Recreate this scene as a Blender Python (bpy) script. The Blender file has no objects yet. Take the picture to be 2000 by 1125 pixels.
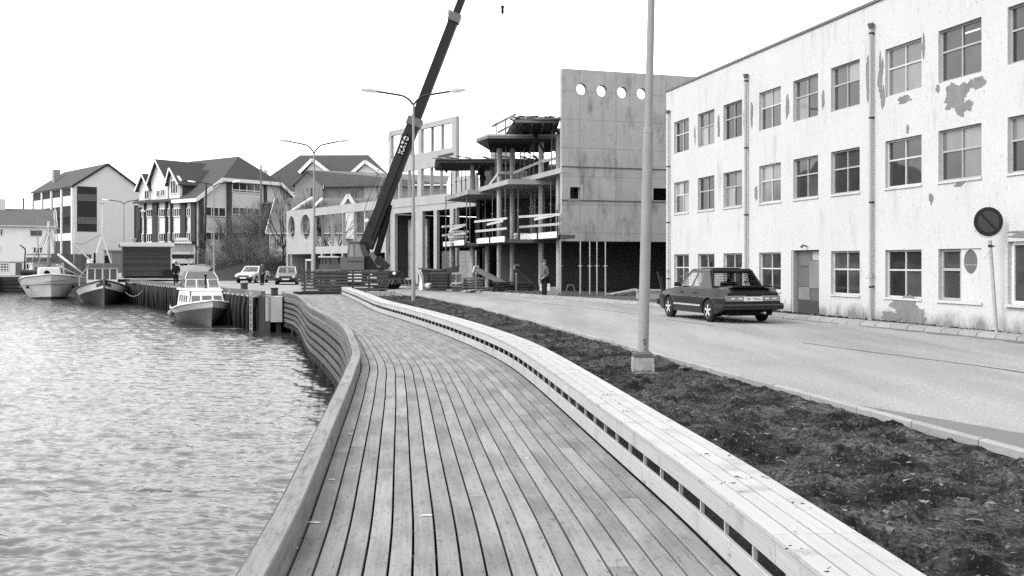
import bpy, bmesh, math, random
import numpy as np
from mathutils import Vector, Matrix, noise
from mathutils.geometry import tessellate_polygon, delaunay_2d_cdt

random.seed(7)
scene = bpy.context.scene
COL = scene.collection
F = 1944.0          # focal length in photo pixels (35 mm lens on a 36 mm wide frame)
EYE = 1.65          # camera height over the boardwalk
HOR = 513.0         # photo row of the horizon
R = math.radians

# ---------------------------------------------------------------- camera
cd = bpy.data.cameras.new('camera')
cam = bpy.data.objects.new('camera', cd)
COL.objects.link(cam)
cam.location = (0, 0, EYE)
cam.rotation_euler = (R(90), 0, 0)
cd.sensor_width = 36.0
cd.lens = 35.0
cd.shift_y = -(562.5 - HOR) / 2000.0
cd.clip_start = 0.05
cd.clip_end = 6000
scene.camera = cam

# ---------------------------------------------------------------- world, sun, exposure
SUN_ELEV, SUN_AZ = 44.0, 248.0      # degrees; azimuth clockwise from +Y: from the left and a little behind
world = bpy.data.worlds.new('World')
scene.world = world
world.use_nodes = True
wn = world.node_tree
wn.nodes.clear()
sky = wn.nodes.new('ShaderNodeTexSky')
sky.sky_type = 'NISHITA'
sky.sun_disc = False
sky.sun_elevation = R(SUN_ELEV)
sky.sun_rotation = R(SUN_AZ)
sky.dust_density = 4.0
sky.air_density = 1.0
bw = wn.nodes.new('ShaderNodeRGBToBW')
bg = wn.nodes.new('ShaderNodeBackground')
bg.inputs['Strength'].default_value = 0.15
wo = wn.nodes.new('ShaderNodeOutputWorld')
wn.links.new(sky.outputs[0], bw.inputs[0])
cl = wn.nodes.new('ShaderNodeMath')          # even layer of high cloud in front of the clear sky
cl.operation = 'MULTIPLY_ADD'
cl.inputs[1].default_value = 0.5
cl.inputs[2].default_value = 4.6
wn.links.new(bw.outputs[0], cl.inputs[0])
wn.links.new(cl.outputs[0], bg.inputs[0])
wn.links.new(bg.outputs[0], wo.inputs[0])

sl = bpy.data.lights.new('sun', 'SUN')
sl.energy = 0.8
sl.angle = R(18)
sl.color = (1, 0.995, 0.985)
sun = bpy.data.objects.new('sun', sl)
COL.objects.link(sun)
sd = Vector((math.sin(R(SUN_AZ)) * math.cos(R(SUN_ELEV)), math.cos(R(SUN_AZ)) * math.cos(R(SUN_ELEV)), math.sin(R(SUN_ELEV))))
sun.rotation_euler = (-sd).to_track_quat('-Z', 'Y').to_euler()
sun.location = (-30, -20, 60)

scene.view_settings.view_transform = 'Standard'
scene.view_settings.look = 'None'
scene.view_settings.gamma = 1
scene.view_settings.exposure = 1.42
scene.view_settings.use_curve_mapping = False
scene.render.engine = 'CYCLES'
scene.cycles.max_bounces = 6
scene.cycles.use_denoising = False

# ---------------------------------------------------------------- helpers: meshes
def P(u, v, Y):
    """world point seen at photo pixel (u, v) at depth Y"""
    return Vector(((u - 1000) / F * Y, Y, EYE - (v - HOR) / F * Y))

def PX(u, Y):
    return (u - 1000) / F * Y

def PZ(v, Y):
    return EYE - (v - HOR) / F * Y

def inside(p, loop):
    c = False
    j = len(loop) - 1
    for i in range(len(loop)):
        (xi, yi), (xj, yj) = loop[i], loop[j]
        if (yi > p[1]) != (yj > p[1]) and p[0] < (xj - xi) * (p[1] - yi) / (yj - yi) + xi:
            c = not c
        j = i
    return c

def fill_polygon(loops):
    """triangles of a polygon with holes, as indices into the loops laid end to end"""
    if len(loops) == 1:
        return tessellate_polygon([[Vector((p[0], p[1], 0)) for p in loops[0]]])
    flat = [Vector((p[0], p[1])) for l in loops for p in l]
    ed, k = [], 0
    for l in loops:
        ed += [(k + i, k + (i + 1) % len(l)) for i in range(len(l))]
        k += len(l)
    vs, _e, fs, ov, _oe, _of = delaunay_2d_cdt(flat, ed, [], 1, 1e-6)
    out = []
    for f in fs:
        c = (sum(vs[i].x for i in f) / 3, sum(vs[i].y for i in f) / 3)
        if inside(c, loops[0]) and not any(inside(c, h) for h in loops[1:]):
            t = tuple(ov[i][0] for i in f)
            if len(set(t)) == 3: out.append(t)
    return out

class MB:
    def __init__(self):
        self.v, self.f, self.uv = [], [], None
    def add(self, verts, faces):
        n = len(self.v)
        self.v += [tuple(p) for p in verts]
        self.f += [tuple(i + n for i in f) for f in faces]
        return self
    def box(self, x0, x1, y0, y1, z0, z1):
        v = [(x, y, z) for z in (z0, z1) for y in (y0, y1) for x in (x0, x1)]
        return self.add(v, [(0, 2, 3, 1), (4, 5, 7, 6), (0, 1, 5, 4), (2, 6, 7, 3), (0, 4, 6, 2), (1, 3, 7, 5)])
    def hexa(self, b, t):
        """b, t: four points each (bottom, top loop)"""
        return self.add(list(b) + list(t), [(3, 2, 1, 0), (4, 5, 6, 7), (0, 1, 5, 4), (1, 2, 6, 5), (2, 3, 7, 6), (3, 0, 4, 7)])
    def bar(self, a, b, w, h, up=(0, 0, 1)):
        """square bar from a to b"""
        a, b = Vector(a), Vector(b)
        d = (b - a).normalized()
        up = Vector(up)
        if abs(d.dot(up)) > 0.98:
            up = Vector((0, 1, 0))
        s = d.cross(up).normalized() * (w / 2)
        t = s.cross(d).normalized() * (h / 2)
        q = [-s - t, s - t, s + t, -s + t]
        return self.hexa([a + k for k in q], [b + k for k in q])
    def tube(self, pts, r, n=8, cap=True):
        pts = [Vector(p) for p in pts]
        rs = r if isinstance(r, (list, tuple)) else [r] * len(pts)
        base = len(self.v)
        prev = None
        for i, p in enumerate(pts):
            d = (pts[min(i + 1, len(pts) - 1)] - pts[max(i - 1, 0)])
            d = d.normalized() if d.length > 1e-9 else Vector((0, 0, 1))
            if prev is None:
                a = Vector((1, 0, 0)) if abs(d.x) < 0.9 else Vector((0, 1, 0))
                s = d.cross(a).normalized()
            else:
                s = (prev - d * prev.dot(d))
                s = s.normalized() if s.length > 1e-6 else d.orthogonal().normalized()
            prev = s
            t = d.cross(s)
            for k in range(n):
                a = 2 * math.pi * k / n
                self.v.append(tuple(p + (s * math.cos(a) + t * math.sin(a)) * rs[i]))
        for i in range(len(pts) - 1):
            for k in range(n):
                k2 = (k + 1) % n
                self.f.append((base + i * n + k, base + i * n + k2, base + (i + 1) * n + k2, base + (i + 1) * n + k))
        if cap:
            self.f.append(tuple(base + k for k in reversed(range(n))))
            self.f.append(tuple(base + (len(pts) - 1) * n + k for k in range(n)))
        return self
    def lathe(self, prof, c=(0, 0, 0), n=16):
        """prof: (radius, z) pairs, turned about the z axis through c"""
        base = len(self.v)
        for r, z in prof:
            for k in range(n):
                a = 2 * math.pi * k / n
                self.v.append((c[0] + r * math.cos(a), c[1] + r * math.sin(a), c[2] + z))
        for i in range(len(prof) - 1):
            for k in range(n):
                k2 = (k + 1) % n
                self.f.append((base + i * n + k, base + i * n + k2, base + (i + 1) * n + k2, base + (i + 1) * n + k))
        self.f.append(tuple(base + k for k in reversed(range(n))))
        self.f.append(tuple(base + (len(prof) - 1) * n + k for k in range(n)))
        return self
    def ball(self, c, rx, ry=None, rz=None, n=12, m=8):
        ry = rx if ry is None else ry
        rz = rx if rz is None else rz
        base = len(self.v)
        for j in range(1, m):
            th = math.pi * j / m
            for k in range(n):
                a = 2 * math.pi * k / n
                self.v.append((c[0] + rx * math.sin(th) * math.cos(a), c[1] + ry * math.sin(th) * math.sin(a), c[2] + rz * math.cos(th)))
        self.v.append((c[0], c[1], c[2] + rz))
        self.v.append((c[0], c[1], c[2] - rz))
        for j in range(m - 2):
            for k in range(n):
                k2 = (k + 1) % n
                self.f.append((base + j * n + k, base + (j + 1) * n + k, base + (j + 1) * n + k2, base + j * n + k2))
        top, bot = base + (m - 1) * n, base + (m - 1) * n + 1
        for k in range(n):
            k2 = (k + 1) % n
            self.f.append((top, base + k, base + k2))
            self.f.append((bot, base + (m - 2) * n + k2, base + (m - 2) * n + k))
        return self
    def prism(self, outer, holes, fmap, t0, t1):
        """2-D polygon with holes, given thickness t0..t1; fmap(a, b, t) -> point"""
        loops = [list(outer)] + [list(h) for h in holes]
        flat = [p for l in loops for p in l]
        tris = fill_polygon(loops)
        n = len(flat)
        v = [fmap(a, b, t0) for a, b in flat] + [fmap(a, b, t1) for a, b in flat]
        f = [tuple(t) for t in tris] + [tuple(i + n for i in reversed(t)) for t in tris]
        k = 0
        for l in loops:
            m = len(l)
            for i in range(m):
                j = (i + 1) % m
                f.append((k + i, k + j, k + j + n, k + i + n))
            k += m
        return self.add(v, f)
    def merge(self, other):
        return self.add(other.v, other.f)
    def moved(self, dx=0, dy=0, dz=0, rz=0):
        c, s = math.cos(rz), math.sin(rz)
        self.v = [(x * c - y * s + dx, x * s + y * c + dy, z + dz) for x, y, z in self.v]
        return self

def rect(a0, a1, b0, b1):
    return [(a0, b0), (a1, b0), (a1, b1), (a0, b1)]

def ell(ca, cb, ra, rb, n=24):
    return [(ca + ra * math.cos(2 * math.pi * k / n), cb + rb * math.sin(2 * math.pi * k / n)) for k in range(n)]

def mesh_of(name, mb, m, smooth=False, recalc=True):
    me = bpy.data.meshes.new(name)
    me.from_pydata(mb.v, [], mb.f)
    if mb.uv is not None:
        uvl = me.uv_layers.new(name='UVMap')
        li = [mb.uv[l.vertex_index] for l in me.loops]
        uvl.data.foreach_set('uv', [c for p in li for c in p])
    if recalc:
        bm = bmesh.new()
        bm.from_mesh(me)
        bmesh.ops.recalc_face_normals(bm, faces=bm.faces)
        bm.to_mesh(me)
        bm.free()
    if smooth:
        me.polygons.foreach_set('use_smooth', [True] * len(me.polygons))
        if smooth is not True:
            me.set_sharp_from_angle(angle=R(smooth))
    if m is not None:
        me.materials.append(m)
    return me

def obj(name, mb, m, parent=None, smooth=False, org=None, loc=None, rz=0):
    """link one mesh object; org: world origin to subtract when the mesh was built in world coordinates"""
    if org is not None:
        mb.moved(-org[0], -org[1], -org[2])
    me = mb if isinstance(mb, bpy.types.Mesh) else mesh_of(name, mb, m, smooth)
    o = bpy.data.objects.new(name, me)
    COL.objects.link(o)
    if loc is not None:
        o.location = loc
    o.rotation_euler = (0, 0, rz)
    if parent is not None:
        o.parent = parent
    return o

def tag(o, label=None, cat=None, group=None, kind=None):
    if label: o['label'] = label
    if cat: o['category'] = cat
    if group: o['group'] = group
    if kind: o['kind'] = kind
    return o

def thing(name, label, cat, loc=(0, 0, 0), rz=0, group=None):
    o = bpy.data.objects.new(name, None)
    o.empty_display_size = 0.3
    COL.objects.link(o)
    o.location = loc
    o.rotation_euler = (0, 0, rz)
    return tag(o, label, cat, group)

def dup(root, loc, rz, label, group=None):
    kids = {}
    for c in COL.objects:
        if c.parent is not None:
            kids.setdefault(c.parent.name, []).append(c)
    def cp(o, par):
        c = o.copy()
        COL.objects.link(c)
        if par is not None:
            c.parent = par
        for k in kids.get(o.name, []):
            cp(k, c)
        return c
    r = cp(root, None)
    r.location = loc
    r.rotation_euler = (0, 0, rz)
    return tag(r, label, None, group)

# ---------------------------------------------------------------- helpers: materials (all neutral greys: black and white film)
class NT:
    def __init__(self, m):
        self.t = m.node_tree
    def n(self, typ, **kw):
        x = self.t.nodes.new(typ)
        for k, v in kw.items():
            setattr(x, k, v)
        return x
    def link(self, a, b):
        self.t.links.new(a, b)
    def val(self, s, sock):
        if isinstance(s, (int, float)):
            sock.default_value = s
        else:
            self.link(s, sock)
    def math(self, op, a, b=0.0, c=None, clamp=False):
        x = self.n('ShaderNodeMath', operation=op)
        x.use_clamp = clamp
        self.val(a, x.inputs[0]); self.val(b, x.inputs[1])
        if c is not None: self.val(c, x.inputs[2])
        return x.outputs[0]
    def ramp(self, a, lo, hi, o0=0.0, o1=1.0):
        x = self.n('ShaderNodeMapRange')
        x.clamp = True
        self.val(a, x.inputs[0])
        x.inputs[1].default_value = lo; x.inputs[2].default_value = hi
        x.inputs[3].default_value = o0; x.inputs[4].default_value = o1
        return x.outputs[0]
    def noise(self, co, scale, st=(1, 1, 1), detail=3, rough=0.55, kind='noise'):
        mp = self.n('ShaderNodeMapping')
        self.link(co, mp.inputs['Vector'])
        mp.inputs['Scale'].default_value = (scale * st[0], scale * st[1], scale * st[2])
        if kind == 'voro':
            x = self.n('ShaderNodeTexVoronoi')
            x.inputs['Scale'].default_value = 1
            self.link(mp.outputs[0], x.inputs['Vector'])
            return x.outputs['Distance']
        x = self.n('ShaderNodeTexNoise')
        x.inputs['Scale'].default_value = 1
        x.inputs['Detail'].default_value = detail
        x.inputs['Roughness'].default_value = rough
        self.link(mp.outputs[0], x.inputs['Vector'])
        return x.outputs[0]

ALB = 0.80      # one scale for all albedos
def mat(name, base, rough=0.8, spec=0.3, metal=0.0, noise=(), bump=(), coord='pos', rand=0.0, extra=None, bdist=0.01):
    base *= ALB
    m = bpy.data.materials.new(name)
    m.use_nodes = True
    t = NT(m)
    bsdf = m.node_tree.nodes['Principled BSDF']
    bsdf.inputs['Roughness'].default_value = rough
    bsdf.inputs['Specular IOR Level'].default_value = spec
    bsdf.inputs['Metallic'].default_value = metal
    if coord == 'pos':
        co = t.n('ShaderNodeNewGeometry').outputs['Position']
    elif coord == 'uv':
        co = t.n('ShaderNodeTexCoord').outputs['UV']
    else:
        co = t.n('ShaderNodeTexCoord').outputs['Object']
    fac = None
    for (sc, st, amt, det) in noise:
        x = t.math('MULTIPLY_ADD', t.noise(co, sc, st, det), 2 * amt, 1 - amt)
        fac = x if fac is None else t.math('MULTIPLY', fac, x)
    if rand:
        oi = t.n('ShaderNodeObjectInfo')
        x = t.math('MULTIPLY_ADD', oi.outputs['Random'], 2 * rand, 1 - rand)
        fac = x if fac is None else t.math('MULTIPLY', fac, x)
    col = base if fac is None else t.math('MULTIPLY', fac, base)
    if extra is not None:
        col = extra(t, co, col)
    if isinstance(col, (int, float)):
        bsdf.inputs['Base Color'].default_value = (col, col, col, 1)
    else:
        col = t.math('MAXIMUM', col, 0.004)
        t.link(col, bsdf.inputs['Base Color'])
    h = None
    for (sc, st, amt, det) in bump:
        x = t.math('MULTIPLY', t.noise(co, sc, st, det), amt)
        h = x if h is None else t.math('ADD', h, x)
    if h is not None:
        b = t.n('ShaderNodeBump')
        b.inputs['Strength'].default_value = 1.0
        b.inputs['Distance'].default_value = bdist
        t.link(h, b.inputs['Height'])
        t.link(b.outputs[0], bsdf.inputs['Normal'])
    return m

U1 = (1, 1, 1)

def x_nails(t, co, col):
    """nail heads and cross stains on deck boards; uv: metres along, metres across"""
    sep = t.n('ShaderNodeSeparateXYZ'); t.link(co, sep.inputs[0])
    u = t.math('PINGPONG', sep.outputs[0], 0.3)
    v = t.math('ABSOLUTE', t.math('SUBTRACT', t.math('ABSOLUTE', t.math('SUBTRACT', sep.outputs[1], 0.06)), 0.035))
    d = t.math('SQRT', t.math('ADD', t.math('POWER', u, 2), t.math('POWER', v, 2)))
    nail = t.ramp(d, 0.004, 0.009, 0.2, 1)
    col = t.math('MULTIPLY', col, nail)
    wear = t.noise(co, 1.0, (9, 26, 1), 4)
    col = t.math('MULTIPLY', col, t.ramp(wear, 0.57, 0.72, 1.0, 0.50))
    blot = t.noise(co, 1.0, (1.1, 3.0, 1), 3)
    return t.math('MULTIPLY', col, t.ramp(blot, 0.42, 0.64, 1.08, 0.70))

def x_kerb(t, co, col):
    k = t.noise(co, 1.0, (2.2, 9, 1), 5, 0.65)
    col = t.math('MULTIPLY', col, t.ramp(k, 0.50, 0.68, 1.06, 0.55))
    c = t.noise(co, 1.0, (0.8, 28, 1), 3)
    col = t.math('MULTIPLY', col, t.ramp(t.math('ABSOLUTE', t.math('SUBTRACT', c, 0.5)), 0.0, 0.012, 0.55, 1))
    d = t.noise(co, 1.0, (30, 30, 1), 2)
    return t.math('MULTIPLY', col, t.ramp(d, 0.66, 0.74, 1.0, 0.55))

def x_bench(t, co, col):
    k = t.noise(co, 1.0, (7, 11, 1), 2)
    col = t.math('MULTIPLY', col, t.ramp(k, 0.66, 0.74, 1.0, 0.45))
    s = t.noise(co, 1.0, (3.5, 1.2, 1), 4)
    return t.math('MULTIPLY', col, t.ramp(s, 0.54, 0.72, 1.0, 0.70))

def x_plaster(t, co, col):
    sep = t.n('ShaderNodeSeparateXYZ'); t.link(co, sep.inputs[0])
    z = sep.outputs[2]
    streak = t.noise(co, 1.0, (2.6, 2.6, 0.5), 6, 0.7)
    patch = t.noise(co, 1.0, (0.5, 0.5, 0.45), 2)
    k = t.math('MULTIPLY', t.ramp(streak, 0.53, 0.75, 0, 1), t.ramp(patch, 0.40, 0.62, 0, 1))
    col = t.math('MULTIPLY', col, t.math('MULTIPLY_ADD', k, -0.32, 1.0))
    splash = t.math('MULTIPLY', t.ramp(z, 0.15, 0.95, 1, 0), t.noise(co, 2.2, (1, 1, 0.6), 5, 0.65))
    col = t.math('MULTIPLY', col, t.ramp(splash, 0.27, 0.50, 1.0, 0.40))
    return t.math('MULTIPLY', col, t.ramp(t.noise(co, 12, (1, 1, .7), 3), 0.63, 0.72, 1, 0.72))

def x_concrete(t, co, col):
    sep = t.n('ShaderNodeSeparateXYZ'); t.link(co, sep.inputs[0])
    lx = t.ramp(t.math('PINGPONG', t.math('ADD', sep.outputs[0], 0.35), 0.90), 0.008, 0.03, 0.72, 1)
    lz = t.ramp(t.math('PINGPONG', t.math('ADD', sep.outputs[2], -0.35), 0.68), 0.008, 0.03, 0.74, 1)
    col = t.math('MULTIPLY', col, t.math('MULTIPLY', lx, lz))
    st = t.noise(co, 1.0, (1.3, 1.3, 0.5), 5, 0.65)
    col = t.math('MULTIPLY', col, t.ramp(st, 0.53, 0.70, 1.05, 0.55))
    run = t.noise(co, 1.0, (4, 4, 0.25), 3)
    return t.math('MULTIPLY', col, t.ramp(run, 0.55, 0.75, 1.03, 0.80))

def x_tiles(t, co, col):
    sep = t.n('ShaderNodeSeparateXYZ'); t.link(co, sep.inputs[0])
    lz = t.ramp(t.math('PINGPONG', sep.outputs[2], 0.11), 0.0, 0.035, 0.55, 1)
    return t.math('MULTIPLY', col, lz)

def x_boards(t, co, col):
    sep = t.n('ShaderNodeSeparateXYZ'); t.link(co, sep.inputs[0])
    lz = t.ramp(t.math('PINGPONG', sep.outputs[2], 0.08), 0.0, 0.02, 0.75, 1)
    return t.math('MULTIPLY', col, lz)

def x_asphalt(t, co, col):
    lane = t.noise(co, 1.0, (0.9, 0.12, 1), 3)
    col = t.math('MULTIPLY', col, t.ramp(lane, 0.35, 0.68, 1.10, 0.80))
    pit = t.noise(co, 45, U1, 3, 0.7)
    col = t.math('MULTIPLY', col, t.ramp(pit, 0.34, 0.66, 0.66, 1.30))
    crk = t.noise(co, 1.0, (3, 1.2, 1), 6, 0.7)
    return t.math('MULTIPLY', col, t.ramp(t.math('ABSOLUTE', t.math('SUBTRACT', crk, 0.5)), 0.0, 0.006, 0.82, 1))

def x_soil(t, co, col):
    a = t.noise(co, 1.7, U1, 6, 0.68)
    col = t.math('MULTIPLY', col, t.ramp(a, 0.42, 0.62, 0.30, 3.4))
    b = t.noise(co, 26, U1, 4, 0.75)
    col = t.math('MULTIPLY', col, t.ramp(b, 0.38, 0.62, 0.25, 2.3))
    sp = t.noise(co, 48, (1, 1, 1), 3, 0.7)
    return t.math('ADD', col, t.ramp(sp, 0.63, 0.72, 0, 0.20))

M = {}
M['deck'] = mat('weathered_deck_wood', 0.185, 0.75, 0.25, noise=[(1, (1.5, 45, 1), 0.36, 5), (1, (0.35, 2, 1), 0.22, 3), (1, (55, 150, 1), 0.36, 2)],
                bump=[(1, (4, 120, 1), 1.0, 3)], coord='uv', rand=0.13, extra=x_nails, bdist=0.002)
M['kerbwood'] = mat('weathered_edge_timber', 0.185, 0.8, 0.2, noise=[(1, (1.2, 30, 1), 0.2, 4), (1, (0.5, 3, 1), 0.2, 3), (1, (60, 120, 1), 0.15, 2)],
                    bump=[(1, (4, 90, 1), 1.0, 3)], coord='uv', rand=0.12, extra=x_kerb, bdist=0.003)
M['bench'] = mat('pale_bench_wood', 0.335, 0.7, 0.25, noise=[(1, (1.2, 60, 1), 0.20, 4), (1, (0.6, 4, 1), 0.13, 3), (1, (70, 150, 1), 0.22, 2)],
                 bump=[(1, (3, 90, 1), 1.0, 3)], coord='uv', rand=0.07, extra=x_bench, bdist=0.0015)
M['slat'] = mat('tarred_slat_wood', 0.085, 0.8, 0.2, noise=[(1, (1.5, 40, 1), 0.25, 4)], coord='uv', rand=0.2)
M['darkwood'] = mat('dark_wet_timber', 0.018, 0.75, 0.2, noise=[(3, (1, 1, 0.4), 0.4, 4)], rand=0.3)
M['fencewood'] = mat('dark_fence_boards', 0.05, 0.75, 0.2, noise=[(2.5, (1, 1, 6), 0.35, 4)], rand=0.3)
M['rawwood'] = mat('raw_yellow_timber', 0.36, 0.75, 0.2, noise=[(3, (1, 1, 5), 0.25, 3)], rand=0.2)
M['oldwood'] = mat('weathered_formwork_timber', 0.10, 0.8, 0.2, noise=[(3, (1, 1, 5), 0.4, 3)], rand=0.35)
M['plaster'] = mat('old_white_plaster', 0.455, 0.9, 0.15, noise=[(0.6, U1, 0.07, 4), (9, U1, 0.08, 4), (45, U1, 0.13, 2)],
                   bump=[(25, U1, 1.0, 3)], extra=x_plaster, bdist=0.004)
M['bare'] = mat('bare_render_under_paint', 0.17, 0.9, 0.15, noise=[(3, U1, 0.35, 4), (40, U1, 0.2, 2)], bump=[(30, U1, 1, 3)])
M['winframe'] = mat('grey_white_window_paint', 0.45, 0.6, 0.3, noise=[(6, U1, 0.12, 3)])
M['winframe_dark'] = mat('dull_grey_window_paint', 0.31, 0.6, 0.3, noise=[(6, U1, 0.15, 3)])
M['glass'] = mat('window_glass', 0.045, 0.03, 0.5, noise=[(1.3, U1, 0.8, 3)], rand=0.4, bump=[(0.9, U1, 1, 1)], bdist=0.006)
M['glass_dim'] = mat('unlit_window_glass', 0.018, 0.03, 0.35, noise=[(1.3, U1, 0.8, 3)], rand=0.5, bump=[(0.9, U1, 1, 1)], bdist=0.008)
M['glass_far'] = mat('far_window_glass', 0.02, 0.12, 0.5, noise=[(1.1, U1, 0.6, 2)], rand=0.6)
M['glass_curtain'] = mat('curtained_window_glass', 0.16, 0.08, 0.6, noise=[(1.6, (3, 3, 0.6), 0.35, 2)], rand=0.4)
M['glass_boat'] = mat('boat_glass', 0.10, 0.06, 0.6, rand=0.2)
M['concrete'] = mat('cast_concrete', 0.29, 0.9, 0.2, noise=[(1.2, U1, 0.25, 5), (14, U1, 0.20, 3), (60, U1, 0.15, 1)], bump=[(18, U1, 1, 3)], extra=x_concrete, bdist=0.006)
M['concrete_lt'] = mat('pale_fresh_concrete', 0.31, 0.9, 0.2, noise=[(1.2, U1, 0.22, 4), (18, U1, 0.12, 3)])
M['concrete_dk'] = mat('dark_and_shaded_concrete', 0.085, 0.9, 0.2, noise=[(1.0, U1, 0.3, 4)])  # darkened concrete: shade of the open floors is put into the colour
M['polec'] = mat('lamp_post_concrete', 0.235, 0.85, 0.25, noise=[(5, (1, 1, 0.35), 0.16, 4), (60, U1, 0.12, 2)], bump=[(50, U1, 1, 2)], bdist=0.003)
M['kerb'] = mat('kerb_concrete', 0.24, 0.9, 0.2, noise=[(5, U1, 0.2, 4), (50, U1, 0.15, 2)], rand=0.12, bump=[(30, U1, 1, 3)], bdist=0.006)
M['asphalt'] = mat('worn_asphalt', 0.245, 0.88, 0.2, noise=[(0.4, U1, 0.07, 3)], extra=x_asphalt, bump=[(80, U1, 1, 2)], bdist=0.004)
M['wet'] = mat('damp_asphalt', 0.11, 0.6, 0.35, noise=[(60, U1, 0.25, 2), (1.5, U1, 0.12, 3)])
M['seam'] = mat('tar_seam', 0.055, 0.7, 0.3, noise=[(20, U1, 0.3, 3)])
M['soil'] = mat('dark_turned_earth', 0.0135, 0.95, 0.1, extra=x_soil, bump=[(9, U1, 1.0, 5), (40, U1, 0.6, 4)], bdist=0.035)
M['gravel'] = mat('quay_gravel', 0.18, 0.95, 0.15, noise=[(0.35, U1, 0.25, 4), (9, U1, 0.22, 4)])
M['siteearth'] = mat('building_site_earth', 0.07, 0.95, 0.1, noise=[(0.8, U1, 0.4, 5), (7, U1, 0.4, 4)], bump=[(5, U1, 1, 4)], bdist=0.08)
M['hillearth'] = mat('hill_turf', 0.035, 0.95, 0.1, noise=[(0.8, U1, 0.4, 5), (5, U1, 0.4, 4)])
M['leaf'] = mat('dead_leaves', 0.15, 0.8, 0.2, noise=[(40, U1, 0.5, 2)])
M['stone'] = mat('pebbles', 0.10, 0.9, 0.2, noise=[(30, U1, 0.6, 2)])
M['stick'] = mat('dry_sticks', 0.14, 0.9, 0.2, noise=[(20, U1, 0.4, 2)])
M['white'] = mat('white_paint', 0.62, 0.5, 0.35, noise=[(4, U1, 0.06, 3)])
M['whitewall'] = mat('white_boarded_wall', 0.72, 0.8, 0.2, noise=[(1.5, U1, 0.06, 3)], extra=x_boards)
M['palewall'] = mat('pale_rendered_wall', 0.54, 0.85, 0.2, noise=[(0.7, U1, 0.06, 3), (6, U1, 0.05, 2)])
M['greywall'] = mat('grey_rendered_wall', 0.24, 0.85, 0.2, noise=[(0.8, U1, 0.12, 3)])
M['brick'] = mat('dark_brick', 0.045, 0.9, 0.2, noise=[(6, (1, 1, 3), 0.3, 3)])
M['panel_dark'] = mat('dark_cladding', 0.016, 0.7, 0.25, noise=[(1.2, (1, 1, 0.3), 0.2, 3)])
M['roof'] = mat('pantile_roof', 0.055, 0.85, 0.2, noise=[(0.8, U1, 0.2, 4), (7, U1, 0.22, 3)], extra=x_tiles)
M['roof_lt'] = mat('mossy_tile_roof', 0.12, 0.85, 0.2, noise=[(0.9, U1, 0.3, 4), (7, U1, 0.2, 3)], extra=x_tiles)
M['roof_mid'] = mat('slate_roof', 0.095, 0.85, 0.2, noise=[(0.9, U1, 0.2, 4)], extra=x_tiles)
M['metal_dk'] = mat('dark_steel', 0.018, 0.55, 0.2, noise=[(3, U1, 0.3, 3)])
M['metal_md'] = mat('grey_steel', 0.10, 0.5, 0.4, noise=[(3, U1, 0.2, 3)])
M['metal_lt'] = mat('galvanised_steel', 0.33, 0.45, 0.4, noise=[(5, U1, 0.15, 3)])
M['crane_body'] = mat('crane_cab_paint', 0.085, 0.5, 0.4, noise=[(2, U1, 0.15, 3)])
M['boom'] = mat('crane_boom_paint', 0.026, 0.6, 0.12, noise=[(1.5, U1, 0.25, 3)])
M['boom_dk'] = mat('crane_inner_boom_paint', 0.018, 0.6, 0.12, noise=[(1.5, U1, 0.25, 3)])
M['rubber'] = mat('black_rubber', 0.010, 0.8, 0.2)
M['black'] = mat('black_void_lining', 0.008, 0.9, 0.1)
M['carpaint'] = mat('dark_car_paint', 0.016, 0.25, 0.30, noise=[(1.5, U1, 0.2, 2)])
M['carpaint2'] = mat('light_car_paint', 0.42, 0.3, 0.5)
M['carpaint3'] = mat('mid_car_paint', 0.10, 0.3, 0.5)
M['plastic'] = mat('black_plastic', 0.012, 0.55, 0.3)
M['rim'] = mat('alloy_rim', 0.5, 0.4, 0.5)
M['chrome'] = mat('bright_trim', 0.55, 0.25, 0.6, metal=0.6)
M['lens'] = mat('tail_lamp_lens', 0.20, 0.15, 0.7)
M['lamp'] = mat('lens_and_lit_pane', 0.75, 0.2, 0.7)
M['carglass'] = mat('car_glass', 0.03, 0.03, 0.9)
_m = M['carglass']; _t = NT(_m)
_tr = _t.n('ShaderNodeBsdfTransparent'); _tr.inputs[0].default_value = (.90, .90, .90, 1)
_mx = _t.n('ShaderNodeMixShader'); _lw = _t.n('ShaderNodeLayerWeight'); _lw.inputs['Blend'].default_value = 0.5
_gl = _t.n('ShaderNodeBsdfGlossy'); _gl.inputs['Roughness'].default_value = 0.02
_t.link(_t.math('MULTIPLY_ADD', _t.math('POWER', _lw.outputs['Facing'], 4.0), 0.5, 0.04), _mx.inputs[0]); _t.link(_tr.outputs[0], _mx.inputs[1]); _t.link(_gl.outputs[0], _mx.inputs[2])
_t.link(_mx.outputs[0], _m.node_tree.nodes['Material Output'].inputs['Surface'])
M['skin'] = mat('skin', 0.28, 0.6, 0.3)
M['jacket'] = mat('grey_work_jacket', 0.095, 0.9, 0.1, noise=[(12, U1, 0.25, 3)])
M['darkcloth'] = mat('dark_work_clothes', 0.014, 0.9, 0.1)
M['cloth_md'] = mat('mid_grey_coat', 0.05, 0.9, 0.1)
M['hull_grey'] = mat('grey_hull_paint', 0.115, 0.5, 0.35, noise=[(1.2, U1, 0.18, 4)])
M['hull_dark'] = mat('dark_hull_paint', 0.030, 0.6, 0.3, noise=[(1.5, U1, 0.4, 4)])
M['hull_white'] = mat('worn_white_hull_paint', 0.50, 0.5, 0.3, noise=[(1.5, U1, 0.12, 4), (1.0, (3, 3, 0.5), 0.10, 3)])
M['canvas'] = mat('grey_canvas', 0.12, 0.9, 0.1, noise=[(2, U1, 0.15, 3)])
M['rope'] = mat('mooring_rope', 0.30, 0.9, 0.1)
M['buoy'] = mat('fender_ball', 0.22, 0.5, 0.3)
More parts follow.
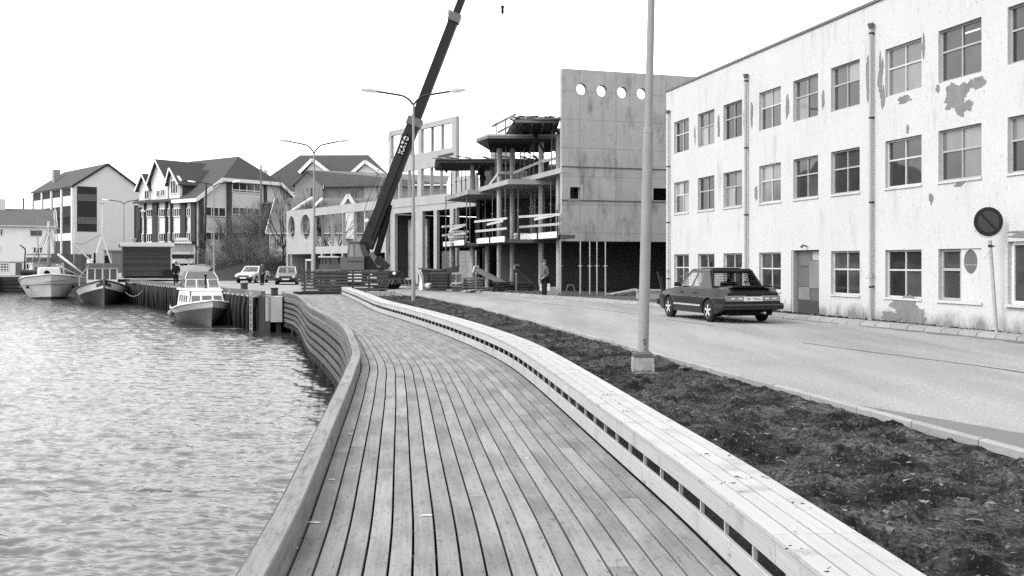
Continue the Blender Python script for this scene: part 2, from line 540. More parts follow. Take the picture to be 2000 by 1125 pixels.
M['signdark'] = mat('sign_border_paint', 0.012, 0.5, 0.3)
M['signmid'] = mat('sign_field_paint', 0.045, 0.5, 0.3, noise=[(30, U1, 0.15, 2)])
M['bark'] = mat('bare_bark', 0.03, 0.9, 0.1)
M['bush'] = mat('winter_twigs', 0.13, 0.9, 0.1, noise=[(1.3, U1, 0.5, 2)], rand=0.2)
M['bushleaf'] = mat('dull_shrub_leaves', 0.11, 0.8, 0.2, noise=[(1.1, U1, 0.6, 3)], rand=0.2)
M['rust'] = mat('rusty_sheet', 0.055, 0.8, 0.2, noise=[(1.5, (1, 1, 0.4), 0.4, 4)], rand=0.2)

# ---------------------------------------------------------------- helpers: curves
def spline(pts, step=0.1):
    """Catmull-Rom through pts, resampled by arc length; returns array (n, 2) and total length"""
    p = np.array(pts, float)
    p = np.vstack([2 * p[0] - p[1], p, 2 * p[-1] - p[-2]])
    out = []
    for i in range(1, len(p) - 2):
        for t in np.linspace(0, 1, 40, endpoint=False):
            a, b, c, d = p[i - 1], p[i], p[i + 1], p[i + 2]
            out.append(0.5 * ((2 * b) + (-a + c) * t + (2 * a - 5 * b + 4 * c - d) * t * t + (-a + 3 * b - 3 * c + d) * t ** 3))
    out.append(p[-2])
    out = np.array(out)
    k = 25
    pad = np.vstack([np.repeat(out[:1], k, 0), out, np.repeat(out[-1:], k, 0)])
    ker = np.ones(2 * k + 1) / (2 * k + 1)
    sm = np.stack([np.convolve(pad[:, i], ker, 'valid') for i in (0, 1)], 1)
    sm[0], sm[-1] = out[0], out[-1]
    s = np.concatenate([[0], np.cumsum(np.hypot(*np.diff(sm, axis=0).T))])
    q = np.arange(0, s[-1], step)
    return np.stack([np.interp(q, s, sm[:, 0]), np.interp(q, s, sm[:, 1])], 1), s[-1]

class Curve:
    def __init__(self, pts):
        self.st = 0.05
        self.p, self.len = spline(pts, self.st)
        self.s = np.arange(len(self.p)) * self.st
        t = np.gradient(self.p, axis=0)
        t /= np.linalg.norm(t, axis=1)[:, None]
        self.t = t
    def at(self, s, off=0.0):
        """point at arc length s, off metres to the left of the direction of travel"""
        x = np.interp(s, self.s, self.p[:, 0]); y = np.interp(s, self.s, self.p[:, 1])
        tx = np.interp(s, self.s, self.t[:, 0]); ty = np.interp(s, self.s, self.t[:, 1])
        return (float(x - ty * off), float(y + tx * off))
    def dirat(self, s):
        return (float(np.interp(s, self.s, self.t[:, 0])), float(np.interp(s, self.s, self.t[:, 1])))
    def s_of_y(self, y):
        return float(np.interp(y, self.p[:, 1], self.s))

def sweep(cv, s0, s1, sec, step=0.35, uv0=(0, 0), offs=None):
    """sweep a closed section [(off, z)...] along cv between s0 and s1; uv in metres (along, round the section). offs(s) scales/adds to off"""
    n = max(1, int(math.ceil((s1 - s0) / step)))
    mb = MB()
    mb.uv = []
    m = len(sec)
    per = [0]
    for i in range(1, m):
        per.append(per[-1] + math.hypot(sec[i][0] - sec[i - 1][0], sec[i][1] - sec[i - 1][1]))
    for i in range(n + 1):
        s = s0 + (s1 - s0) * i / n
        for j, (o, z) in enumerate(sec):
            oo = o if offs is None else offs(s, o)
            x, y = cv.at(s, oo)
            mb.v.append((x, y, z))
            mb.uv.append((s + uv0[0], per[j] + uv0[1]))
    for i in range(n):
        for j in range(m):
            k = (j + 1) % m
            mb.f.append((i * m + j, i * m + k, (i + 1) * m + k, (i + 1) * m + j))
    mb.f.append(tuple(reversed(range(m))))
    mb.f.append(tuple(n * m + j for j in range(m)))
    return mb

def boxsec(o0, o1, z0, z1, c=0.004):
    return [(o0 + c, z1), (o1 - c, z1), (o1, z1 - c), (o1, z0 + c), (o1 - c, z0), (o0 + c, z0), (o0, z0 + c), (o0, z1 - c)]
# ================================================================ master lines
WZ = -1.8                                     # water level
DECK = Curve([(1.75, -4), (1.48, 1.5), (1.195, 5.24), (1.046, 6.78), (.825, 8.7), (.424, 12.3), (.1, 14.9), (-.297, 17.3), (-1.21, 21.4),
              (-2.2, 25.2), (-3.3, 29.2), (-4.5, 33.2), (-5.6, 38.0), (-7.1, 44.5), (-8.9, 51.9)])   # inner edge of the bench
KNEAR = Curve([(6.7, -4), (5.9, 0), (4.24, 8.25), (2.33, 17.8), (-.48, 32), (-3.4, 44), (-5.4, 51.0), (-7.2, 56.5)])
KFAR = Curve([(15.6, -4), (14.6, 3), (10.26, 20.9), (9.15, 24.5), (7.75, 29.1), (5.9, 34.5), (4.6, 38), (2.9, 42.3), (1.3, 45.4), (-1.6, 52), (-5.2, 59.8), (-9, 66)])
def deck_w(s):
    y = np.interp(s, DECK.s, DECK.p[:, 1])
    return float(np.interp(y, [14, 19, 24, 31, 37, 44, 46.5, 50], [2.37, 2.26, 2.07, 2.03, 2.12, 2.25, 2.38, 2.85]))
QUAY = [(-11.95, 49.2), (-12.4, 49.8), (-16.1, 56.3), (-24.4, 71.3), (-31.0, 82.5), (-40.3, 98.5), (-49.5, 112), (-55, 118), (-300, 122)]

def poly_obj(name, pts, z, m, kind='structure', parent=None):
    mb = MB()
    tris = tessellate_polygon([[Vector((x, y, 0)) for x, y in pts]])
    mb.add([(x, y, z) for x, y in pts], tris)
    me = mesh_of(name, mb, m, recalc=False)
    bm = bmesh.new(); bm.from_mesh(me)
    for f in bm.faces:
        if f.normal.z < 0: f.normal_flip()
    bm.to_mesh(me); bm.free()
    o = obj(name, me, None, parent)
    if kind: o['kind'] = kind
    return o

# ---- the land: one sheet to the horizon behind the quay line and the bench line
bench_line = [DECK.at(s, -0.50) for s in np.arange(0, DECK.len - 0.5, 2.0)]
land = [(1.9 + 3, -60)] + bench_line + [(-8.6, 52.3), (-11.4, 52.3)] + QUAY + [(-2500, 130), (-2500, 3500), (2500, 3500), (2500, -60)]
poly_obj('ground', land, -0.03, M['gravel'])

# ---- far shore of the fjord and the hills above the town, seen only in reflections
mb = MB()
nx = 60
for j, (d, hh) in enumerate([(0, -2), (60, 25), (200, 70), (420, 110)]):
    for i in range(nx):
        y = -900 + i * 40
        mb.v.append((-1100 - d, y, 2.4 * hh * (0.55 + 0.6 * noise.noise((y * 0.003, j * 0.3, 1.7))) if hh > 0 else -2.5))
for j in range(3):
    for i in range(nx - 1):
        a = j * nx + i
        mb.f.append((a, a + 1, a + nx + 1, a + nx))
o = obj('far_hills', mb, M['hillearth'], smooth=True); o['kind'] = 'structure'

# ---- water
def water():
    rng = np.random.default_rng(3)
    rows = np.concatenate([[-80, -30, -10, -3, 0, 2.5], np.geomspace(4.0, 128, 880)])
    nc = 400
    q = np.array(QUAY)
    pts = []
    for y in rows:
        ye = max(y, 1.5)
        xl = -(0.56 * ye + 3.5)
        xr = 1.0 if y < 52 else float(np.interp(y, q[:7, 1], q[:7, 0])) + 1.5
        if 15 < y <= 52:
            s = DECK.s_of_y(min(y, 51.5)); xr = DECK.at(s)[0] + 0.3
        xr = max(xr, xl + 2)
        a = -np.geomspace(2400, -xl, 9)[:-1]
        pts.append(np.concatenate([a, np.linspace(xl, xr, nc)]))
    X = np.array(pts)
    Y = np.repeat(rows[:, None], X.shape[1], 1)
    dy = np.gradient(rows)[:, None]
    dx = np.gradient(X, axis=1)
    Z = np.zeros_like(X)
    for k in range(80):
        lam = 0.11 * (1.1 / 0.11) ** rng.random()
        ang = rng.normal(math.radians(78), math.radians(24))
        kk = 2 * math.pi / lam
        amp = 0.0056 * lam ** 0.62 * (0.6 + 0.8 * rng.random())
        fade = np.exp(-(dy * 1.1 / lam) ** 2) * np.exp(-(dx * 0.8 / lam) ** 2)
        ph = rng.random() * 6.28
        wob = 0.7 * np.sin(X * 0.35 + k) + 0.7 * np.sin(Y * 0.28 + 2 * k)
        gust = 0.65 + 0.35 * np.sin(X * 0.21 + Y * 0.13 + k * 0.7) * np.sin(Y * 0.17 - X * 0.05 + k)
        c = np.sin(kk * (X * math.cos(ang) + Y * math.sin(ang)) + ph + wob)
        Z += amp * fade * gust * (c + 0.25 * np.cos(2 * (kk * (X * math.cos(ang) + Y * math.sin(ang)) + ph + wob)))
    mb = MB()
    nr, ncol = X.shape
    V = np.stack([X, Y, WZ + Z], 2).reshape(-1, 3)
    me = bpy.data.meshes.new('water')
    idx = np.arange(nr * ncol).reshape(nr, ncol)
    fc = np.stack([idx[:-1, :-1], idx[:-1, 1:], idx[1:, 1:], idx[1:, :-1]], 2).reshape(-1, 4)
    me.from_pydata(V.tolist(), [], fc.tolist())
    me.polygons.foreach_set('use_smooth', [True] * len(me.polygons))
    m = mat('harbour_water', 0.028, 0.15, 0.5, bump=[(1, (1.0, 2.4, 1), 1.0, 3), (1, (5.5, 13, 1), 0.20, 3)], bdist=0.042)
    m.node_tree.nodes['Principled BSDF'].inputs['IOR'].default_value = 1.65
    me.materials.append(m)
    o = obj('water', me, None); o['kind'] = 'structure'
water()

# ---- bank of dark fill under the deck
mb = MB(); n = 60
for i in range(n + 1):
    s = (DECK.len - 0.3) * i / n
    for off, z in ((-0.5, -0.06), (0.1, -0.45), (deck_w(s) - 0.1, -2.3)):
        x, y = DECK.at(s, off); mb.v.append((x, y, z))
for i in range(n):
    for j in range(2):
        a = i * 3 + j; mb.f.append((a, a + 1, a + 4, a + 3))
o = obj('embankment', mb, M['siteearth'], smooth=True); o['kind'] = 'structure'

# ---- road
mb = MB(); n = 110
ss = np.linspace(0, 1, n)
for t in ss:
    a = KNEAR.at(t * KNEAR.len); b = KFAR.at(t * KFAR.len)
    for k in range(9):
        f = k / 8
        mb.v.append((a[0] + (b[0] - a[0]) * f, a[1] + (b[1] - a[1]) * f, 0.05 + 0.05 * math.sin(math.pi * f)))
for i in range(n - 1):
    for k in range(8):
        a = i * 9 + k; mb.f.append((a, a + 1, a + 10, a + 9))
road = obj('road', mb, M['asphalt'], smooth=True); road['kind'] = 'structure'
def road_z(x, y):
    s1 = KNEAR.s_of_y(y); s2 = KFAR.s_of_y(y)
    # fraction across, measured along the same parameter
    best = None
    for t in np.linspace(0, 1, 221):
        a = KNEAR.at(t * KNEAR.len); b = KFAR.at(t * KFAR.len)
        L = (b[0] - a[0]) ** 2 + (b[1] - a[1]) ** 2
        f = ((x - a[0]) * (b[0] - a[0]) + (y - a[1]) * (b[1] - a[1])) / L
        px, py = a[0] + f * (b[0] - a[0]), a[1] + f * (b[1] - a[1])
        d = (px - x) ** 2 + (py - y) ** 2
        if best is None or d < best[0]: best = (d, f)
    f = min(max(best[1], 0), 1)
    return 0.05 + 0.05 * math.sin(math.pi * f)
# plaza the road opens into by the quay
plaza = [(-7.4, 56.3), (-8.6, 52.4), (-11.4, 52.4), (-12.2, 51.2), (-16.4, 57.5), (-24.6, 72), (-31.9, 83.2), (-34, 90), (-28, 96), (-16, 86), (-9, 66)]
poly_obj('yard', plaza, 0.004, M['asphalt'])
# pavement and building site on the landward side
pav = [KFAR.at(s, -0.28) for s in np.arange(0, KFAR.len, 1.0)] + [(-10, 70), (-24, 96), (10, 110), (45, 90), (45, -4)]
poly_obj('pavement', pav, 0.135, M['siteearth'])

def decal(name, pts, m, lift=0.004):
    """thin sheet lying on the road, finely divided so that it follows the camber"""
    mb = MB()
    tris = tessellate_polygon([[Vector((x, y, 0)) for x, y in pts]])
    mb.add([(x, y, 0) for x, y in pts], tris)
    me = mesh_of(name, mb, m, recalc=False)
    bm = bmesh.new(); bm.from_mesh(me)
    bmesh.ops.subdivide_edges(bm, edges=bm.edges[:], cuts=3, use_grid_fill=True)
    for v in bm.verts: v.co.z = road_z(v.co.x, v.co.y) + lift
    for f in bm.faces:
        if f.normal.z < 0: f.normal_flip()
    bm.to_mesh(me); bm.free()
    return obj(name, me, None, road)

def seam(pts, w, rnd=0.02):
    cv = Curve(pts)
    a, b = [], []
    for s in np.arange(0, cv.len, 0.35):
        j = noise.noise((s * 1.7, pts[0][0], 0)) * rnd
        ww = w * (0.6 + 0.8 * abs(noise.noise((s * 0.9, 3, pts[0][1]))))
        a.append(cv.at(s, ww / 2 + j)); b.append(cv.at(s, -ww / 2 + j))
    mb = MB()
    for p, q in zip(a, b):
        mb.v += [(p[0], p[1], road_z(*p) + 0.005), (q[0], q[1], road_z(*q) + 0.005)]
    for i in range(len(a) - 1):
        mb.f.append((2 * i, 2 * i + 1, 2 * i + 3, 2 * i + 2))
    return obj('tar_seam', mb, M['seam'], road)
def rp(u, v, z=0.06):
    Y = F * (EYE - z) / (v - HOR)
    return (PX(u, Y), Y)
seam([rp(2040, 740), rp(1900, 718), rp(1760, 700), rp(1640, 684), rp(1560, 672)], 0.05)
seam([rp(1240, 616), rp(1150, 604), rp(1040, 592), rp(960, 584)], 0.05)
seam([rp(1395, 640), rp(1340, 632), rp(1300, 627)], 0.05)
edge = [KNEAR.at(s, -0.07) for s in np.linspace(KNEAR.s_of_y(4.0), KNEAR.s_of_y(11.6), 14)]
inn = []
for i, s in enumerate(np.linspace(KNEAR.s_of_y(4.0), KNEAR.s_of_y(11.6), 30)):
    w = 1.2 * math.sin(math.pi * min(1, (29 - i) / 29 * 0.62) ) ** 1.0 * (0.85 + 0.35 * noise.noise((s * 1.3, 5, 1)) + 0.2 * noise.noise((s * 5, 2, 1)))
    inn.append(KNEAR.at(s, -0.075 - max(0.0, w)))
decal('damp_patch', edge + inn[::-1][1:-1], M['wet'])
for s0, s1, w in ((13.5, 17.2, 0.22), (19, 26, 0.16), (28, 36, 0.13)):
    e = [KNEAR.at(s, -0.07) for s in np.linspace(s0, s1, 12)]
    i2 = [KNEAR.at(s, -0.075 - w * (0.4 + 0.6 * abs(noise.noise((s * 1.9, 7, 3))) * 1.4)) for s in np.linspace(s0, s1, 26)]
    decal('damp_patch', e + i2[::-1], M['wet'])
for s0, s1, w in ((14, 30, 0.5), (31, 44, 0.3)):
    e = [KFAR.at(s, 0.0) for s in np.linspace(s0, s1, 16)]
    i2 = [KFAR.at(s, 0.05 + w * (0.35 + abs(noise.noise((s * 0.8, 7, 9))) * 1.3)) for s in np.linspace(s0, s1, 40)]
    decal('damp_patch', e + i2[::-1], M['wet'])
# ---- kerbs, stone by stone
nk = thing('kerb', None, None); nk['kind'] = 'structure'
s = 3.0
while s < KNEAR.len - 1.0:
    sec = [(0.035, 0.108 - 0.010 * random.random()), (-0.02, 0.106), (-0.04, 0.085), (-0.045, -0.02), (0.05, -0.02), (0.05, 0.09)]
    obj('kerb_stone', sweep(KNEAR, s + 0.006, s + 0.994, sec, 0.34), M['kerb'], nk)
    s += 1.0
fk = thing('kerb', None, None); fk['kind'] = 'structure'
s = 6.0
while s < KFAR.len - 1.0:
    L = 0.56 + 0.06 * random.random()
    h = 0.012 * random.random()
    sec = [(-0.30, 0.165 + h), (-0.12, 0.16 + h), (0.0, 0.125 + h), (0.05, 0.02), (-0.30, 0.02)]
    obj('kerb_stone', sweep(KFAR, s + 0.012, s + L - 0.012, sec, 0.3), M['kerb'], fk)
    s += L

# ---- strip of turned earth between the bench and the kerb
def soil_h(x, y):
    big = noise.fractal((x * 0.9, y * 0.9, 0.3), 1.0, 2.0, 3) * 0.05
    cl = noise.fractal((x * 4.2, y * 4.2, 4.1), 0.7, 2.2, 4)
    return 0.02 + big + max(0.0, cl - 0.02) * 0.11 + noise.noise((x * 24, y * 24, 2)) * 0.011
def strip_pt(s, f):
    a = DECK.at(s, -0.44)
    t = min(max((a[1] + 4 - 0.0) / 60.5, 0), 1) * KNEAR.len
    k = KNEAR.s_of_y(a[1]) + 0.0
    b = KNEAR.at(k, 0.055)
    return (a[0] + (b[0] - a[0]) * f, a[1] + (b[1] - a[1]) * f)
mb = MB()
srow = []
s = 0.0
while s < DECK.s_of_y(47.5):
    y = DECK.at(s)[1]
    srow.append(s)
    s += 0.30 if y < 2 else 0.042 * max(1, y / 7.0)
nf = 92
for s in srow:
    for j in range(nf + 1):
        f = j / nf
        x, y = strip_pt(s, f)
        edge = min(1, min(f, 1 - f) * 9)
        ridge = 0.05 * math.exp(-((1 - f) * 3.4) ** 2 / 0.15) * (0.5 + noise.noise((x * 1.4, y * 1.4, 9)))
        mb.v.append((x, y, 0.02 + soil_h(x, y) * (0.35 + 0.65 * edge) + ridge * edge))
for i in range(len(srow) - 1):
    for j in range(nf):
        a = i * (nf + 1) + j
        mb.f.append((a, a + 1, a + nf + 2, a + nf + 1))
o = obj('earth_strip', mesh_of('earth_strip', mb, M['soil'], smooth=True, recalc=False), None)
o['kind'] = 'structure'

def soil_spot(ymax=34, p=1.6):
    while True:
        y = 3.2 + (ymax - 3.2) * random.random() ** p
        s = DECK.s_of_y(y)
        f = random.random()
        x, yy = strip_pt(s, f)
        return x, yy, 0.02 + soil_h(x, yy) * (0.35 + 0.65 * min(1, min(f, 1 - f) * 9))

mb = MB()
for k in range(300):
    x, y, z = soil_spot()
    a, L, w = random.random() * 6.28, 0.010 + 0.028 * random.random(), 0.005 + 0.009 * random.random()
    if random.random() < 0.06: L *= 1.8; w *= 1.6
    c, s = math.cos(a), math.sin(a)
    cur = 0.012 * random.random()
    tilt = random.uniform(-0.012, 0.012)
    pr = [(-L, 0, 0), (-L * .4, -w, cur), (L * .4, -w, cur), (L, 0, 0), (L * .4, w, cur + tilt), (-L * .4, w, cur + tilt)]
    mb.add([(x + p * c - q * s, y + p * s + q * c, z + 0.012 + r) for p, q, r in pr], [(0, 1, 5), (1, 2, 4, 5), (2, 3, 4)])
tag(obj('leaf_litter', mb, M['leaf']), 'scattered dead leaves on the turned earth by the bench', 'leaves', kind='stuff')
mb = MB()
for k in range(2200):
    x, y, z = soil_spot(34, 1.9)
    r = 0.003 + 0.011 * random.random() ** 3
    n0 = len(mb.v)
    mb.ball((x, y, z + r * 0.2), r, r * random.uniform(.7, 1.3), r * .7, 6, 4)
    for i in range(n0, len(mb.v)):
        p = Vector(mb.v[i]); c = Vector((x, y, z))
        mb.v[i] = tuple(c + (p - c) * random.uniform(.7, 1.25))
tag(obj('pebbles', mb, M['stone']), 'small pebbles and clods lying on the turned earth', 'pebbles', kind='stuff')
mb = MB()
for k in range(800):
    x, y, z = soil_spot(34, 1.9)
    a, L = random.random() * 6.28, 0.03 + 0.10 * random.random() ** 2 + (0.15 * random.random() if k % 25 == 0 else 0)
    bend = random.uniform(-.018, .018)
    c, s = math.cos(a), math.sin(a)
    pts = [(x + c * L * (t - .5) - s * bend * math.sin(3.1 * t), y + s * L * (t - .5) + c * bend * math.sin(3.1 * t), z + 0.012 + 0.01 * math.sin(3.1 * t)) for t in (0, .33, .66, 1)]
    mb.tube(pts, 0.0018 + 0.0030 * random.random() ** 2, 3)
tag(obj('roots', mb, M['stick']), 'pale broken roots and sticks on the turned earth', 'sticks', kind='stuff')
# a few larger pieces that can be picked out
for (u, v, L, ang, lab) in ((1262, 733, 0.34, 0.05, 'pale bare stick lying in front of the concrete lamp post base'),
                            (1340, 722, 0.22, 0.35, 'short pale stick on the earth just past the lamp post base')):
    Y = F * (EYE - 0.06) / (v - HOR); x = PX(u, Y); z = 0.08
    mb = MB().tube([(x - L / 2, Y, z), (x - L * .1, Y + .03 * ang, z + .015), (x + L / 2, Y + L * ang, z)], [.014, .017, .011], 6)
    tag(obj('stick', mb, M['stick'], org=(x, Y, 0), loc=(x, Y, 0)), lab, 'stick')
for (u, v, r, lab) in ((1158, 723, .05, 'pale torn paper scrap on the earth beside the bench, nearest the lamp post'), (1726, 1015, .03, 'pale crumpled paper scrap on the earth close to the bench'),
                       (1738, 1050, .035, 'thin pale scrap of paper tucked against the back of the bench')):
    Y = F * (EYE - 0.06) / (v - HOR); x = PX(u, Y)
    mb = MB()
    n = 9
    pts = [(x + r * math.cos(a) * random.uniform(.6, 1.3), Y + r * math.sin(a) * random.uniform(.6, 1.3), 0.085 + random.uniform(0, .03)) for a in np.linspace(0, 6.28, n, endpoint=False)]
    pts = [(p, q, r_ + random.uniform(0, .02)) for p, q, r_ in pts]
    c = (x + r * .3, Y, 0.10)
    mb.add(pts + [c], [(i, (i + 1) % n, n) for i in range(n)])
    tag(obj('paper_scrap', mb, M['canvas'], org=(x, Y, 0), loc=(x, Y, 0)), lab, 'litter', 'paper scraps on the earth strip')

# ================================================================ boardwalk
bwk = thing('boardwalk', 'curving timber boardwalk of long narrow planks beside the water', 'boardwalk')
NL = 18
for lane in range(NL):
    s = -random.random() * 4.0
    while s < DECK.len - 0.1:
        L = random.uniform(3.6, 5.4)
        a, b = max(s, 0.0), min(s + L, DECK.len - 0.02)
        if b - a > 0.3:
            def offs(ss, o, lane=lane):
                w = deck_w(ss) / NL
                return lane * w + 0.0070 + o * (w - 0.014) / 0.12
            sec = boxsec(0.0, 0.12, -0.046, 0.0, 0.002)
            far = DECK.at(a)[1]
            mb = sweep(DECK, a + 0.002, b - 0.002, sec, 0.3 if far < 26 else 0.6, (0.6 * random.randint(1, 400), 0), offs)
            dz = random.uniform(-0.0015, 0.0015)
            mb.v = [(x, y, z + dz) for x, y, z in mb.v]
            obj('plank', mb, M['deck'], bwk)
        s += L
for s in np.arange(0.3, DECK.len, 0.6):
    mb = MB()
    a = DECK.at(s, -0.02); b = DECK.at(s, deck_w(s) + 0.1)
    mb.bar((a[0], a[1], -0.122), (b[0], b[1], -0.122), 0.05, 0.14)
    obj('joist', mb, M['darkwood'], bwk)
s = 0.0
def offk(ss, o):
    return deck_w(ss) + 0.012 + o
while s < DECK.len - 0.2:
    L = min(4.1, DECK.len - 0.1 - s)
    mb = sweep(DECK, s + .003, s + L - .003, boxsec(0.0, 0.135, -0.10, 0.20, 0.008), 0.3, (0.7 * random.randint(1, 300), 0), offk)
    obj('edge_beam', mb, M['kerbwood'], bwk)
    for k in range(6):
        z1 = 0.15 - k * 0.245
        mb = sweep(DECK, s + .003, s + L - .003, boxsec(0.139, 0.170, z1 - 0.150, z1, 0.004), 0.4, (0.7 * random.randint(1, 300), 0.3 * k), offk)
        obj('outer_slat', mb, M['slat'], bwk)
    s += L
for s in np.arange(0.25, DECK.len - .1, 0.42):
    a = DECK.at(s, deck_w(s) + 0.098); b = DECK.at(s, deck_w(s) + 0.148)
    mb = MB().bar(((a[0] + b[0]) / 2, (a[1] + b[1]) / 2, -1.5), ((a[0] + b[0]) / 2, (a[1] + b[1]) / 2, -0.102), 0.05, 0.048, up=(*DECK.dirat(s), 0))
    obj('stud', mb, M['slat'], bwk)
for s in np.arange(0.6, DECK.len - .1, 2.4):
    a = DECK.at(s, deck_w(s) - 0.1)
    obj('pile', MB().tube([(a[0], a[1], -3), (a[0], a[1], -0.2)], 0.11, 8), M['darkwood'], bwk)

# ================================================================ bench along the boardwalk
bn = thing('bench', 'long pale timber bench following the curve of the boardwalk', 'bench')
def offn(ss, o):
    return -o
s = 0.2
bi = 0
while s < DECK.len - 0.35:
    L = min([4.6, 3.9, 5.0, 4.3][bi % 4], DECK.len - 0.3 - s)
    bi += 1
    for k in range(4):
        sec = boxsec(-0.012 + k * 0.107, -0.012 + k * 0.107 + 0.098, 0.342, 0.37, 0.003)
        obj('seat_plank', sweep(DECK, s + .002, s + L - .002, sec, 0.3, (0.7 * random.randint(1, 300), .2 * k), offn), M['bench'], bn)
    for z0, z1 in ((0.225, 0.340), (0.012, 0.142)):
        sec = [(z, o) for o, z in boxsec(0, 0.028, z0, z1, 0.003)]
        sec = [(o, z) for z, o in sec]
        # start the section on the visible face so the grain runs along it
        sec = [(0.0, z0 + .003), (0.0, z1 - .003), (0.003, z1), (0.025, z1), (0.028, z1 - .003), (0.028, z0 + .003), (0.025, z0), (0.003, z0)]
        off = random.uniform(-.5, .5)
        obj('fascia_board', sweep(DECK, s + .002, s + L - .002, sec, 0.3, (0.7 * random.randint(1, 300), random.random()), offn), M['bench'], bn)
    obj('back_board', sweep(DECK, s + .002, s + L - .002, boxsec(0.375, 0.40, -0.05, 0.335, 0.003), 0.4, (0.7 * random.randint(1, 300), 0), offn), M['darkwood'], bn)
    s += L
for s in np.arange(0.45, DECK.len - .4, 0.48):
    a = DECK.at(s, -0.012); b = DECK.at(s, -0.05)
    mb = MB().bar((a[0], a[1], 0.19), (b[0], b[1], 0.19), 0.034, 0.30)
    mb = MB()
    c = ((a[0] + b[0]) / 2, (a[1] + b[1]) / 2)
    mb.bar((c[0], c[1], 0.01), (c[0], c[1], 0.335), 0.022, 0.022, up=(*DECK.dirat(s), 0))
    obj('bench_post', mb, M['bench'], bn)
mb = MB()
for s in np.arange(0.45, DECK.len - .4, 0.96):
    a = DECK.at(s, -0.05); b = DECK.at(s, -0.37)
    mb.bar((a[0], a[1], 0.3), (b[0], b[1], 0.3), 0.04, 0.07)
obj('bearer', mb, M['darkwood'], bn)['kind'] = 'stuff'
sE = DECK.len - 0.29
a = DECK.at(sE, 0.0); b = DECK.at(sE, -0.40)
obj('end_board', MB().bar((a[0], a[1], 0.18), (b[0], b[1], 0.18), 0.025, 0.32), M['bench'], bn)

# dirt on the seat and pale chips on the deck
mb = MB(); rng = random.Random(5)
for k in range(34):
    y = 3.6 + 14 * rng.random() ** 1.7
    c = DECK.at(DECK.s_of_y(y), -rng.uniform(.03, .38))
    for q in range(rng.randint(1, 5)):
        r = rng.uniform(.0015, .0055)
        mb.ball((c[0] + rng.gauss(0, .03), c[1] + rng.gauss(0, .02), .371 + r * .3), r * rng.uniform(1, 3), r * rng.uniform(.8, 1.6), r * .6, 6, 4)
tag(obj('dirt', mb, M['soil']), 'crumbs of dark earth spilled on the pale bench seat', 'dirt', kind='stuff')
mb = MB()
for (u, v, L) in ((612, 1022, .05), (684, 848, .035), (647, 938, .035), (595, 952, .02), (832, 1008, .045), (1028, 896, .02), (1068, 793, .03), (578, 1072, .015), (900, 690, .04)):
    Y = F * EYE / (v - HOR); x = PX(u, Y); a = rng.uniform(-.4, .6)
    c, s_ = math.cos(a), math.sin(a)
    pr = [(-L, 0), (-L * .3, -L * .22), (L * .6, -L * .18), (L, 0), (L * .5, L * .2), (-L * .4, L * .15)]
    mb.add([(x + p * c - q * s_, Y + p * s_ + q * c, .004 + (.006 if i % 2 else 0)) for i, (p, q) in enumerate(pr)], [tuple(range(6))])
tag(obj('wood_chips', mb, M['white']), 'small white chips scattered on the deck planks', 'chips', kind='stuff')

# ================================================================ quay wall
qw = thing('quay_wall', None, None); qw['kind'] = 'structure'
QC = QUAY[1:8]
for i in range(len(QUAY) - 1):
    (x0, y0), (x1, y1) = QUAY[i], QUAY[i + 1]
    mb = MB().add([(x0, y0, -4), (x1, y1, -4), (x1, y1, -0.03), (x0, y0, -0.03)], [(0, 1, 2, 3)])
    obj('quay_face', mb, M['darkwood'], qw)
obj('quay_face', MB().add([(-11.95, 49.2, -4), (-11.4, 52.3, -4), (-11.4, 52.3, -.03), (-11.95, 49.2, -.03)], [(0, 1, 2, 3)]), M['darkwood'], qw)
obj('quay_face', MB().add([(-11.4, 52.3, -4), (-8.3, 52.3, -4), (-8.3, 52.3, -.03), (-11.4, 52.3, -.03)], [(0, 1, 2, 3)]), M['darkwood'], qw)
# fender piles, edge timber, pale capping stones
def along(pts):
    seg = []
    for i in range(len(pts) - 1):
        d = math.dist(pts[i], pts[i + 1]); seg.append((pts[i], pts[i + 1], d))
    return seg
def on_quay(d, out=0.0):
    for p, q, L in along(QC):
        if d <= L:
            t = d / L; ux, uy = (q[0] - p[0]) / L, (q[1] - p[1]) / L
            return (p[0] + ux * d - uy * out, p[1] + uy * d + ux * out), (ux, uy)
        d -= L
    return (q[0] - uy * out, q[1] + ux * out), (ux, uy)
d = 1.3
while d < 62:
    (x, y), (ux, uy) = on_quay(d, 0.14)
    lean = random.uniform(-.15, .15); bow = random.uniform(0, .12)
    r = random.uniform(.10, .15)
    mb = MB().tube([(x, y, -0.12), (x + lean * .3 - uy * bow, y + ux * bow, -0.8), (x + lean, y, -2.4)], [r, r * 1.05, r * .8], 7)
    obj('fender_pile', mb, M['darkwood'], qw, smooth=True)
    d += random.uniform(.62, .95)
d = 0.6
while d < 60:
    (x, y), (ux, uy) = on_quay(d, -0.12); L = random.uniform(2.6, 4.2)
    (x2, y2), _ = on_quay(d + L - .05, -0.12)
    obj('edge_timber', MB().bar((x, y, 0.10), (x2, y2, 0.10), 0.22, 0.22), M['oldwood'], qw)
    d += L
d = 1.0
while d < 58:
    (x, y), (ux, uy) = on_quay(d, 0.10)
    (x2, y2), _ = on_quay(d + .35, 0.10)
    obj('cap_block', MB().bar((x, y, -0.06), (x2, y2, -0.06), 0.2, 0.1), M['concrete_lt'], qw)
    d += random.uniform(.55, 1.1)

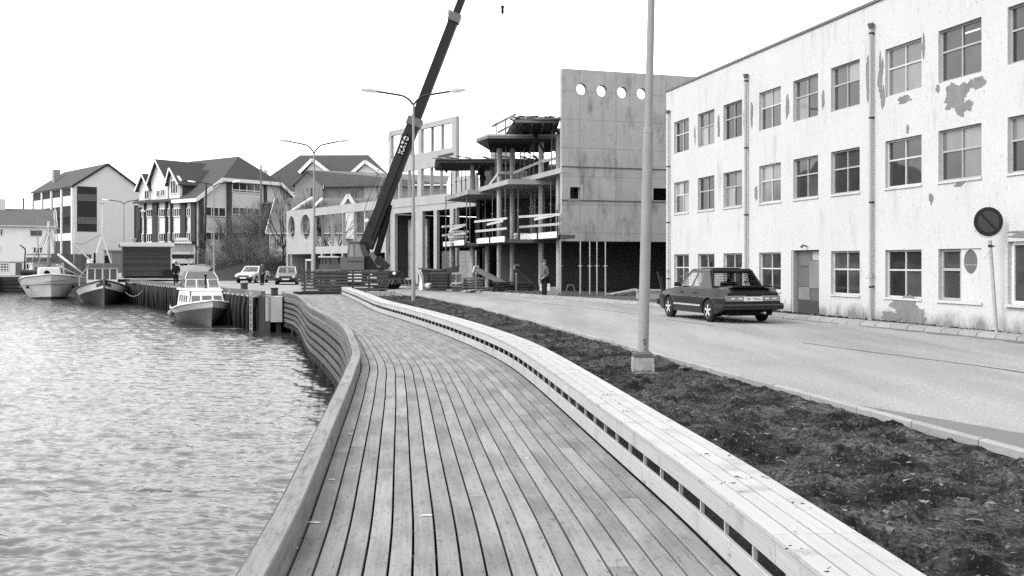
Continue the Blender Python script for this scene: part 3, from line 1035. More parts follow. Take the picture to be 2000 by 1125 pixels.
# concrete landing block at the end of the boardwalk's outer fence
x0, x1, yb = PX(529, 48.6), PX(556, 48.6) - .12, 48.6
pb = thing('mooring_block', 'pale concrete block with a rounded edge standing at the quay corner', 'concrete block', (x0, yb, WZ))
mb = MB().box(x0, x1, yb, yb + 1.4, -1.25, -0.02)
obj('block', mb, M['concrete_lt'], pb, org=(x0, yb, WZ))
mb = MB().tube([(x0 - .12, yb + .16, -1.2), (x0 - .12, yb + .16, -.04)], .17, 10)
obj('round_fender', mb, M['kerb'], pb, smooth=40, org=(x0, yb, WZ))
obj('footing', MB().box(x0 + .2, x1 - .1, yb + .2, yb + 1.3, -3, -1.25), M['darkwood'], pb, org=(x0, yb, WZ))

for (u, v0, v1, Y, lab) in ((536, 562, 578, 50.6, 'square dark timber bollard beside the concrete mooring block'), (477, 553, 565, 58.5, 'square timber bollard on the quay edge behind the cabin cruiser')):
    x = PX(u, Y); w = 5.6 / F * Y; zt = PZ(v0, Y)
    t = thing('bollard', lab, 'bollard', (x, Y, -.03), .5, 'timber bollards on the quay')
    obj('post', MB().box(-w, w, -w, w, 0, zt - .03), M['fencewood'], t)
    obj('cap', MB().box(-w - .02, w + .02, -w - .02, w + .02, zt - .03, zt + .03), M['fencewood'], t)
# ladder on the quay face
(x, y), (ux, uy) = on_quay(1.25, 0.32)
t = thing('ladder', 'pale steel ladder hanging down the dark quay wall into the water', 'ladder', (x, y, WZ))
for k in (-.2, .2):
    obj('rail', MB().bar((x + ux * k, y + uy * k, -2.1), (x + ux * k, y + uy * k, 0.25), .05, .05), M['metal_lt'], t, org=(x, y, WZ))
for z in np.arange(-2.0, 0.1, .3):
    obj('rung', MB().bar((x - ux * .18, y - uy * .18, z), (x + ux * .18, y + uy * .18, z), .035, .035), M['metal_lt'], t, org=(x, y, WZ))

# timber quay under the white house, across the harbour
tq = thing('timber_quay', 'dark horizontal timber quay front below the white house', 'quay', (-58, 117, WZ))
for k in range(5):
    z = -0.15 - k * .42
    obj('timber', MB().box(-95, -53.8, 117.4 + .02 * k, 117.7, z - .32, z), M['darkwood'], tq, org=(-58, 117, WZ))
for x in np.arange(-94, -54, 2.8):
    obj('pile', MB().tube([(x, 117.3, -3), (x, 117.3, 0.0)], .14, 7), M['darkwood'], tq, org=(-58, 117, WZ))

# barrier of horizontal boards closing the end of the boardwalk
fx0, fx1, fy = PX(585, 53.4), PX(760, 53.6), 53.4
fe = thing('board_fence', 'dark slatted board barrier across the end of the boardwalk', 'fence', (fx0, fy, 0))
mid = fx0 + (fx1 - fx0) * .50
for k in range(7):
    z = 0.02 + k * 0.172
    for (a, b, dz) in ((fx0 + .02 * (6 - k), mid + .25, .012), (mid - .22, fx1, -0.012)):
        y0 = fy if a < mid - 1 else fy + .05
        obj('board', MB().box(a, b, y0 - .02, y0 + .02, z + dz, z + dz + .118), M['fencewood'], fe, org=(fx0, fy, 0))
for x in np.linspace(fx0 + .25, fx1 - .2, 6):
    obj('post', MB().box(x - .05, x + .05, fy + .075, fy + .16, -.03, 1.24), M['fencewood'], fe, org=(fx0, fy, 0))
obj('kickboard', MB().box(fx0 - .1, PX(665, 52.4), 52.30, 52.36, -.02, .13), M['darkwood'], fe, org=(fx0, fy, 0))
# low concrete kerb block by the road
bx0, bx1, by = PX(716, 47.4), PX(761, 47.2), 47.4
t = thing('concrete_block', 'low grey concrete block between the bench end and the road', 'concrete block', (bx0, by, 0))
half = (bx0 + bx1) / 2 + .1
obj('slab', MB().box(bx0, half - .01, by, by + .5, 0, .27), M['concrete'], t, org=(bx0, by, 0))
obj('slab', MB().box(half + .01, bx1, by, by + .5, 0, .26), M['concrete'], t, org=(bx0, by, 0))
# ================================================================ windows
def window(parent, loc, rz, w, h, nx=2, tz=None, mf=None, mg=None, fw=0.06, depth=0.07, sill=False, sm=None):
    """casement window lying in the local xz plane, lower middle at loc, facing local -y; panes are sub-parts"""
    mf = mf or M['winframe']; mg = mg or M['glass']
    mb = MB()
    xs = [-w / 2 + w * i / nx for i in range(nx + 1)]
    zs = [0.0, h] if tz is None else [0.0] + [h * t for t in tz] + [h]
    holes = []
    for i in range(nx):
        for j in range(len(zs) - 1):
            a0 = xs[i] + (fw if i == 0 else fw * .42); a1 = xs[i + 1] - (fw if i == nx - 1 else fw * .42)
            b0 = zs[j] + (fw if j == 0 else fw * .5); b1 = zs[j + 1] - (fw if j == len(zs) - 2 else fw * .5)
            holes.append((a0, a1, b0, b1))
    mb.prism(rect(-w / 2, w / 2, 0, h), [rect(*q) for q in holes], lambda a, b, t: (a, t, b), 0, depth)
    f = obj('window', mb, mf, parent, loc=loc, rz=rz)
    for q in holes:
        p = MB().box(q[0] - .008, q[1] + .008, depth * .5, depth * .5 + .012, q[2] - .008, q[3] + .008)
        g = mg if not isinstance(mg, (list, tuple)) else random.choice(mg)
        obj('pane', p, g, f)
    if sill:
        obj('sill', MB().box(-w / 2 - .02, w / 2 + .02, -.085 - sill, -.087, -.055, -.004), sm or mf, f)
    return f

# ================================================================ white factory on the street
FO = Vector((10.7, 20.8, 0.0))
FRZ = math.atan2(.971, -.238)           # local x runs away from the camera along the facade, +y faces the street
fac = thing('factory_building', 'long white plastered three storey building with flaking paint beside the road', 'building', FO, FRZ)
FTOP = 8.41
FX0, FX1 = -13.0, 19.25
cols = [(17.06, 18.46), (14.86, 16.26), (12.74, 14.14), (10.16, 11.56), (8.02, 9.42), (5.95, 7.35), (3.36, 4.82), (1.28, 2.74), (-0.98, 0.48), (-4.4, -2.9), (-6.6, -5.1), (-8.8, -7.3)]
rows = [(0.77, 1.97), (3.55, 4.75), (5.87, 7.10)]
holes = []
wins = []
for ci, (a, b) in enumerate(cols):
    for ri, (z0, z1) in enumerate(rows):
        if ri == 0 and ci == 4:
            holes.append((a - .05, b + .12, 0.14, 2.02)); continue
        if ri == 0 and ci == 8:
            z0, z1 = 0.76, 2.1
        holes.append((a, b, z0, z1)); wins.append((ci, ri, a, b, z0, z1))
fm = lambda a, b, t: (a, -t, b)
w = MB().prism(rect(FX0, FX1, 0.0, FTOP), [rect(*q) for q in holes], fm, 0.0, 0.30)
obj('front_wall', w, M['plaster'], fac)
e = MB().box(FX1 - .3, FX1 - .001, -13, -.301, 0, FTOP)
obj('end_wall', e, M['plaster'], fac)
obj('rear_wall', MB().box(FX0, FX1 - .301, -13, -12.7, 0, FTOP), M['plaster'], fac)
obj('roof', MB().box(FX0, FX1 - .301, -12.699, -.301, FTOP - .4, FTOP - .2), M['roof'], fac)
obj('coping', MB().box(FX0 - .03, FX1 + .05, -.33, .045, FTOP + .002, FTOP + .075), M['metal_md'], fac)
obj('coping', MB().box(FX1 - .33, FX1 + .05, -13, -.332, FTOP + .002, FTOP + .075), M['metal_md'], fac)
for (ci, ri, a, b, z0, z1) in wins:
    cx, wd, hh = (a + b) / 2, b - a - .006, z1 - z0 - .006
    glass = ([M['glass_dim']] if ri and ci in (0, 1, 2) and (ci + ri) % 2 == 0 else [M['glass'], M['glass'], M['glass_curtain']] if (ci * 5 + ri) % 4 else [M['glass_curtain'], M['glass_curtain'], M['glass']]) if ri else [M['glass'], M['glass_dim']]
    mfr = M['winframe'] if ri == 0 else M['winframe_dark'] if (ci * 7 + ri * 3) % 3 else M['winframe']
    if ri == 0 and ci == 7:      # half glazed, half blanked off with a panel that has an oval opening
        window(fac, (cx + .37, -.085, z0 + .003), math.pi, .70, hh, 1, (.60,), M['winframe_dark'], glass, .06, .07)
        pn = MB().prism(rect(a + .004, a + .70, z0 + .003, z1 - .003), [ell(a + .39, z0 + .90, .225, .275, 28)], fm, 0.03, .09)
        pnl = obj('window_panel', pn, M['plaster'], fac)
        obj('oval_glass', MB().prism(ell(a + .39, z0 + .90, .22, .27, 28), [], fm, .05, .06), M['glass_curtain'], pnl)
        obj('oval_bar', MB().box(a + .18, a + .60, -.048, -.040, z0 + .82, z0 + .835), M['winframe_dark'], pnl)
        obj('sill', MB().box(a - .04, b + .04, .001, .04, z0 - .06, z0 - .004), M['plaster'], pnl)
        continue
    if ri == 0 and ci == 8:
        window(fac, (cx, -.10, z0 + .003), math.pi, wd, hh, 3, None, M['white'], glass, .075, .07, sill=.10, sm=M['plaster'])
        continue
    window(fac, (cx, -.085, z0 + .003), math.pi, wd, hh, 2, (.58,), mfr, glass, .042, .06, sill=0 if ri == 2 else .03, sm=M['plaster'])
# boarded door: a patchwork of sheets
a, b = cols[4][0] - .05, cols[4][1] + .12
dr = obj('door', MB().box(a + .003, b - .003, -.20, -.16, .143, 2.017), M['oldwood'], fac)
obj('door_jamb', MB().box(b - .10, b - .004, -.159, -.02, .145, 2.015), M['winframe_dark'], dr)
obj('door_jamb', MB().box(a + .004, a + .06, -.159, -.04, .145, 2.015), M['winframe_dark'], dr)
W_ = b - a
for (x0, x1, z0, z1, m, t) in ((.06, .60, 1.55, 2.0, 'metal_md', .014), (.62, .98, 1.72, 1.98, 'metal_lt', .010), (.50, .94, .90, 1.70, 'bare', .018), (.04, .55, .95, 1.52, 'oldwood', .011),
                              (.55, .95, .34, .88, 'oldwood', .013), (.06, .52, .55, .93, 'bare', .02), (.10, .86, .15, .545, 'rust', .022)):
    # fractions run from the far end of the door
    obj('patch_sheet', MB().box(b - .10 - x1 * (W_ - .18), b - .10 - x0 * (W_ - .18), -.158, -.158 + t, z0, z1), M[m], dr)
# drainpipes
for si, (x, zt, zb) in enumerate(((18.85, 7.5, .15), (12.30, 7.72, .15), (5.30, 7.75, .15), (-1.7, 7.75, .15))):
    dp = obj('drainpipe', MB().tube([(x, .10, zb), (x, .10, zt)], .044, 10), M['winframe_dark'] if si else M['plaster'], fac, smooth=40)
    obj('hopper', MB().lathe([(.045, 0), (.055, .03), (.085, .12), (.085, .15)], (x, .10, zt - .02), 10), M['metal_md'], dp)
    for z in np.arange(1.0, zt, 2.2):
        obj('bracket', MB().lathe([(.055, 0), (.055, .04)], (x, .10, z), 10).merge(MB().box(x - .02, x + .02, .0, .06, z, z + .05)), M['metal_dk'], dp)
    obj('pipe_joint', MB().lathe([(.058, 0), (.058, .12)], (x, .10, 1.25), 10), M['winframe_dark'], dp)
# bare patches where the paint and render have come away
BN = [0]
def bare(cx, cz, rx, rz, seed, n=80, rough=.35):
    BN[0] += 1
    lift = .004 + .0006 * BN[0]
    pts = []
    for k in range(n):
        a = 2 * math.pi * k / n
        r = 1 + rough * noise.noise((math.cos(a) * 1.6 + seed, math.sin(a) * 1.6, seed * 2.1)) * 1.6 + .26 * noise.noise((math.cos(a) * 5 + seed, math.sin(a) * 5, 3)) + .16 * noise.noise((math.cos(a) * 14 + seed, math.sin(a) * 14, 8))
        pts.append((cx + rx * math.cos(a) * r, cz + rz * math.sin(a) * r))
    obj('bare_patch', MB().prism(pts, [], lambda p, q, t: (p, t, q), .0012, lift), M['bare'], fac)
bare(2.10, 5.45, .34, .34, 1.3); bare(1.72, 5.18, .16, .13, 6.1); bare(1.45, 5.66, .26, .14, 2.2); bare(2.75, 5.75, .07, .10, 3); bare(1.78, 5.62, .18, .09, 9.4)
bare(4.02, 5.70, .26, .09, 4.4); bare(3.9, 4.95, .05, .11, 5.0); bare(3.28, 6.85, .05, .26, 5.5); bare(3.0, 3.18, .07, .13, 7)
bare(2.02, 3.44, .14, .05, 8.1)
bare(5.02, 6.5, .10, .55, 8); bare(5.56, 6.5, .07, .60, 9); bare(4.9, 5.9, .07, .3, 12.2)
bare(3.95, .52, .55, .34, 10); bare(3.55, .34, .36, .28, 11); bare(4.6, .28, .35, .14, 13)
for x, z, rx, rz, sd_ in ((9.75, 6.4, .09, .35, 1), (12.05, 6.5, .07, .4, 2), (7.75, 6.3, .06, .25, 3), (14.5, 6.4, .09, .35, 4), (16.5, 6.4, .05, .3, 5), (11.75, 3.9, .08, .25, 15), (12.55, 6.4, .05, .4, 16), (-.3, 5.72, .2, .08, 17)):
    bare(x, z, rx, rz, sd_ + 20)
# crumbled edge above the last wide window and weeds of dark grit along the foot of the wall
bare(-.25, 2.28, .62, .05, 31, rough=.6); bare(.1, 2.22, .3, .035, 33, rough=.6)
mb = MB()
for k in range(420):
    x = random.uniform(-6, 18); r = random.uniform(.012, .035)
    mb.ball((x, random.uniform(.0, .07), .145 + r * .3), r * 1.6, r, r, 5, 4)
tag(obj('grit', mb, M['soil'], fac), kind='stuff')
# a small lamp bracket over the door
obj('door_lamp', MB().tube([(8.6, 0, 2.12), (8.6, .16, 2.16), (8.6, .2, 2.1)], [.02, .03, .05], 8), M['metal_md'], fac)
# a lit tube lamp seen behind an upper pane
obj('ceiling_tube', MB().box(1.45, 1.95, -.112, -.108, 6.86, 6.90), M['lamp'], fac)

# ================================================================ unfinished concrete building
UB = thing('unfinished_building', 'unfinished concrete building with open floors and a windowless wall with round holes', 'building', (0, 50, .1))
UO = (0, 50, .1)
def ub(name, mb, m, smooth=False):
    return obj(name, mb, m, UB, smooth, org=UO)
A0 = Vector((2.39, 47.5, 0)); A1 = Vector((9.9, 49.9, 0)); AU = (A1 - A0).normalized(); AN = Vector((AU.y, -AU.x, 0))   # AN faces the camera
WALLT = 10.92
def amap(a, b, t):
    p = A0 + AU * a - AN * t
    return (p.x, p.y, b)
def a_of_u(u):
    k = (u - 1000) / F
    return (A0.x - k * A0.y) / (k * AU.y - AU.x)
hz = [10.93 - .0, ]
holes = []
for u, v in ((1136, 174), (1176, 177.5), (1216, 180.5), (1254, 183)):
    a = a_of_u(u); Y = A0.y + AU.y * a
    holes.append(ell(a, PZ(v, Y), .275, .275, 28))
sa = a_of_u(1113.5); sb = a_of_u(1133.5)
holes.append(rect(sa, sb, PZ(389, 47.9), PZ(366.5, 47.9)))
sa2 = a_of_u(1276)
holes.append(rect(sa2, sa2 + 1.3, PZ(392, 49.2), PZ(368, 49.2)))
zb = 2.68
ub('gable_wall', MB().prism(rect(0, 7.8, zb, WALLT), holes, amap, 0, .28), M['concrete'])
# projecting day joint and ledges
for z, h_ in ((PZ(326.5, 47.6), .05), (PZ(392, 47.6), .05)):
    ub('day_joint', MB().hexa([amap(-.02, z, -.03), amap(7.8, z, -.03), amap(7.8, z, -.002), amap(-.02, z, -.002)],
                              [amap(-.02, z + h_, -.03), amap(7.8, z + h_, -.03), amap(7.8, z + h_, -.002), amap(-.02, z + h_, -.002)]), M['concrete_dk'])
ub('wall_opening_frame', MB().prism(rect(sa - .12, sb + .12, PZ(389, 47.9) - .12, PZ(366.5, 47.9) + .12), [rect(sa - .01, sb + .01, PZ(389, 47.9) - .01, PZ(366.5, 47.9) + .01)], amap, -.03, -.003), M['concrete_lt'])
# wall to the factory side under the gable and the wall end beside the factory
ub('side_wall', MB().prism(rect(5.6, 7.8, .1, zb - .003), [], amap, .02, .26), M['concrete'])
# floors: saw-toothed bays
bays = {
    'a': [(2.36, 47.45), (0.5, 53.4), (3.0, 55.5), (9.6, 57), (9.6, 50.2)],
    'b': [(1.93, 51.3), (-.21, 51.0), (-1.98, 57.0), (1.0, 60.5), (9.0, 62), (9.0, 53.2)],
    'c': [(1.0, 57.1), (-2.53, 56.5), (-4.25, 62.7), (-1.0, 67), (8.5, 68), (8.5, 58.6)],
}
off = {'a': 0.0, 'b': -.26, 'c': -.40}
def slab(name, pts, z0, z1, m, edge=None):
    return ub(name, MB().prism(pts, [], lambda a, b, t: (a, b, t), z0, z1), m)
for k, pts in bays.items():
    slab('floor_slab', pts, 5.94 + off[k], 6.19 + off[k], M['concrete_lt'])
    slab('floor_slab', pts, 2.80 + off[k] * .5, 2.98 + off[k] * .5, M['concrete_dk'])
# the ground slab edge and rear walls close off the inside; their darkened concrete deepens the shade
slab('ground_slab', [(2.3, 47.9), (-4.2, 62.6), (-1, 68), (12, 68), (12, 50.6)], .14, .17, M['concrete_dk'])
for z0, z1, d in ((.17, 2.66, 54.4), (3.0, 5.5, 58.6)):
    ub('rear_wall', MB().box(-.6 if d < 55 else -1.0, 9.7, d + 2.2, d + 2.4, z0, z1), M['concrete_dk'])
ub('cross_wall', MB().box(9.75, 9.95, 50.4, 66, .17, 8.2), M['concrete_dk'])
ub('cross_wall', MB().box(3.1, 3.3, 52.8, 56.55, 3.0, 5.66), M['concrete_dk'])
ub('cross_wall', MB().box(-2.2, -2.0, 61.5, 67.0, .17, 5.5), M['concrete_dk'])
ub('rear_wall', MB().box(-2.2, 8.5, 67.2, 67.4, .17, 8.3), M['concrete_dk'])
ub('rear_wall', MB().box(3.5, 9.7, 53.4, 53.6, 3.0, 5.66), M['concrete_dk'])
# round columns, storey by storey
for (u, Y, floors) in ((1057, 51.8, (0, 1, 2)), (1092, 49.5, (0, 1, 2)), (975.5, 54.3, (0, 1, 2)), (1001, 54.9, (0, 1, 2)), (923, 58.6, (0, 2)), (1040, 56.5, (1,)), (884, 62.7, (0,)), (952, 58.0, (0,))):
    x = PX(u, Y)
    k = 'a' if u > 1050 else 'b' if u in (975.5, 1001) else 'c'
    zz = [(.17, 2.80 + off[k] * .5), (2.98 + off[k] * .5, 5.94 + off[k]), (6.19 + off[k], 8.32 if k == 'a' else 8.05 if k == 'b' else 7.5)]
    for fl in floors:
        ub('column', MB().lathe([(.145, zz[fl][0]), (.145, zz[fl][1])], (x, Y, 0), 14), M['concrete_lt'] if fl == 2 else M['concrete'], smooth=40)
# stair core and blocks of pale wall seen behind the upper floor
ub('inner_wall', MB().box(PX(957, 57.5), PX(1000, 57.5), 59.5, 59.7, 5.95, 8.6), M['concrete_lt'])
ub('inner_wall', MB().box(PX(1030, 58), PX(1088, 58), 58.5, 58.7, 6.0, 7.3), M['concrete_dk'])

# formwork decks of timber under the next floor
fw_lab = {'a': 'highest timber formwork deck, against the wall with round holes', 'b': 'middle formwork deck with a pale slab edge and a guard rail on it', 'c': 'lowest formwork deck, nearest the crane boom'}
def formwork(key, x0, x1, y0, y1, z0, skew):
    t = thing('formwork', fw_lab[key], 'formwork', (x0, y0, z0), 0, 'formwork decks under the next floor')
    n = 9
    obj('deck_sheet', MB().hexa([(x0, y0, z0 + .22), (x1, y0 + skew, z0 + .22), (x1, y1, z0 + .22), (x0 - .5, y1, z0 + .22)],
                                [(x0, y0, z0 + .30), (x1, y0 + skew, z0 + .30), (x1, y1, z0 + .30), (x0 - .5, y1, z0 + .30)]), M['oldwood'], t, org=(x0, y0, z0))
    for i in range(n):
        f = i / (n - 1)
        y = y0 + .08 + (y1 - y0 - .3) * f
        obj('joist', MB().box(x0 - .5 * f + .02, x1 - .05, y + skew * .5, y + .1 + skew * .5, z0 + .09, z0 + .215), M['oldwood'], t, org=(x0, y0, z0))
    for i in range(4):
        x = x0 + .25 + (x1 - x0 - .6) * i / 3
        obj('bearer', MB().box(x, x + .1, y0 + .1 + skew, y1 - .1, z0 - .06, z0 + .085), M['darkwood'], t, org=(x0, y0, z0))
    for i in range(9):
        x = x0 - .25 + (x1 - x0) * i / 9
        L = random.uniform(1.2, 2.6); dx = random.uniform(.2, 1.2); zz = z0 + .32 + .05 * (i % 3)
        obj('plank', MB().bar((x, y0 - random.uniform(.0, .25), zz), (min(x + dx, x1 - .1), y0 + L, zz + random.uniform(.0, .10)), .14, .045), M['rawwood' if i % 3 == 0 else 'oldwood'], t, org=(x0, y0, z0))
    for i in range(12):
        x = x0 + .1 + (x1 - x0 - .4) * (i + random.random() * .6) / 12
        yb = y0 + random.uniform(.05, .3)
        obj('plank', MB().bar((x, yb + .3, z0 + .47), (x + random.uniform(.15, .45), yb, z0 + .40), .1, .05), M['rawwood' if i % 2 else 'oldwood'], t, org=(x0, y0, z0))
    return t
fa = formwork('a', PX(1005, 48.3), 2.32, 48.1, 54, 8.3, -.45)
for k in range(3):
    obj('plank', MB().bar((PX(1004, 48.2) - .03, 48.0 + .12 * k, 8.50 + .08 * k), (PX(1046, 50), 50.5, 8.98 + .06 * k), .16, .05), M['rawwood' if k == 1 else 'oldwood'], fa, org=fa.location)
fc = formwork('c', PX(851, 56.7), 2.2, 56.6, 62.0, 7.28, .35)
for k in range(3):
    obj('plank', MB().bar((PX(858, 56.4), 56.3 + .15 * k, 7.60 + .06 * k), (PX(882, 58), 58.5, 7.98 + .06 * k), .18, .05), M['oldwood'], fc, org=fc.location)
# bay b: slab already cast on its formwork
tb = thing('formwork', fw_lab['b'], 'formwork', (-1.26, 51, 7.9), 0, 'formwork decks under the next floor')
ob = (-1.26, 51, 7.9)
pts = [(-1.26, 51.0), (2.28, 51.1), (4.5, 57), (-1.2, 57), (-1.9, 52.7)]
obj('deck_sheet', MB().prism(pts, [], lambda a, b, t: (a, b, t), 8.02, 8.14), M['oldwood'], tb, org=ob)
obj('fresh_slab', MB().prism(pts, [], lambda a, b, t: (a, b, t), 8.143, 8.24), M['concrete_lt'], tb, org=ob)
for i in range(8):
    y = 51.3 + i * .7
    obj('joist', MB().box(-1.25, 2.2, y, y + .1, 7.88, 8.015), M['darkwood'], tb, org=ob)
gr = thing('guard_rail', 'rising timber guard rail on the middle formwork deck against the sky', 'guard rail', (-1.2, 51.5, 8.24), 0, 'timber guard rails on the open floors')
og = (-1.2, 51.5, 8.24)
for u, v0 in ((969, 239), (987.5, 231)):
    x = PX(u, 51.6)
    obj('post', MB().box(x - .035, x + .035, 51.56, 51.63, 8.24, PZ(v0, 51.6)), M['oldwood'], gr, org=og)
obj('rail', MB().bar(P(961, 247, 51.5), P(1008, 223, 52.6), .05, .13), M['rawwood'], gr, org=og)
obj('rail', MB().bar(P(972, 259, 51.5), P(1007, 241, 52.6), .05, .12), M['rawwood'], gr, org=og)

# guard rails with toe boards along each bay's edge at first-floor level
rail_lab = {'a': 'white toe boards and steep rails on the first floor beside the concrete wall', 'b': 'first floor guard rail of the middle bay with stacked boards behind it', 'c': 'first floor guard rail of the bay closest to the crane'}
for k in 'abc':
    if k == 'a': p0, p1 = Vector((2.30, 47.42, 0)), Vector((0.45, 53.3, 0))
    if k == 'b': p0, p1 = Vector((-.22, 50.9, 0)), Vector((-2.02, 56.9, 0))
    if k == 'c': p0, p1 = Vector((-2.56, 56.4, 0)), Vector((-4.3, 62.5, 0))
    n = Vector((-(p1 - p0).y, (p1 - p0).x, 0)).normalized() * -1
    n = Vector((-abs(n.x), n.y * (1 if n.x < 0 else -1), 0))
    t = thing('guard_rail', rail_lab[k], 'guard rail', (p0.x, p0.y, 2.9), 0, 'timber guard rails on the open floors')
    oo = (p0.x, p0.y, 2.9)
    zf = 2.98 + off[k] * .5
    d = (p1 - p0)
    for f in (.02, .5, .98):
        q = p0 + d * f + n * .1
        obj('post', MB().bar((q.x, q.y, zf - .25), (q.x, q.y, zf + 1.2), .06, .06), M['metal_dk'], t, org=oo)
    for (f0, f1) in ((.03, .49), (.51, .97)):
        a_, b_ = p0 + d * f0 + n * .05, p0 + d * f1 + n * .05
        obj('toe_board', MB().bar((a_.x, a_.y, zf + .02), (b_.x, b_.y, zf + .02), .04, .30), M['white'], t, org=oo)
    tl = {'a': .2, 'b': .1, 'c': .16}[k]
    for z, f0, f1, dz in ((1.15, -.06, .98, tl), (.58, -.05, .95, tl * .4), (.85, .05, .55, -.1)):
        a_, b_ = p0 + d * f0 + n * .15, p0 + d * f1 + n * .15
        obj('rail', MB().bar((a_.x, a_.y, zf + z - dz), (b_.x, b_.y, zf + z - dz * .2), .04, .12), M['rawwood'], t, org=oo)
    # return edge facing the camera
    if k != 'c':
        q0 = {'a': Vector((.45, 53.3, 0)), 'b': Vector((-2.0, 56.95, 0))}[k]; q1 = {'a': Vector((1.6, 54.2, 0)), 'b': Vector((-.8, 58.3, 0))}[k]
        obj('toe_board', MB().bar((q0.x, q0.y, zf + .03), (q1.x, q1.y, zf + .03), .04, .28), M['oldwood'], t, org=oo)
# braced handrail on the second floor
t = thing('guard_rail', 'long sloping white board rail across the second floor columns', 'guard rail', (-1, 51, 5.9), 0, 'timber guard rails on the open floors')
for a_, b_ in ((P(952, 367, 56), P(974, 337, 54.0)), (P(974, 337.5, 53.9), P(1005, 337.5, 53.9)), (P(1003, 338, 53.5), P(1063, 313, 51.4)), (P(1060, 315, 51.3), P(1087, 309, 50.0))):
    obj('rail', MB().bar(a_, b_, .05, .14), M['rawwood'], t, org=(-1, 51, 5.9))
# stacks of boards left on the first floor
for (x, y, L, n_, lab) in ((PX(878, 59), 59.2, 1.1, 5, 'short stack of white boards on the first floor, behind the slanting rails'), (PX(1008, 53), 53.5, .8, 3, 'white block of boards lying between two round columns on the first floor')):
    z = 2.98 - .2
    t = thing('board_stack', lab, 'board stack', (x, y, z), .1, 'boards stored on the open first floor')
    for i in range(n_):
        obj('board', MB().box(random.uniform(-.1, 0), L + random.uniform(-.2, .1), 0, .9, .02 + i * .16, .14 + i * .16), M['white' if i % 2 == 0 else 'rawwood'], t)

# steel props
props = [(1133.5, 46.6, .12, 2.67), (1152, 46.4, .12, 2.67), (1166, 46.5, .12, 2.67), (1182.5, 46.3, .12, 2.67),
         (1094.5, 47.25, .12, 2.67), (871, 58.3, .2, 5.53), (911.5, 57.6, 2.8, 5.52), (918, 58.8, 2.8, 5.53),
         (962, 55.5, 2.85, 5.66), (987, 52.2, 2.85, 5.66), (1012, 51.8, 2.85, 5.66), (1036, 52.6, 2.95, 5.92), (1045, 52.2, 2.98, 5.92), (1076, 49.8, 2.98, 5.92),
         (1042.5, 52.5, 6.2, 8.22), (1077.5, 50.0, 6.2, 8.22), (988, 53.4, 5.94, 7.85), (1024, 53.8, 5.94, 7.85), (891, 60.3, 5.8, 7.2), (901.5, 60.0, 5.8, 7.2), (909.5, 59.0, 5.8, 7.2), (934, 58.4, 5.8, 7.2), (959, 57.5, 5.8, 7.2),
         (948, 59.0, 2.8, 5.5), (974, 56.5, 2.85, 5.66), (1003, 56.2, 2.85, 5.66), (1064, 53.0, 2.98, 5.92), (1086, 51.0, 2.98, 5.92), (1061, 53.2, 6.2, 8.22), (1086, 50.8, 6.2, 8.22), (945, 59.6, 5.8, 7.2), (968, 56.0, 5.94, 7.85), (882, 61.8, 5.6, 7.2)]
for i, (u, Y, z0, z1) in enumerate(props):
    x = PX(u, Y)
    where = 'under the concrete wall with round holes' if i < 4 else 'at the corner of the concrete wall' if i == 4 else 'on the first floor under the slab' if 2 < z0 < 5 else 'beside the ground floor opening of the bay near the crane' if i == 5 else 'holding up the formwork on the second floor'
    fl = 0 if z0 < 1 else 1 if z0 < 5 else 2
    rank = sorted([q[0] for q in props[4:] if (0 if q[2] < 1 else 1 if q[2] < 5 else 2) == fl], reverse=True).index(u) if i >= 4 else i
    ords = ['eleventh', 'twelfth', 'thirteenth', 'fourteenth', 'fifteenth', 'sixteenth', 'seventeenth', 'eighteenth']
    nth = (['first', 'second', 'third', 'fourth', 'fifth', 'sixth', 'seventh', 'eighth', 'ninth', 'tenth'] + ords)[rank]
    if i < 4: lab = 'pale steel prop under the wall with round holes, %s of four from the man' % nth
    elif i < 6: lab = 'slender steel prop standing ' + where
    else: lab = '%s steel prop from the concrete wall among those on the %s floor' % (nth, 'first' if fl == 1 else 'second')
    t = thing('steel_prop', lab, 'prop', (x, Y, z0), 0, 'steel props ' + where)
    hgt = z1 - z0
    m = M['metal_lt'] if i < 5 else M['metal_md']
    obj('outer_tube', MB().lathe([(.06, 0), (.06, .015), (.033, .016), (.033, hgt * .55)], n=8), m, t)
    obj('inner_tube', MB().lathe([(.026, hgt * .55), (.026, hgt - .012), (.06, hgt - .011), (.06, hgt)], n=8), m, t)
    obj('collar', MB().lathe([(.05, hgt * .52), (.05, hgt * .56)], n=8).merge(MB().bar((-.12, 0, hgt * .54), (.12, 0, hgt * .54), .02, .02)), m, t)

# ladders and cross braces on the upper floors
t = thing('ladder', 'steel ladder leaning through the middle formwork between round columns', 'ladder', (PX(1030, 54.5), 54.5, 5.93))
o_ = (PX(1030, 54.5), 54.5, 5.93)
for u0, u1 in ((1012, 1019), (1030, 1039)):
    obj('stile', MB().bar((PX(u0 + 2, 54.5), 54.5, 5.93), (PX(u1, 55.2), 55.4, 9.2), .05, .06), M['metal_md'], t, org=o_)
for k in range(10):
    f = k / 10
    z = 6.2 + 3.0 * f; y = 54.55 + .85 * f
    obj('rung', MB().bar((PX(1013 + 7 * f, 54.5), y, z), (PX(1031 + 9 * f, 54.5), y, z), .03, .03), M['metal_md'], t, org=o_)
t = thing('cross_brace', 'dark crossed timber braces beside the tall round column on the second floor', 'brace', (PX(1050, 50.5), 50.5, 6.0))
o_ = (PX(1050, 50.5), 50.5, 6.0)
for a_, b_ in ((P(1037, 252, 50.6), P(1064, 298, 50.6)), (P(1054, 252, 50.7), P(1033, 300, 50.7)), (P(1083, 252, 48.9), P(1094, 262, 48.9)), (P(958, 297, 53), P(970, 277, 53))):
    obj('brace', MB().bar(a_, b_, .12, .12), M['darkwood'], t, org=o_)

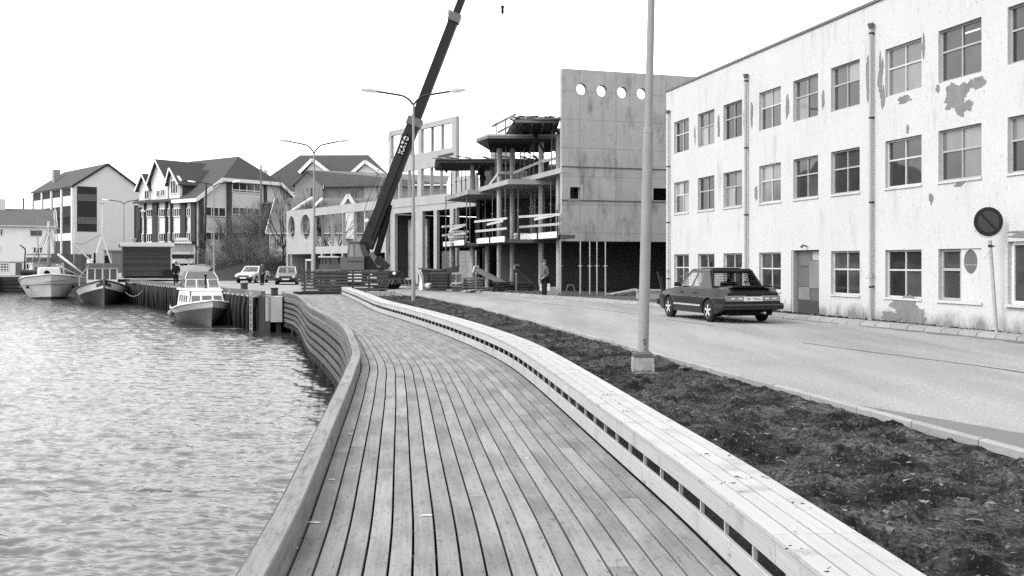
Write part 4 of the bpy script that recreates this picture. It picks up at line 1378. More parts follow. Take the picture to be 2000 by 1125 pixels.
# ---- framed facade turning toward the quay
FR, FL = Vector((-3.85, 68, 0)), Vector((-9.4, 76, 0))
FD = FL - FR; FLEN = FD.length; FUx = FD.normalized(); FNo = Vector((-FUx.y, FUx.x, 0))
if FNo.y > 0: FNo = -FNo
frame_b = thing('framed_building', 'tall pale concrete facade frame with open window slots above the crane', 'building', (FR.x, FR.y, .1))
def fb(name, mb, m): return obj(name, mb, m, frame_b, org=(FR.x, FR.y, .1))
def fmap(a, b, t):
    p = FR + FUx * a - FNo * t
    return (p.x, p.y, b)
def fa_(u):
    k = (u - 1000) / F
    return (FR.x - k * FR.y) / (k * FUx.y - FUx.x)
def fz(u, v):
    a = fa_(u); return PZ(v, FR.y + FUx.y * a)
holes = []
for (ua, ub_) in ((768.5, 781), (789, 800), (804, 816.5), (827, 842), (846.5, 861.5), (866.5, 882.5)):
    holes.append(rect(fa_(ub_), fa_(ua - 4.5), 9.56, 11.28))
for (ua, ub_) in ((768, 778), (784.5, 797), (802, 815), (827, 840), (845.5, 859.5), (864.5, 880)):
    holes.append(rect(fa_(ub_), fa_(ua - 4.5), 6.44, 8.42))
gop = []
for (ua, ub_) in ((771, 809), (825, 847), (853, 878.5), (885.5, 890)):
    gop.append(rect(fa_(ub_), fa_(ua), .5, 5.35))
fb('framed_wall', MB().prism(rect(-.1, FLEN, .1, 11.66), holes + gop, fmap, 0, .24), M['concrete_lt'])
fb('flank_wall', MB().prism(rect(fa_(928), -.101, 5.4, 7.5), [], fmap, 0.0, .24), M['concrete_lt'])
fb('string_course', MB().hexa([fmap(-.1, 5.78, -.03), fmap(FLEN, 5.78, -.03), fmap(FLEN, 5.78, -.002), fmap(-.1, 5.78, -.002)],
                              [fmap(-.1, 5.86, -.03), fmap(FLEN, 5.86, -.03), fmap(FLEN, 5.86, -.002), fmap(-.1, 5.86, -.002)]), M['concrete'])
fb('inner_panel', MB().prism(rect(fa_(809), fa_(772), .5, 4.9), [], fmap, 1.1, 1.3), M['concrete'])
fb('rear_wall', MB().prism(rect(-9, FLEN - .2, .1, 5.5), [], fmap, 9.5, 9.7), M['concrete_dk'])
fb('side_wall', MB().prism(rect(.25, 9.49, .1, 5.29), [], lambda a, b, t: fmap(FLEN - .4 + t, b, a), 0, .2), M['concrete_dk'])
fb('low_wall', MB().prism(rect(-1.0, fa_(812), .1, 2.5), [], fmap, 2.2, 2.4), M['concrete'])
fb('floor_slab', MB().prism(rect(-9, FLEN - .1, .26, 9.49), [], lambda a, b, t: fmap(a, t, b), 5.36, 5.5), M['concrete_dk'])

# ---- wing with the tall ovals
WR, WL = Vector((PX(760, 75.2), 75.2, 0)), Vector((PX(560, 92.7), 92.7, 0))
WDr = WL - WR; WLEN = WDr.length; WU = WDr.normalized(); WN = Vector((-WU.y, WU.x, 0))
if WN.y > 0: WN = -WN
wing = thing('concrete_wing', 'pale unfinished concrete facade with two tall oval openings', 'building', (WL.x, WL.y, .1))
def wg(name, mb, m): return obj(name, mb, m, wing, org=(WL.x, WL.y, .1))
def wmap(a, b, t):
    p = WR + WU * a - WN * t
    return (p.x, p.y, b)
def wa(u):
    k = (u - 1000) / F
    return (WR.x - k * WR.y) / (k * WU.y - WU.x)
holes = []
for (ua, ub_, v0, v1) in ((562.7, 576, 422, 470), (587, 606, 419, 470)):
    a0_, a1_ = wa(ub_), wa(ua); um = (ua + ub_) / 2; Ym = WR.y + WU.y * wa(um)
    z0_, z1_ = PZ(v1, Ym), PZ(v0, Ym)
    holes.append(ell((a0_ + a1_) / 2, (z0_ + z1_) / 2, (a1_ - a0_) / 2, (z1_ - z0_) / 2, 32))
for (ua, ub_) in ((616, 627.5), (630.5, 647), (650.5, 668.5), (672.5, 690), (694.5, 711), (716, 733)):
    holes.append(rect(wa(ub_), wa(ua - 3), 3.05, 5.75))
lows = []
for (ua, ub_) in ((562, 608), (611, 626.5), (629.5, 646), (648.5, 667), (669.5, 690), (694, 712), (727, 752)):
    lows.append(rect(wa(ub_), wa(ua), .2, 2.42))
wg('facade_wall', MB().prism(rect(wa(753.5), wa(559.5), .1, 6.42), holes + lows, wmap, 0, .26), M['concrete_lt'])
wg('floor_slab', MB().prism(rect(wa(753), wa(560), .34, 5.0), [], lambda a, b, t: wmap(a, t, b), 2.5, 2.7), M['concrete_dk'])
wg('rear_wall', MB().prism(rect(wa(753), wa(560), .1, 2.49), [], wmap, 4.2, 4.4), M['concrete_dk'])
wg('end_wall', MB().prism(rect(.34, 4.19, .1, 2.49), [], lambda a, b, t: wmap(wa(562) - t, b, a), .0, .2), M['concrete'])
# ================================================================ houses
def gable_house(name, label, cat, C, rz, L, Wd, zb, ze, zr, mw, mr, verge=True, chimney=None, hip=0.0, over=.35):
    """house with local x along the front (length L), y into depth (Wd), ridge along x at mid depth"""
    t = thing(name, label, cat, (C[0], C[1], zb), rz)
    e, r = ze - zb, zr - zb
    mid = Wd / 2
    mb = MB()
    mb.add([(0, 0, 0), (L, 0, 0), (L, Wd, 0), (0, Wd, 0), (0, 0, e), (L, 0, e), (L, Wd, e), (0, Wd, e), (hip, mid, r - .05), (L - hip, mid, r - .05)],
           [(0, 1, 5, 4), (2, 3, 7, 6), (1, 2, 6, 9, 5), (3, 0, 4, 8, 7), (4, 5, 9, 8), (6, 7, 8, 9)])
    obj('wall', mb, mw, t)
    sl = (r - e) / mid
    o = over
    mb = MB()
    ze_ = e - o * sl
    th = .14
    h0, h1 = (hip if hip else -o), (L - hip if hip else L + o)
    f = [(-o, -o, ze_), (L + o, -o, ze_), (h1, mid, r), (h0, mid, r)]
    b = [(L + o, Wd + o, ze_), (-o, Wd + o, ze_), (h0, mid, r), (h1, mid, r)]
    up = Vector((0, 0, th))
    mb.hexa(f, [Vector(p) + up for p in f]); mb.hexa(b, [Vector(p) + up for p in b])
    if hip:
        for q in ([(-o, Wd + o, ze_), (-o, -o, ze_), (h0, mid, r)], [(L + o, -o, ze_), (L + o, Wd + o, ze_), (h1, mid, r)]):
            q2 = [Vector(p) + up for p in q]
            n0 = len(mb.v)
            mb.add(q + q2, [(0, 1, 2), (3, 5, 4), (0, 1, 4, 3), (1, 2, 5, 4), (2, 0, 3, 5)])
    roof = obj('roof', mb, mr, t)
    if verge and not hip:
        for x in (-o - .05, L + o + .05):
            for (y0) in (-o, Wd + o):
                obj('verge_board', MB().bar((x, y0, ze_ + .02), (x, mid, r + .02), .06, .26), M['white'], roof)
    obj('gutter', MB().bar((-o, -o - .06, ze_ + .05), (L + o, -o - .06, ze_ + .05), .1, .12), M['white'] if verge else M['winframe'], roof)
    if chimney:
        x, h = chimney
        ch = obj('chimney', MB().box(x - .4, x + .4, mid - .4, mid + .4, r - .3, r + h), M['palewall'], roof)
    return t

# white house across the harbour
wx0 = PX(105.5, 134)
WRZ = R(27)
wcx, wcy = wx0 - 19 * math.cos(WRZ), 134 - 19 * math.sin(WRZ)
def whx(u):
    k = (u - 1000) / F
    d = (wx0 - k * 134) / (math.cos(WRZ) - k * math.sin(WRZ))
    return 19 - d, 134 - d * math.sin(WRZ)
wh = gable_house('house', 'white two storey house with a grey roof behind the white fishing boat', 'house', (wcx, wcy), WRZ, 19, 8, -.03, 6.65, 8.85, M['whitewall'], M['roof_mid'], chimney=(19 - 6.2, 1.4))
zc = .03
for (u0, u1, v0, v1, nx) in ((57.5, 84, 448.5, 462.5, 1), (-6, 7, 446.5, 461, 2), (64, 84, 482, 495, 3), (-8, 2, 480, 493, 2), (-4, 18.5, 513, 530, 4), (46, 62, 514, 527, 3)):
    (xa_, ya_), (xb_, yb_) = whx(u0), whx(u1)
    window(wh, ((xa_ + xb_) / 2, -.05, PZ(v1, (ya_ + yb_) / 2) + .03), 0, xb_ - xa_, (v1 - v0) / F * ya_, nx, None if nx < 4 else (.33, .66), M['white'], M['glass_far'], .12, .08)
obj('door', MB().box(whx(30.5)[0], whx(43)[0], -.04, .05, .05, PZ(513.5, 131) + .03), M['oldwood'], wh)
obj('base_course', MB().box(-.05, 19.05, -.03, .1, PZ(513, 134), PZ(510.5, 134)), M['greywall'], wh)
obj('skylight', MB().box(19 - 6.9 - .6, 19 - 6.9 + .3, 1.5, 2.2, 7.5, 7.75), M['white'], wh)
t = thing('radio_mast', 'thin pole with a crossbar above the roof of the white house', 'mast', (PX(46, 150), 150, 0))
obj('pole', MB().tube([(0, 0, 0), (0, 0, PZ(387, 150))], .14, 6), M['metal_md'], t)
obj('crossbar', MB().bar((-.5, 0, PZ(388.5, 150)), (.5, 0, PZ(388.5, 150)), .08, .08), M['metal_md'], t)

# tall gabled block with dark cladding
gc = Vector((-66, 150, 0)); grz = math.atan2(.666, .746)
gb = thing('office_block', 'tall white gabled block with dark clad side and pale pilasters', 'building', (gc.x, gc.y, 0), grz)
GW, GD, GE, GR_ = 9.9, 20.0, 13.3, 16.75     # local x across the gable, y along the side
mb = MB().add([(0, 0, 0), (GW, 0, 0), (GW, GD, 0), (0, GD, 0), (0, 0, GE), (GW, 0, GE), (GW, GD, GE), (0, GD, GE), (GW / 2, 0, GR_), (GW / 2, GD, GR_)],
              [(0, 1, 5, 8, 4), (1, 2, 6, 5), (2, 3, 7, 9, 6), (3, 0, 4, 7), (4, 8, 9, 7), (5, 6, 9, 8)])
obj('wall', mb, M['palewall'], gb)
rf = MB()
sl_ = (GR_ - GE) / (GW / 2)
for s_ in (0, 1):
    xe = -.4 if s_ == 0 else GW + .4
    q = [(xe, -.25, GE - .4 * sl_), (GW / 2, -.25, GR_), (GW / 2, GD + .25, GR_), (xe, GD + .25, GE - .4 * sl_)]
    rf.hexa(q, [Vector(p) + Vector((0, 0, .2)) for p in q])
rfo = obj('roof', rf, M['roof'], gb)
obj('chimney', MB().box(1.8, 2.8, 15.2, 16.2, 14.3, 16.9), M['greywall'], rfo)
for x0_, x1_, q in ((-.4, GW / 2, 0), (GW + .4, GW / 2, 0)):
    obj('verge_board', MB().bar((x0_, -.28, GE - .4 * sl_ + .06), (x1_, -.28, GR_ + .06), .05, .3), M['panel_dark'], rfo)
# dark glazed stripe on the gable
gx0, gx1 = .45, 3.35
obj('cladding_panel', MB().box(gx0, gx1, -.06, -.004, PZ(452, 150.6), PZ(364, 150.6)), M['panel_dark'], gb)
for v0, v1 in ((392, 379), (437, 424)):
    window(gb, ((gx0 + gx1) / 2, -.13, PZ(v0, 150.6)), 0, gx1 - gx0 - .2, (v0 - v1) / 12.9, 4, (.4,), M['metal_md'], M['glass_far'], .1, .06)
# dark bays between pale pilasters on the long side (local x = 0, facing -x)
def side(mb, name, m): return obj(name, mb, m, gb)
for i in range(5):
    y = .25 + i * (GD - .7) / 4
    side(MB().box(-.30, -.004, y - .25, y + .25, 0, GE - .35), 'pilaster', M['white'])
for i in range(4):
    y0, y1 = .55 + i * (GD - .7) / 4, -.05 + (i + 1) * (GD - .7) / 4
    side(MB().box(-.10, -.004, y0, y1, 6.15, GE - .4), 'cladding_panel', M['panel_dark'])
    side(MB().box(-.10, -.004, y0, y1, .2, 5.0), 'cladding_panel', M['panel_dark'])
    side(MB().box(-.20, -.004, y0, y1, 5.0, 6.14), 'spandrel', M['palewall'])
    window(gb, (-.17, (y0 + y1) / 2, 10.3), -math.pi / 2, y1 - y0 - .5, 1.5, 4, None, M['white'], M['lamp'] if i < 4 else M['glass_far'], .12, .06)  # upper panes coloured bright white to look lit; they give no light
    window(gb, (-.17, (y0 + y1) / 2, 7.3), -math.pi / 2, y1 - y0 - .5, 1.5, 4, None, M['metal_dk'], M['glass_far'], .12, .06)

# ---- gabled office building with brick piers
ob_ = thing('office_building', 'large office building with brick piers, window bands and several steep gables', 'building', (-35.1, 112.3, .5))
OO = Vector((-35.1, 112.3, .5))
def oo_(name, mb, m, smooth=False): return obj(name, mb, m, ob_, smooth, org=OO)
Yf = 112.3; sc = F / Yf
X0 = PX(386, Yf)
ZE, ZC, ZR = 9.1, 11.2, 14.2
SL0, SL1 = Vector((X0, Yf, 0)), Vector((PX(270, 119.5), 119.5, 0))
SD = SL1 - SL0; SLEN = SD.length; SU = SD.normalized(); SN = Vector((-SU.y, SU.x, 0))
if SN.y > 0: SN = -SN
E1 = -SN                      # along the gable end, away from the corner; its outward side is -SU
GWID = 14.4
def gmap(a, b, t):
    p = SL0 + E1 * a + SU * t
    return (p.x, p.y, b)
def ga(u):
    k = (u - 1000) / F
    return (SL0.x - k * SL0.y) / (k * E1.y - E1.x)
def smap(a, b, t):
    p = SL0 + SU * a - SN * t
    return (p.x, p.y, b)
def sa_(u):
    k = (u - 1000) / F
    return (SL0.x - k * SL0.y) / (k * SU.y - SU.x)
srz = math.atan2(-SU.y, -SU.x)
grz_ = math.atan2(E1.y, E1.x)
sl2 = (ZR - ZE) / (GWID / 2)
ca = (ZC - ZE) / sl2
oo_('wall', MB().prism([(.05, .5), (GWID, .5), (GWID, ZE), (GWID - ca, ZC), (ca, ZC), (.05, ZE)], [], gmap, .002, .3), M['palewall'])
oo_('wall', MB().prism(rect(0, SLEN, .5, ZE), [], smap, 0.02, .32), M['palewall'])
ov = .6
def sheet(mb, pts, th=.18):
    n = len(pts)
    up = Vector((0, 0, th))
    mb.add(list(pts) + [p + up for p in pts], [tuple(range(n))] + [tuple(n + i for i in reversed(range(n)))] + [(i, (i + 1) % n, (i + 1) % n + n, i + n) for i in range(n)])
def rp3(a, b, t): return Vector(gmap(a, b, t))
RB = SLEN + .2
zo = ZE - ov * sl2
rdg0, rdg1 = rp3(GWID / 2, ZR, 2.1), rp3(GWID / 2, ZR, RB)
cl0, cl1 = rp3(ca, ZC, -ov), rp3(GWID - ca, ZC, -ov)
mb = MB()
sheet(mb, [rp3(-ov, zo, -ov), cl0, rdg0, rdg1, rp3(-ov, zo, RB)])
sheet(mb, [cl1, rp3(GWID + ov, zo, -ov), rp3(GWID + ov, zo, RB), rdg1, rdg0])
sheet(mb, [cl0, cl1, rdg0])
oroof = oo_('roof', mb, M['roof'])
for p_, q_ in ((cl0, cl1), (rp3(-ov, zo, -ov), cl0), (rp3(GWID + ov, zo, -ov), cl1), (rp3(-ov, zo, -ov), rp3(-ov, zo, 4.2))):
    obj('verge_board', MB().bar(p_ - SU * .05, q_ - SU * .05, .08, .40), M['white'], oroof, org=OO)
def gpt(u, v):
    a = ga(u); Y = SL0.y + E1.y * a
    return a, PZ(v, Y)
for u0, u1, vt in ((388, 396, 387), (442.5, 451, 352), (515, 519.5, 358)):
    a0, z0_ = gpt(u0, vt); a1, _z = gpt(u1, vt)
    oo_('brick_pier', MB().prism(rect(a0, a1, .5, z0_), [], gmap, -.22, -.002), M['brick'])
for (u0, u1, v0, v1, nx) in ((452, 511, 357.5, 377.5, 4), (452, 511, 405, 425.5, 4), (397.5, 441.5, 404, 423.5, 3), (398, 441, 453, 470, 3), (452, 510, 453, 470, 4)):
    a0, zt_ = gpt(u0, v0); a1, _z = gpt(u1, v0); am, zb2 = gpt((u0 + u1) / 2, v1); _a, zt2 = gpt((u0 + u1) / 2, v0)
    p = gmap(am, zb2, -.1)
    window(ob_, (p[0] - OO.x, p[1] - OO.y, zb2 - OO.z), grz_, a1 - a0 - .1, zt2 - zb2, nx, (.25,) if u0 > 450 else None, M['white'], M['glass_far'], .11, .08)
# long side: piers, bands
for u0, u1, top in ((376, 384, 362), (300.5, 310, 360), (355.5, 365, 362), (325.8, 328.2, 370), (335.5, 338, 346), (284.5, 286, 372), (270, 277, 400)):
    a0_, a1_ = sa_(u1), sa_(u0)
    zt = PZ(top if top > 380 else 388, 114)
    oo_('brick_pier', MB().prism(rect(a0_, a1_, .5, zt), [], smap, -.25, .015), M['brick'])
def sband(u0, u1, v0, v1, nx):
    um = (u0 + u1) / 2
    a0_, a1_ = sa_(u1), sa_(u0); am = (a0_ + a1_) / 2; Y = SL0.y + SU.y * am
    p = smap(am, 0, -.10)
    window(ob_, (p[0] - OO.x, p[1] - OO.y, PZ(v1, Y) - OO.z), srz, a1_ - a0_ - .1, (v1 - v0) * Y / F, nx, None, M['white'], M['glass_far'], .09, .08)
for v0, v1 in ((406, 423), (453.5, 472)):
    for u0, u1, nx in ((365.5, 374.5, 2), (338.5, 355, 4), (311, 325, 3), (328.5, 335, 2), (287, 300, 3), (277.5, 284, 2)):
        sband(u0, u1, v0 + (355 - u0) * .03, v1 + (355 - u0) * .02, nx)
# cross gables on the long side
def cross_gable(u0, u1, uap, vap, vev, back, wins_, front=.35):
    a0_, a1_ = sa_(u1), sa_(u0); am = sa_(uap)
    Ym = SL0.y + SU.y * am
    zap, zev = PZ(vap, Ym), PZ(vev, Ym)
    oo_('gable', MB().prism([(a0_, ZE - .05), (a1_, ZE - .05), (a1_, zev), (am, zap), (a0_, zev)], [], smap, -front, .0), M['palewall'])
    for s_ in (a0_, a1_):
        oo_('gable_cheek', MB().prism(rect(-front + .001, back * .5, ZE - .05, zev - .02), [], lambda a, b, t, s_=s_: smap(s_ + (t if s_ == a0_ else -t), b, a), 0.003, .1), M['brick'])
    mb = MB()
    o = .3
    dz = (zap - zev) / max(abs(a1_ - am), .1)
    for se in (a0_ - o, a1_ + o):
        ze_ = zev - dz * o
        q = [smap(se, ze_, -front - .4), smap(am, zap + .05, -front - .4), smap(am, zap + .05, back), smap(se, ze_, back)]
        sheet(mb, [Vector(p) for p in q], .16)
    r_ = oo_('roof', mb, M['roof'])
    for se in (a0_ - o, a1_ + o):
        ze_ = zev - dz * o
        obj('verge_board', MB().bar(smap(se, ze_ + .05, -front - .44), smap(am, zap + .1, -front - .44), .06, .20), M['white'], r_, org=OO)
    for (u_0, u_1, v_0, v_1, nx) in wins_:
        aa, bb = sa_(u_1), sa_(u_0); mm = (aa + bb) / 2; Y = SL0.y + SU.y * mm
        p = smap(mm, 0, -front - .08)
        window(ob_, (p[0] - OO.x, p[1] - OO.y, PZ(v_1, Y) - OO.z), srz, bb - aa - .05, (v_1 - v_0) * Y / F, nx, None, M['white'], M['glass_far'], .09, .08)
cross_gable(300.5, 333, 313.5, 315, 352, 6.6, ((311, 319, 372, 386, 2), (320, 328, 370, 384, 2)))
cross_gable(335.5, 356, 341.5, 331, 353, 5.2, ((339, 354, 352, 379, 3),))
cross_gable(277, 299, 287.5, 343, 368, 5, ((288, 298, 372, 390, 2),))
oo_('link_block', MB().box(PX(268, 122), PX(279, 122), 121, 126, .5, PZ(402, 122)), M['brick'])

# brick extension in front of it
t = thing('brick_annex', 'dark windowless brick annex between the office building and the small white house', 'building', (PX(511, 108), 108, 0))
x0_, x1_ = PX(511, 108), PX(577, 108)
obj('wall', MB().prism([(x0_, 0), (x1_, 0), (x1_, PZ(391, 108)), (x0_, PZ(399, 108))], [], lambda a, b, t_: (a, 108 + t_, b), 0, 4), M['brick'], t, org=(x0_, 108, 0))
obj('coping', MB().bar((x0_ - .1, 107.95, PZ(398, 108)), (x1_, 107.95, PZ(390, 108)), .2, .16), M['metal_md'], t, org=(x0_, 108, 0))

# big hipped roof building behind
hx0, hx1 = PX(492, 150), PX(775, 150)
hb = gable_house('hipped_building', 'large tiled hipped roof building with white gabled dormers behind the houses', 'building', (hx0, 150), -.03, hx1 - hx0, 15, 0, 12.6, PZ(303, 156), M['palewall'], M['roof'], verge=False, hip=5.5, over=.6)
for (u0, u1, ua, va, ve) in ((591, 643, 613, 314, 336), (688, 752, 716, 318, 342)):
    xl, xr_, xm = PX(u0, 149.0) - hx0, PX(u1, 149.0) - hx0, PX(ua, 149.0) - hx0
    ze_, za_ = PZ(ve, 149), PZ(va, 149)
    dm = obj('dormer', MB().prism([(xl + .5, ze_ - 2.5), (xr_ - .5, ze_ - 2.5), (xr_ - .5, ze_), (xm, za_ - .2), (xl + .5, ze_)], [], lambda a, b, t_: (a, -1.2 + t_, b), 0, 1.4), M['whitewall'], hb)
    mb = MB()
    for xe in (xl - .3, xr_ + .3):
        sheet(mb, [Vector((xe, -1.7, ze_ - .3)), Vector((xm, -1.7, za_)), Vector((xm, 6, za_)), Vector((xe, 6, ze_ - .3))], .2)
    obj('dormer_roof', mb, M['roof'], dm)
    for xe in (xl - .3, xr_ + .3):
        obj('verge_board', MB().bar((xe, -1.75, ze_ - .2), (xm, -1.75, za_ + .1), .08, .5), M['white'], dm)
    window(hb, (xm, -1.3, ze_ - 1.6), 0, 1.8, 1.3, 2, None, M['white'], M['glass_far'], .1, .06)
window(hb, (PX(572, 149) - hx0, -.1, 10.6), 0, 3.5, 1.2, 4, None, M['white'], M['glass_far'], .1, .06)
# small half-hip lobe on its near end
t2 = obj('dormer', MB().prism([(PX(497, 149) - hx0, 12.0), (PX(520, 149) - hx0, 12.0), (PX(516, 149) - hx0, PZ(330, 149)), (PX(503, 149) - hx0, PZ(331, 149))], [], lambda a, b, t_: (a, -1.0 + t_, b), 0, 2), M['white'], hb)

# plastered house with its gable toward the harbour
hy = 112
hx = PX(576, hy)
h2 = thing('house', 'grey plastered house with two small dark windows behind the concrete wing', 'house', (hx, hy, 0))
gw = PX(630, hy) - hx
L2 = PX(872, hy) - hx
zE, zA = PZ(360, hy), PZ(335, hy)
O2 = (hx, hy, 0)
xm = PX(601, hy)
obj('wall', MB().prism([(hx, 0), (hx + gw, 0), (hx + gw, zE), (xm, zA), (hx, zE)], [], lambda a, b, t_: (a, hy + t_, b), 0, .3), M['greywall'], h2, org=O2)
obj('wall', MB().box(hx + gw, hx + L2, hy + .6, hy + .9, 0, zE - .1), M['greywall'], h2, org=O2)
obj('wall', MB().box(hx, hx + .3, hy + .3, hy + 6, 0, zE - .1), M['greywall'], h2, org=O2)
mb = MB()
sheet(mb, [Vector((hx - .3, hy - .3, zE - .25)), Vector((xm, hy - .3, zA)), Vector((xm + .5, hy + 6, zA)), Vector((hx - .3, hy + 6, zE - .25))], .15)
sheet(mb, [Vector((xm, hy - .3, zA)), Vector((hx + gw + .35, hy - .3, zE - .3)), Vector((hx + L2, hy + .2, zE - .05)), Vector((hx + L2, hy + 4.5, zA - .25)), Vector((xm + .3, hy + 4.5, zA))], .15)
r2 = obj('roof', mb, M['roof_lt'], h2, org=O2)
obj('gutter', MB().bar((hx + gw + .3, hy + .2, zE - .2), (hx + L2, hy + .1, zE - .05), .14, .16), M['white'], r2, org=O2)
obj('chimney', MB().box(PX(710, hy), PX(735, hy), hy + .3, hy + 1.2, 5, PZ(338, hy)), M['concrete'], h2, org=O2)
for (u0, u1, v0, v1) in ((658, 666, 366, 380), (683, 698, 368, 387)):
    window(h2, (PX((u0 + u1) / 2, hy) - hx, .5, PZ(v1, hy)), 0, (u1 - u0) / F * hy, (v1 - v0) / F * hy, 1 if u1 - u0 < 10 else 2, None, M['winframe_dark'], M['glass_far'], .07, .06)
for (u0, u1, v0, v1) in ((598, 602, 340, 349), (597, 600, 366, 372), (606, 612, 366, 386)):
    window(h2, (PX((u0 + u1) / 2, hy) - hx, -.08, PZ(v1, hy)), 0, (u1 - u0) / F * hy, (v1 - v0) / F * hy, 1, None, M['winframe_dark'], M['glass_far'], .05, .06)
# small white timber house
sx, sy = PX(527, 99), 99
sh = gable_house('house', 'small white timber house with pantile roof and a gabled dormer beside the concrete wing', 'house', (sx, sy), .04, PX(745, 99) - sx, 8.6, 0, PZ(452, 99), PZ(389, 103), M['whitewall'], M['roof_lt'], over=.3)
window(sh, (PX(543, 99) - sx, -.06, PZ(483, 99)), 0, 16 / F * 99, 18 / F * 99, 3, None, M['white'], M['glass_far'], .08, .06)
window(sh, (PX(678, 99) - sx, -.06, PZ(441, 99)), 0, 16 / F * 99, 14 / F * 99, 2, None, M['white'], M['glass_far'], .08, .06)
obj('basement_wall', MB().box(-.03, PX(562, 99) - sx, -.12, -.004, 0, PZ(500, 99)), M['greywall'], sh)
window(sh, (PX(546, 99) - sx, -.2, PZ(517, 99)), 0, 10 / F * 99, 12 / F * 99, 2, (.5,), M['winframe_dark'], M['glass_far'], .08, .06)
obj('downpipe', MB().tube([(.05, -.18, 0), (.05, -.18, PZ(455, 99))], .06, 6), M['white'], sh)
# two white ridged strips and the gabled dormer
for u0, v0, u1, v1 in ((564, 416, 612, 388), (613, 404, 631, 390)):
    a_, b_ = P(u0, v0, 99.6), P(u1, v1, 102.6)
    obj('valley_board', MB().bar((a_.x - sx, a_.y - sy, a_.z), (b_.x - sx, b_.y - sy, b_.z + .1), .25, .2), M['white'], sh)
xm_ = PX(679, 97.6) - sx; w_ = 13 / F * 98
dmr = obj('dormer', MB().prism([(xm_ - w_ * .8, 4), (xm_ + w_ * .8, 4), (xm_ + w_ * .8, PZ(400, 98)), (xm_, PZ(384, 98)), (xm_ - w_ * .8, PZ(400, 98))], [], lambda a, b, t_: (a, -1.4 + t_, b), 0, 2.5), M['whitewall'], sh)
mb = MB()
for s_ in (-1, 1):
    sheet(mb, [Vector((xm_ + s_ * w_, -1.8, PZ(403, 97.6))), Vector((xm_, -1.8, PZ(381, 97.6))), Vector((xm_, 4, PZ(381, 97.6))), Vector((xm_ + s_ * w_, 4, PZ(403, 97.6)))], .12)
obj('dormer_roof', mb, M['roof_lt'], dmr)
for s_ in (-1, 1):
    obj('verge_board', MB().bar((xm_ + s_ * w_, -1.84, PZ(402, 97.6)), (xm_, -1.84, PZ(380.5, 97.6)), .06, .34), M['white'], dmr)
# board fence and stacked container wall behind the fishing boats
t = thing('board_fence', 'tall dark fence of upright boards on the quay behind the fishing boats', 'fence', (PX(100, 118), 118, 0))
x = PX(100, 118)
while x < PX(178, 118):
    w_ = random.uniform(.34, .46)
    obj('board', MB().box(x, x + w_ - .05, 118 + random.uniform(0, .06), 118.12, 0, PZ(496, 118) + random.uniform(-.06, .1)), M['rust'], t, org=(PX(100, 118), 118, 0))
    x += w_
# ================================================================ slope with shrubs, bare trees
def hill_z(x, y):
    # mound below the office building, and the street that climbs behind the wagon
    m = 3.6 * math.exp(-((x + 26.8) / 3.6) ** 2 - ((y - 105) / 7.5) ** 2) + 2.2 * math.exp(-((x + 24.0) / 3.6) ** 2 - ((y - 103) / 6) ** 2)
    r = 0.85 * min(1, max(0, (y - 86) / 17)) * math.exp(-((x + 36) / 7) ** 4)
    return max(m, r) - 0.06
mb = MB()
nx, ny = 60, 44
for j in range(ny + 1):
    for i in range(nx + 1):
        x, y = -50 + i * 0.62, 84 + j * 0.9
        mb.v.append((x, y, hill_z(x, y) + .10 * noise.noise((x * .9, y * .9, 0)) * min(1, hill_z(x, y) + .06)))
for j in range(ny):
    for i in range(nx):
        a = j * (nx + 1) + i
        if max(mb.v[q][2] for q in (a, a + 1, a + nx + 2, a + nx + 1)) < -0.03 or mb.v[a][0] < -41: continue
        mb.f.append((a, a + 1, a + nx + 2, a + nx + 1))
o = obj('slope', mb, M['hillearth'], smooth=True); o['kind'] = 'structure'
mb = MB()
lane = []
for k in range(15):
    y = 88 + k * 2.2
    for dx in (-3.4 if k else -.6, 5.2):
        lane.append((-34.2 + dx + (y - 82) * -.05, y))
for k in range(15):
    for q in (0, 1):
        x, y = lane[2 * k + q]
        mb.v.append((x, y, max(hill_z(x, y) + .14, .01)))
for k in range(14):
    mb.f.append((2 * k, 2 * k + 1, 2 * k + 3, 2 * k + 2))
o = obj('street', mb, M['asphalt'], smooth=True); o['kind'] = 'structure'

def branch(mb, p, d, L, r, depth, rng, leaves=None, spread=.55, n=4):
    pts = [p]
    q, dd = Vector(p), Vector(d)
    for k in range(3):
        dd = (dd + Vector((rng.uniform(-.22, .22), rng.uniform(-.22, .22), rng.uniform(-.05, .16)))).normalized()
        q = q + dd * (L / 3)
        pts.append(q.copy())
    mb.tube(pts, [r, r * .85, r * .7, r * .5], n, cap=False)
    if depth > 0:
        for k in range(rng.randint(2, 4)):
            t = rng.choice([1, 2, 3, 3])
            nd = (dd + Vector((rng.uniform(-1, 1), rng.uniform(-1, 1), rng.uniform(-.2, .8))) * spread).normalized()
            branch(mb, pts[t], nd, L * rng.uniform(.55, .8), r * .55, depth - 1, rng, leaves, spread, 3)
    if leaves is not None and depth <= 1:
        for k in range(7):
            leaves.append(pts[rng.choice([1, 2, 3])] + Vector((rng.uniform(-.25, .25), rng.uniform(-.25, .25), rng.uniform(-.2, .2))))

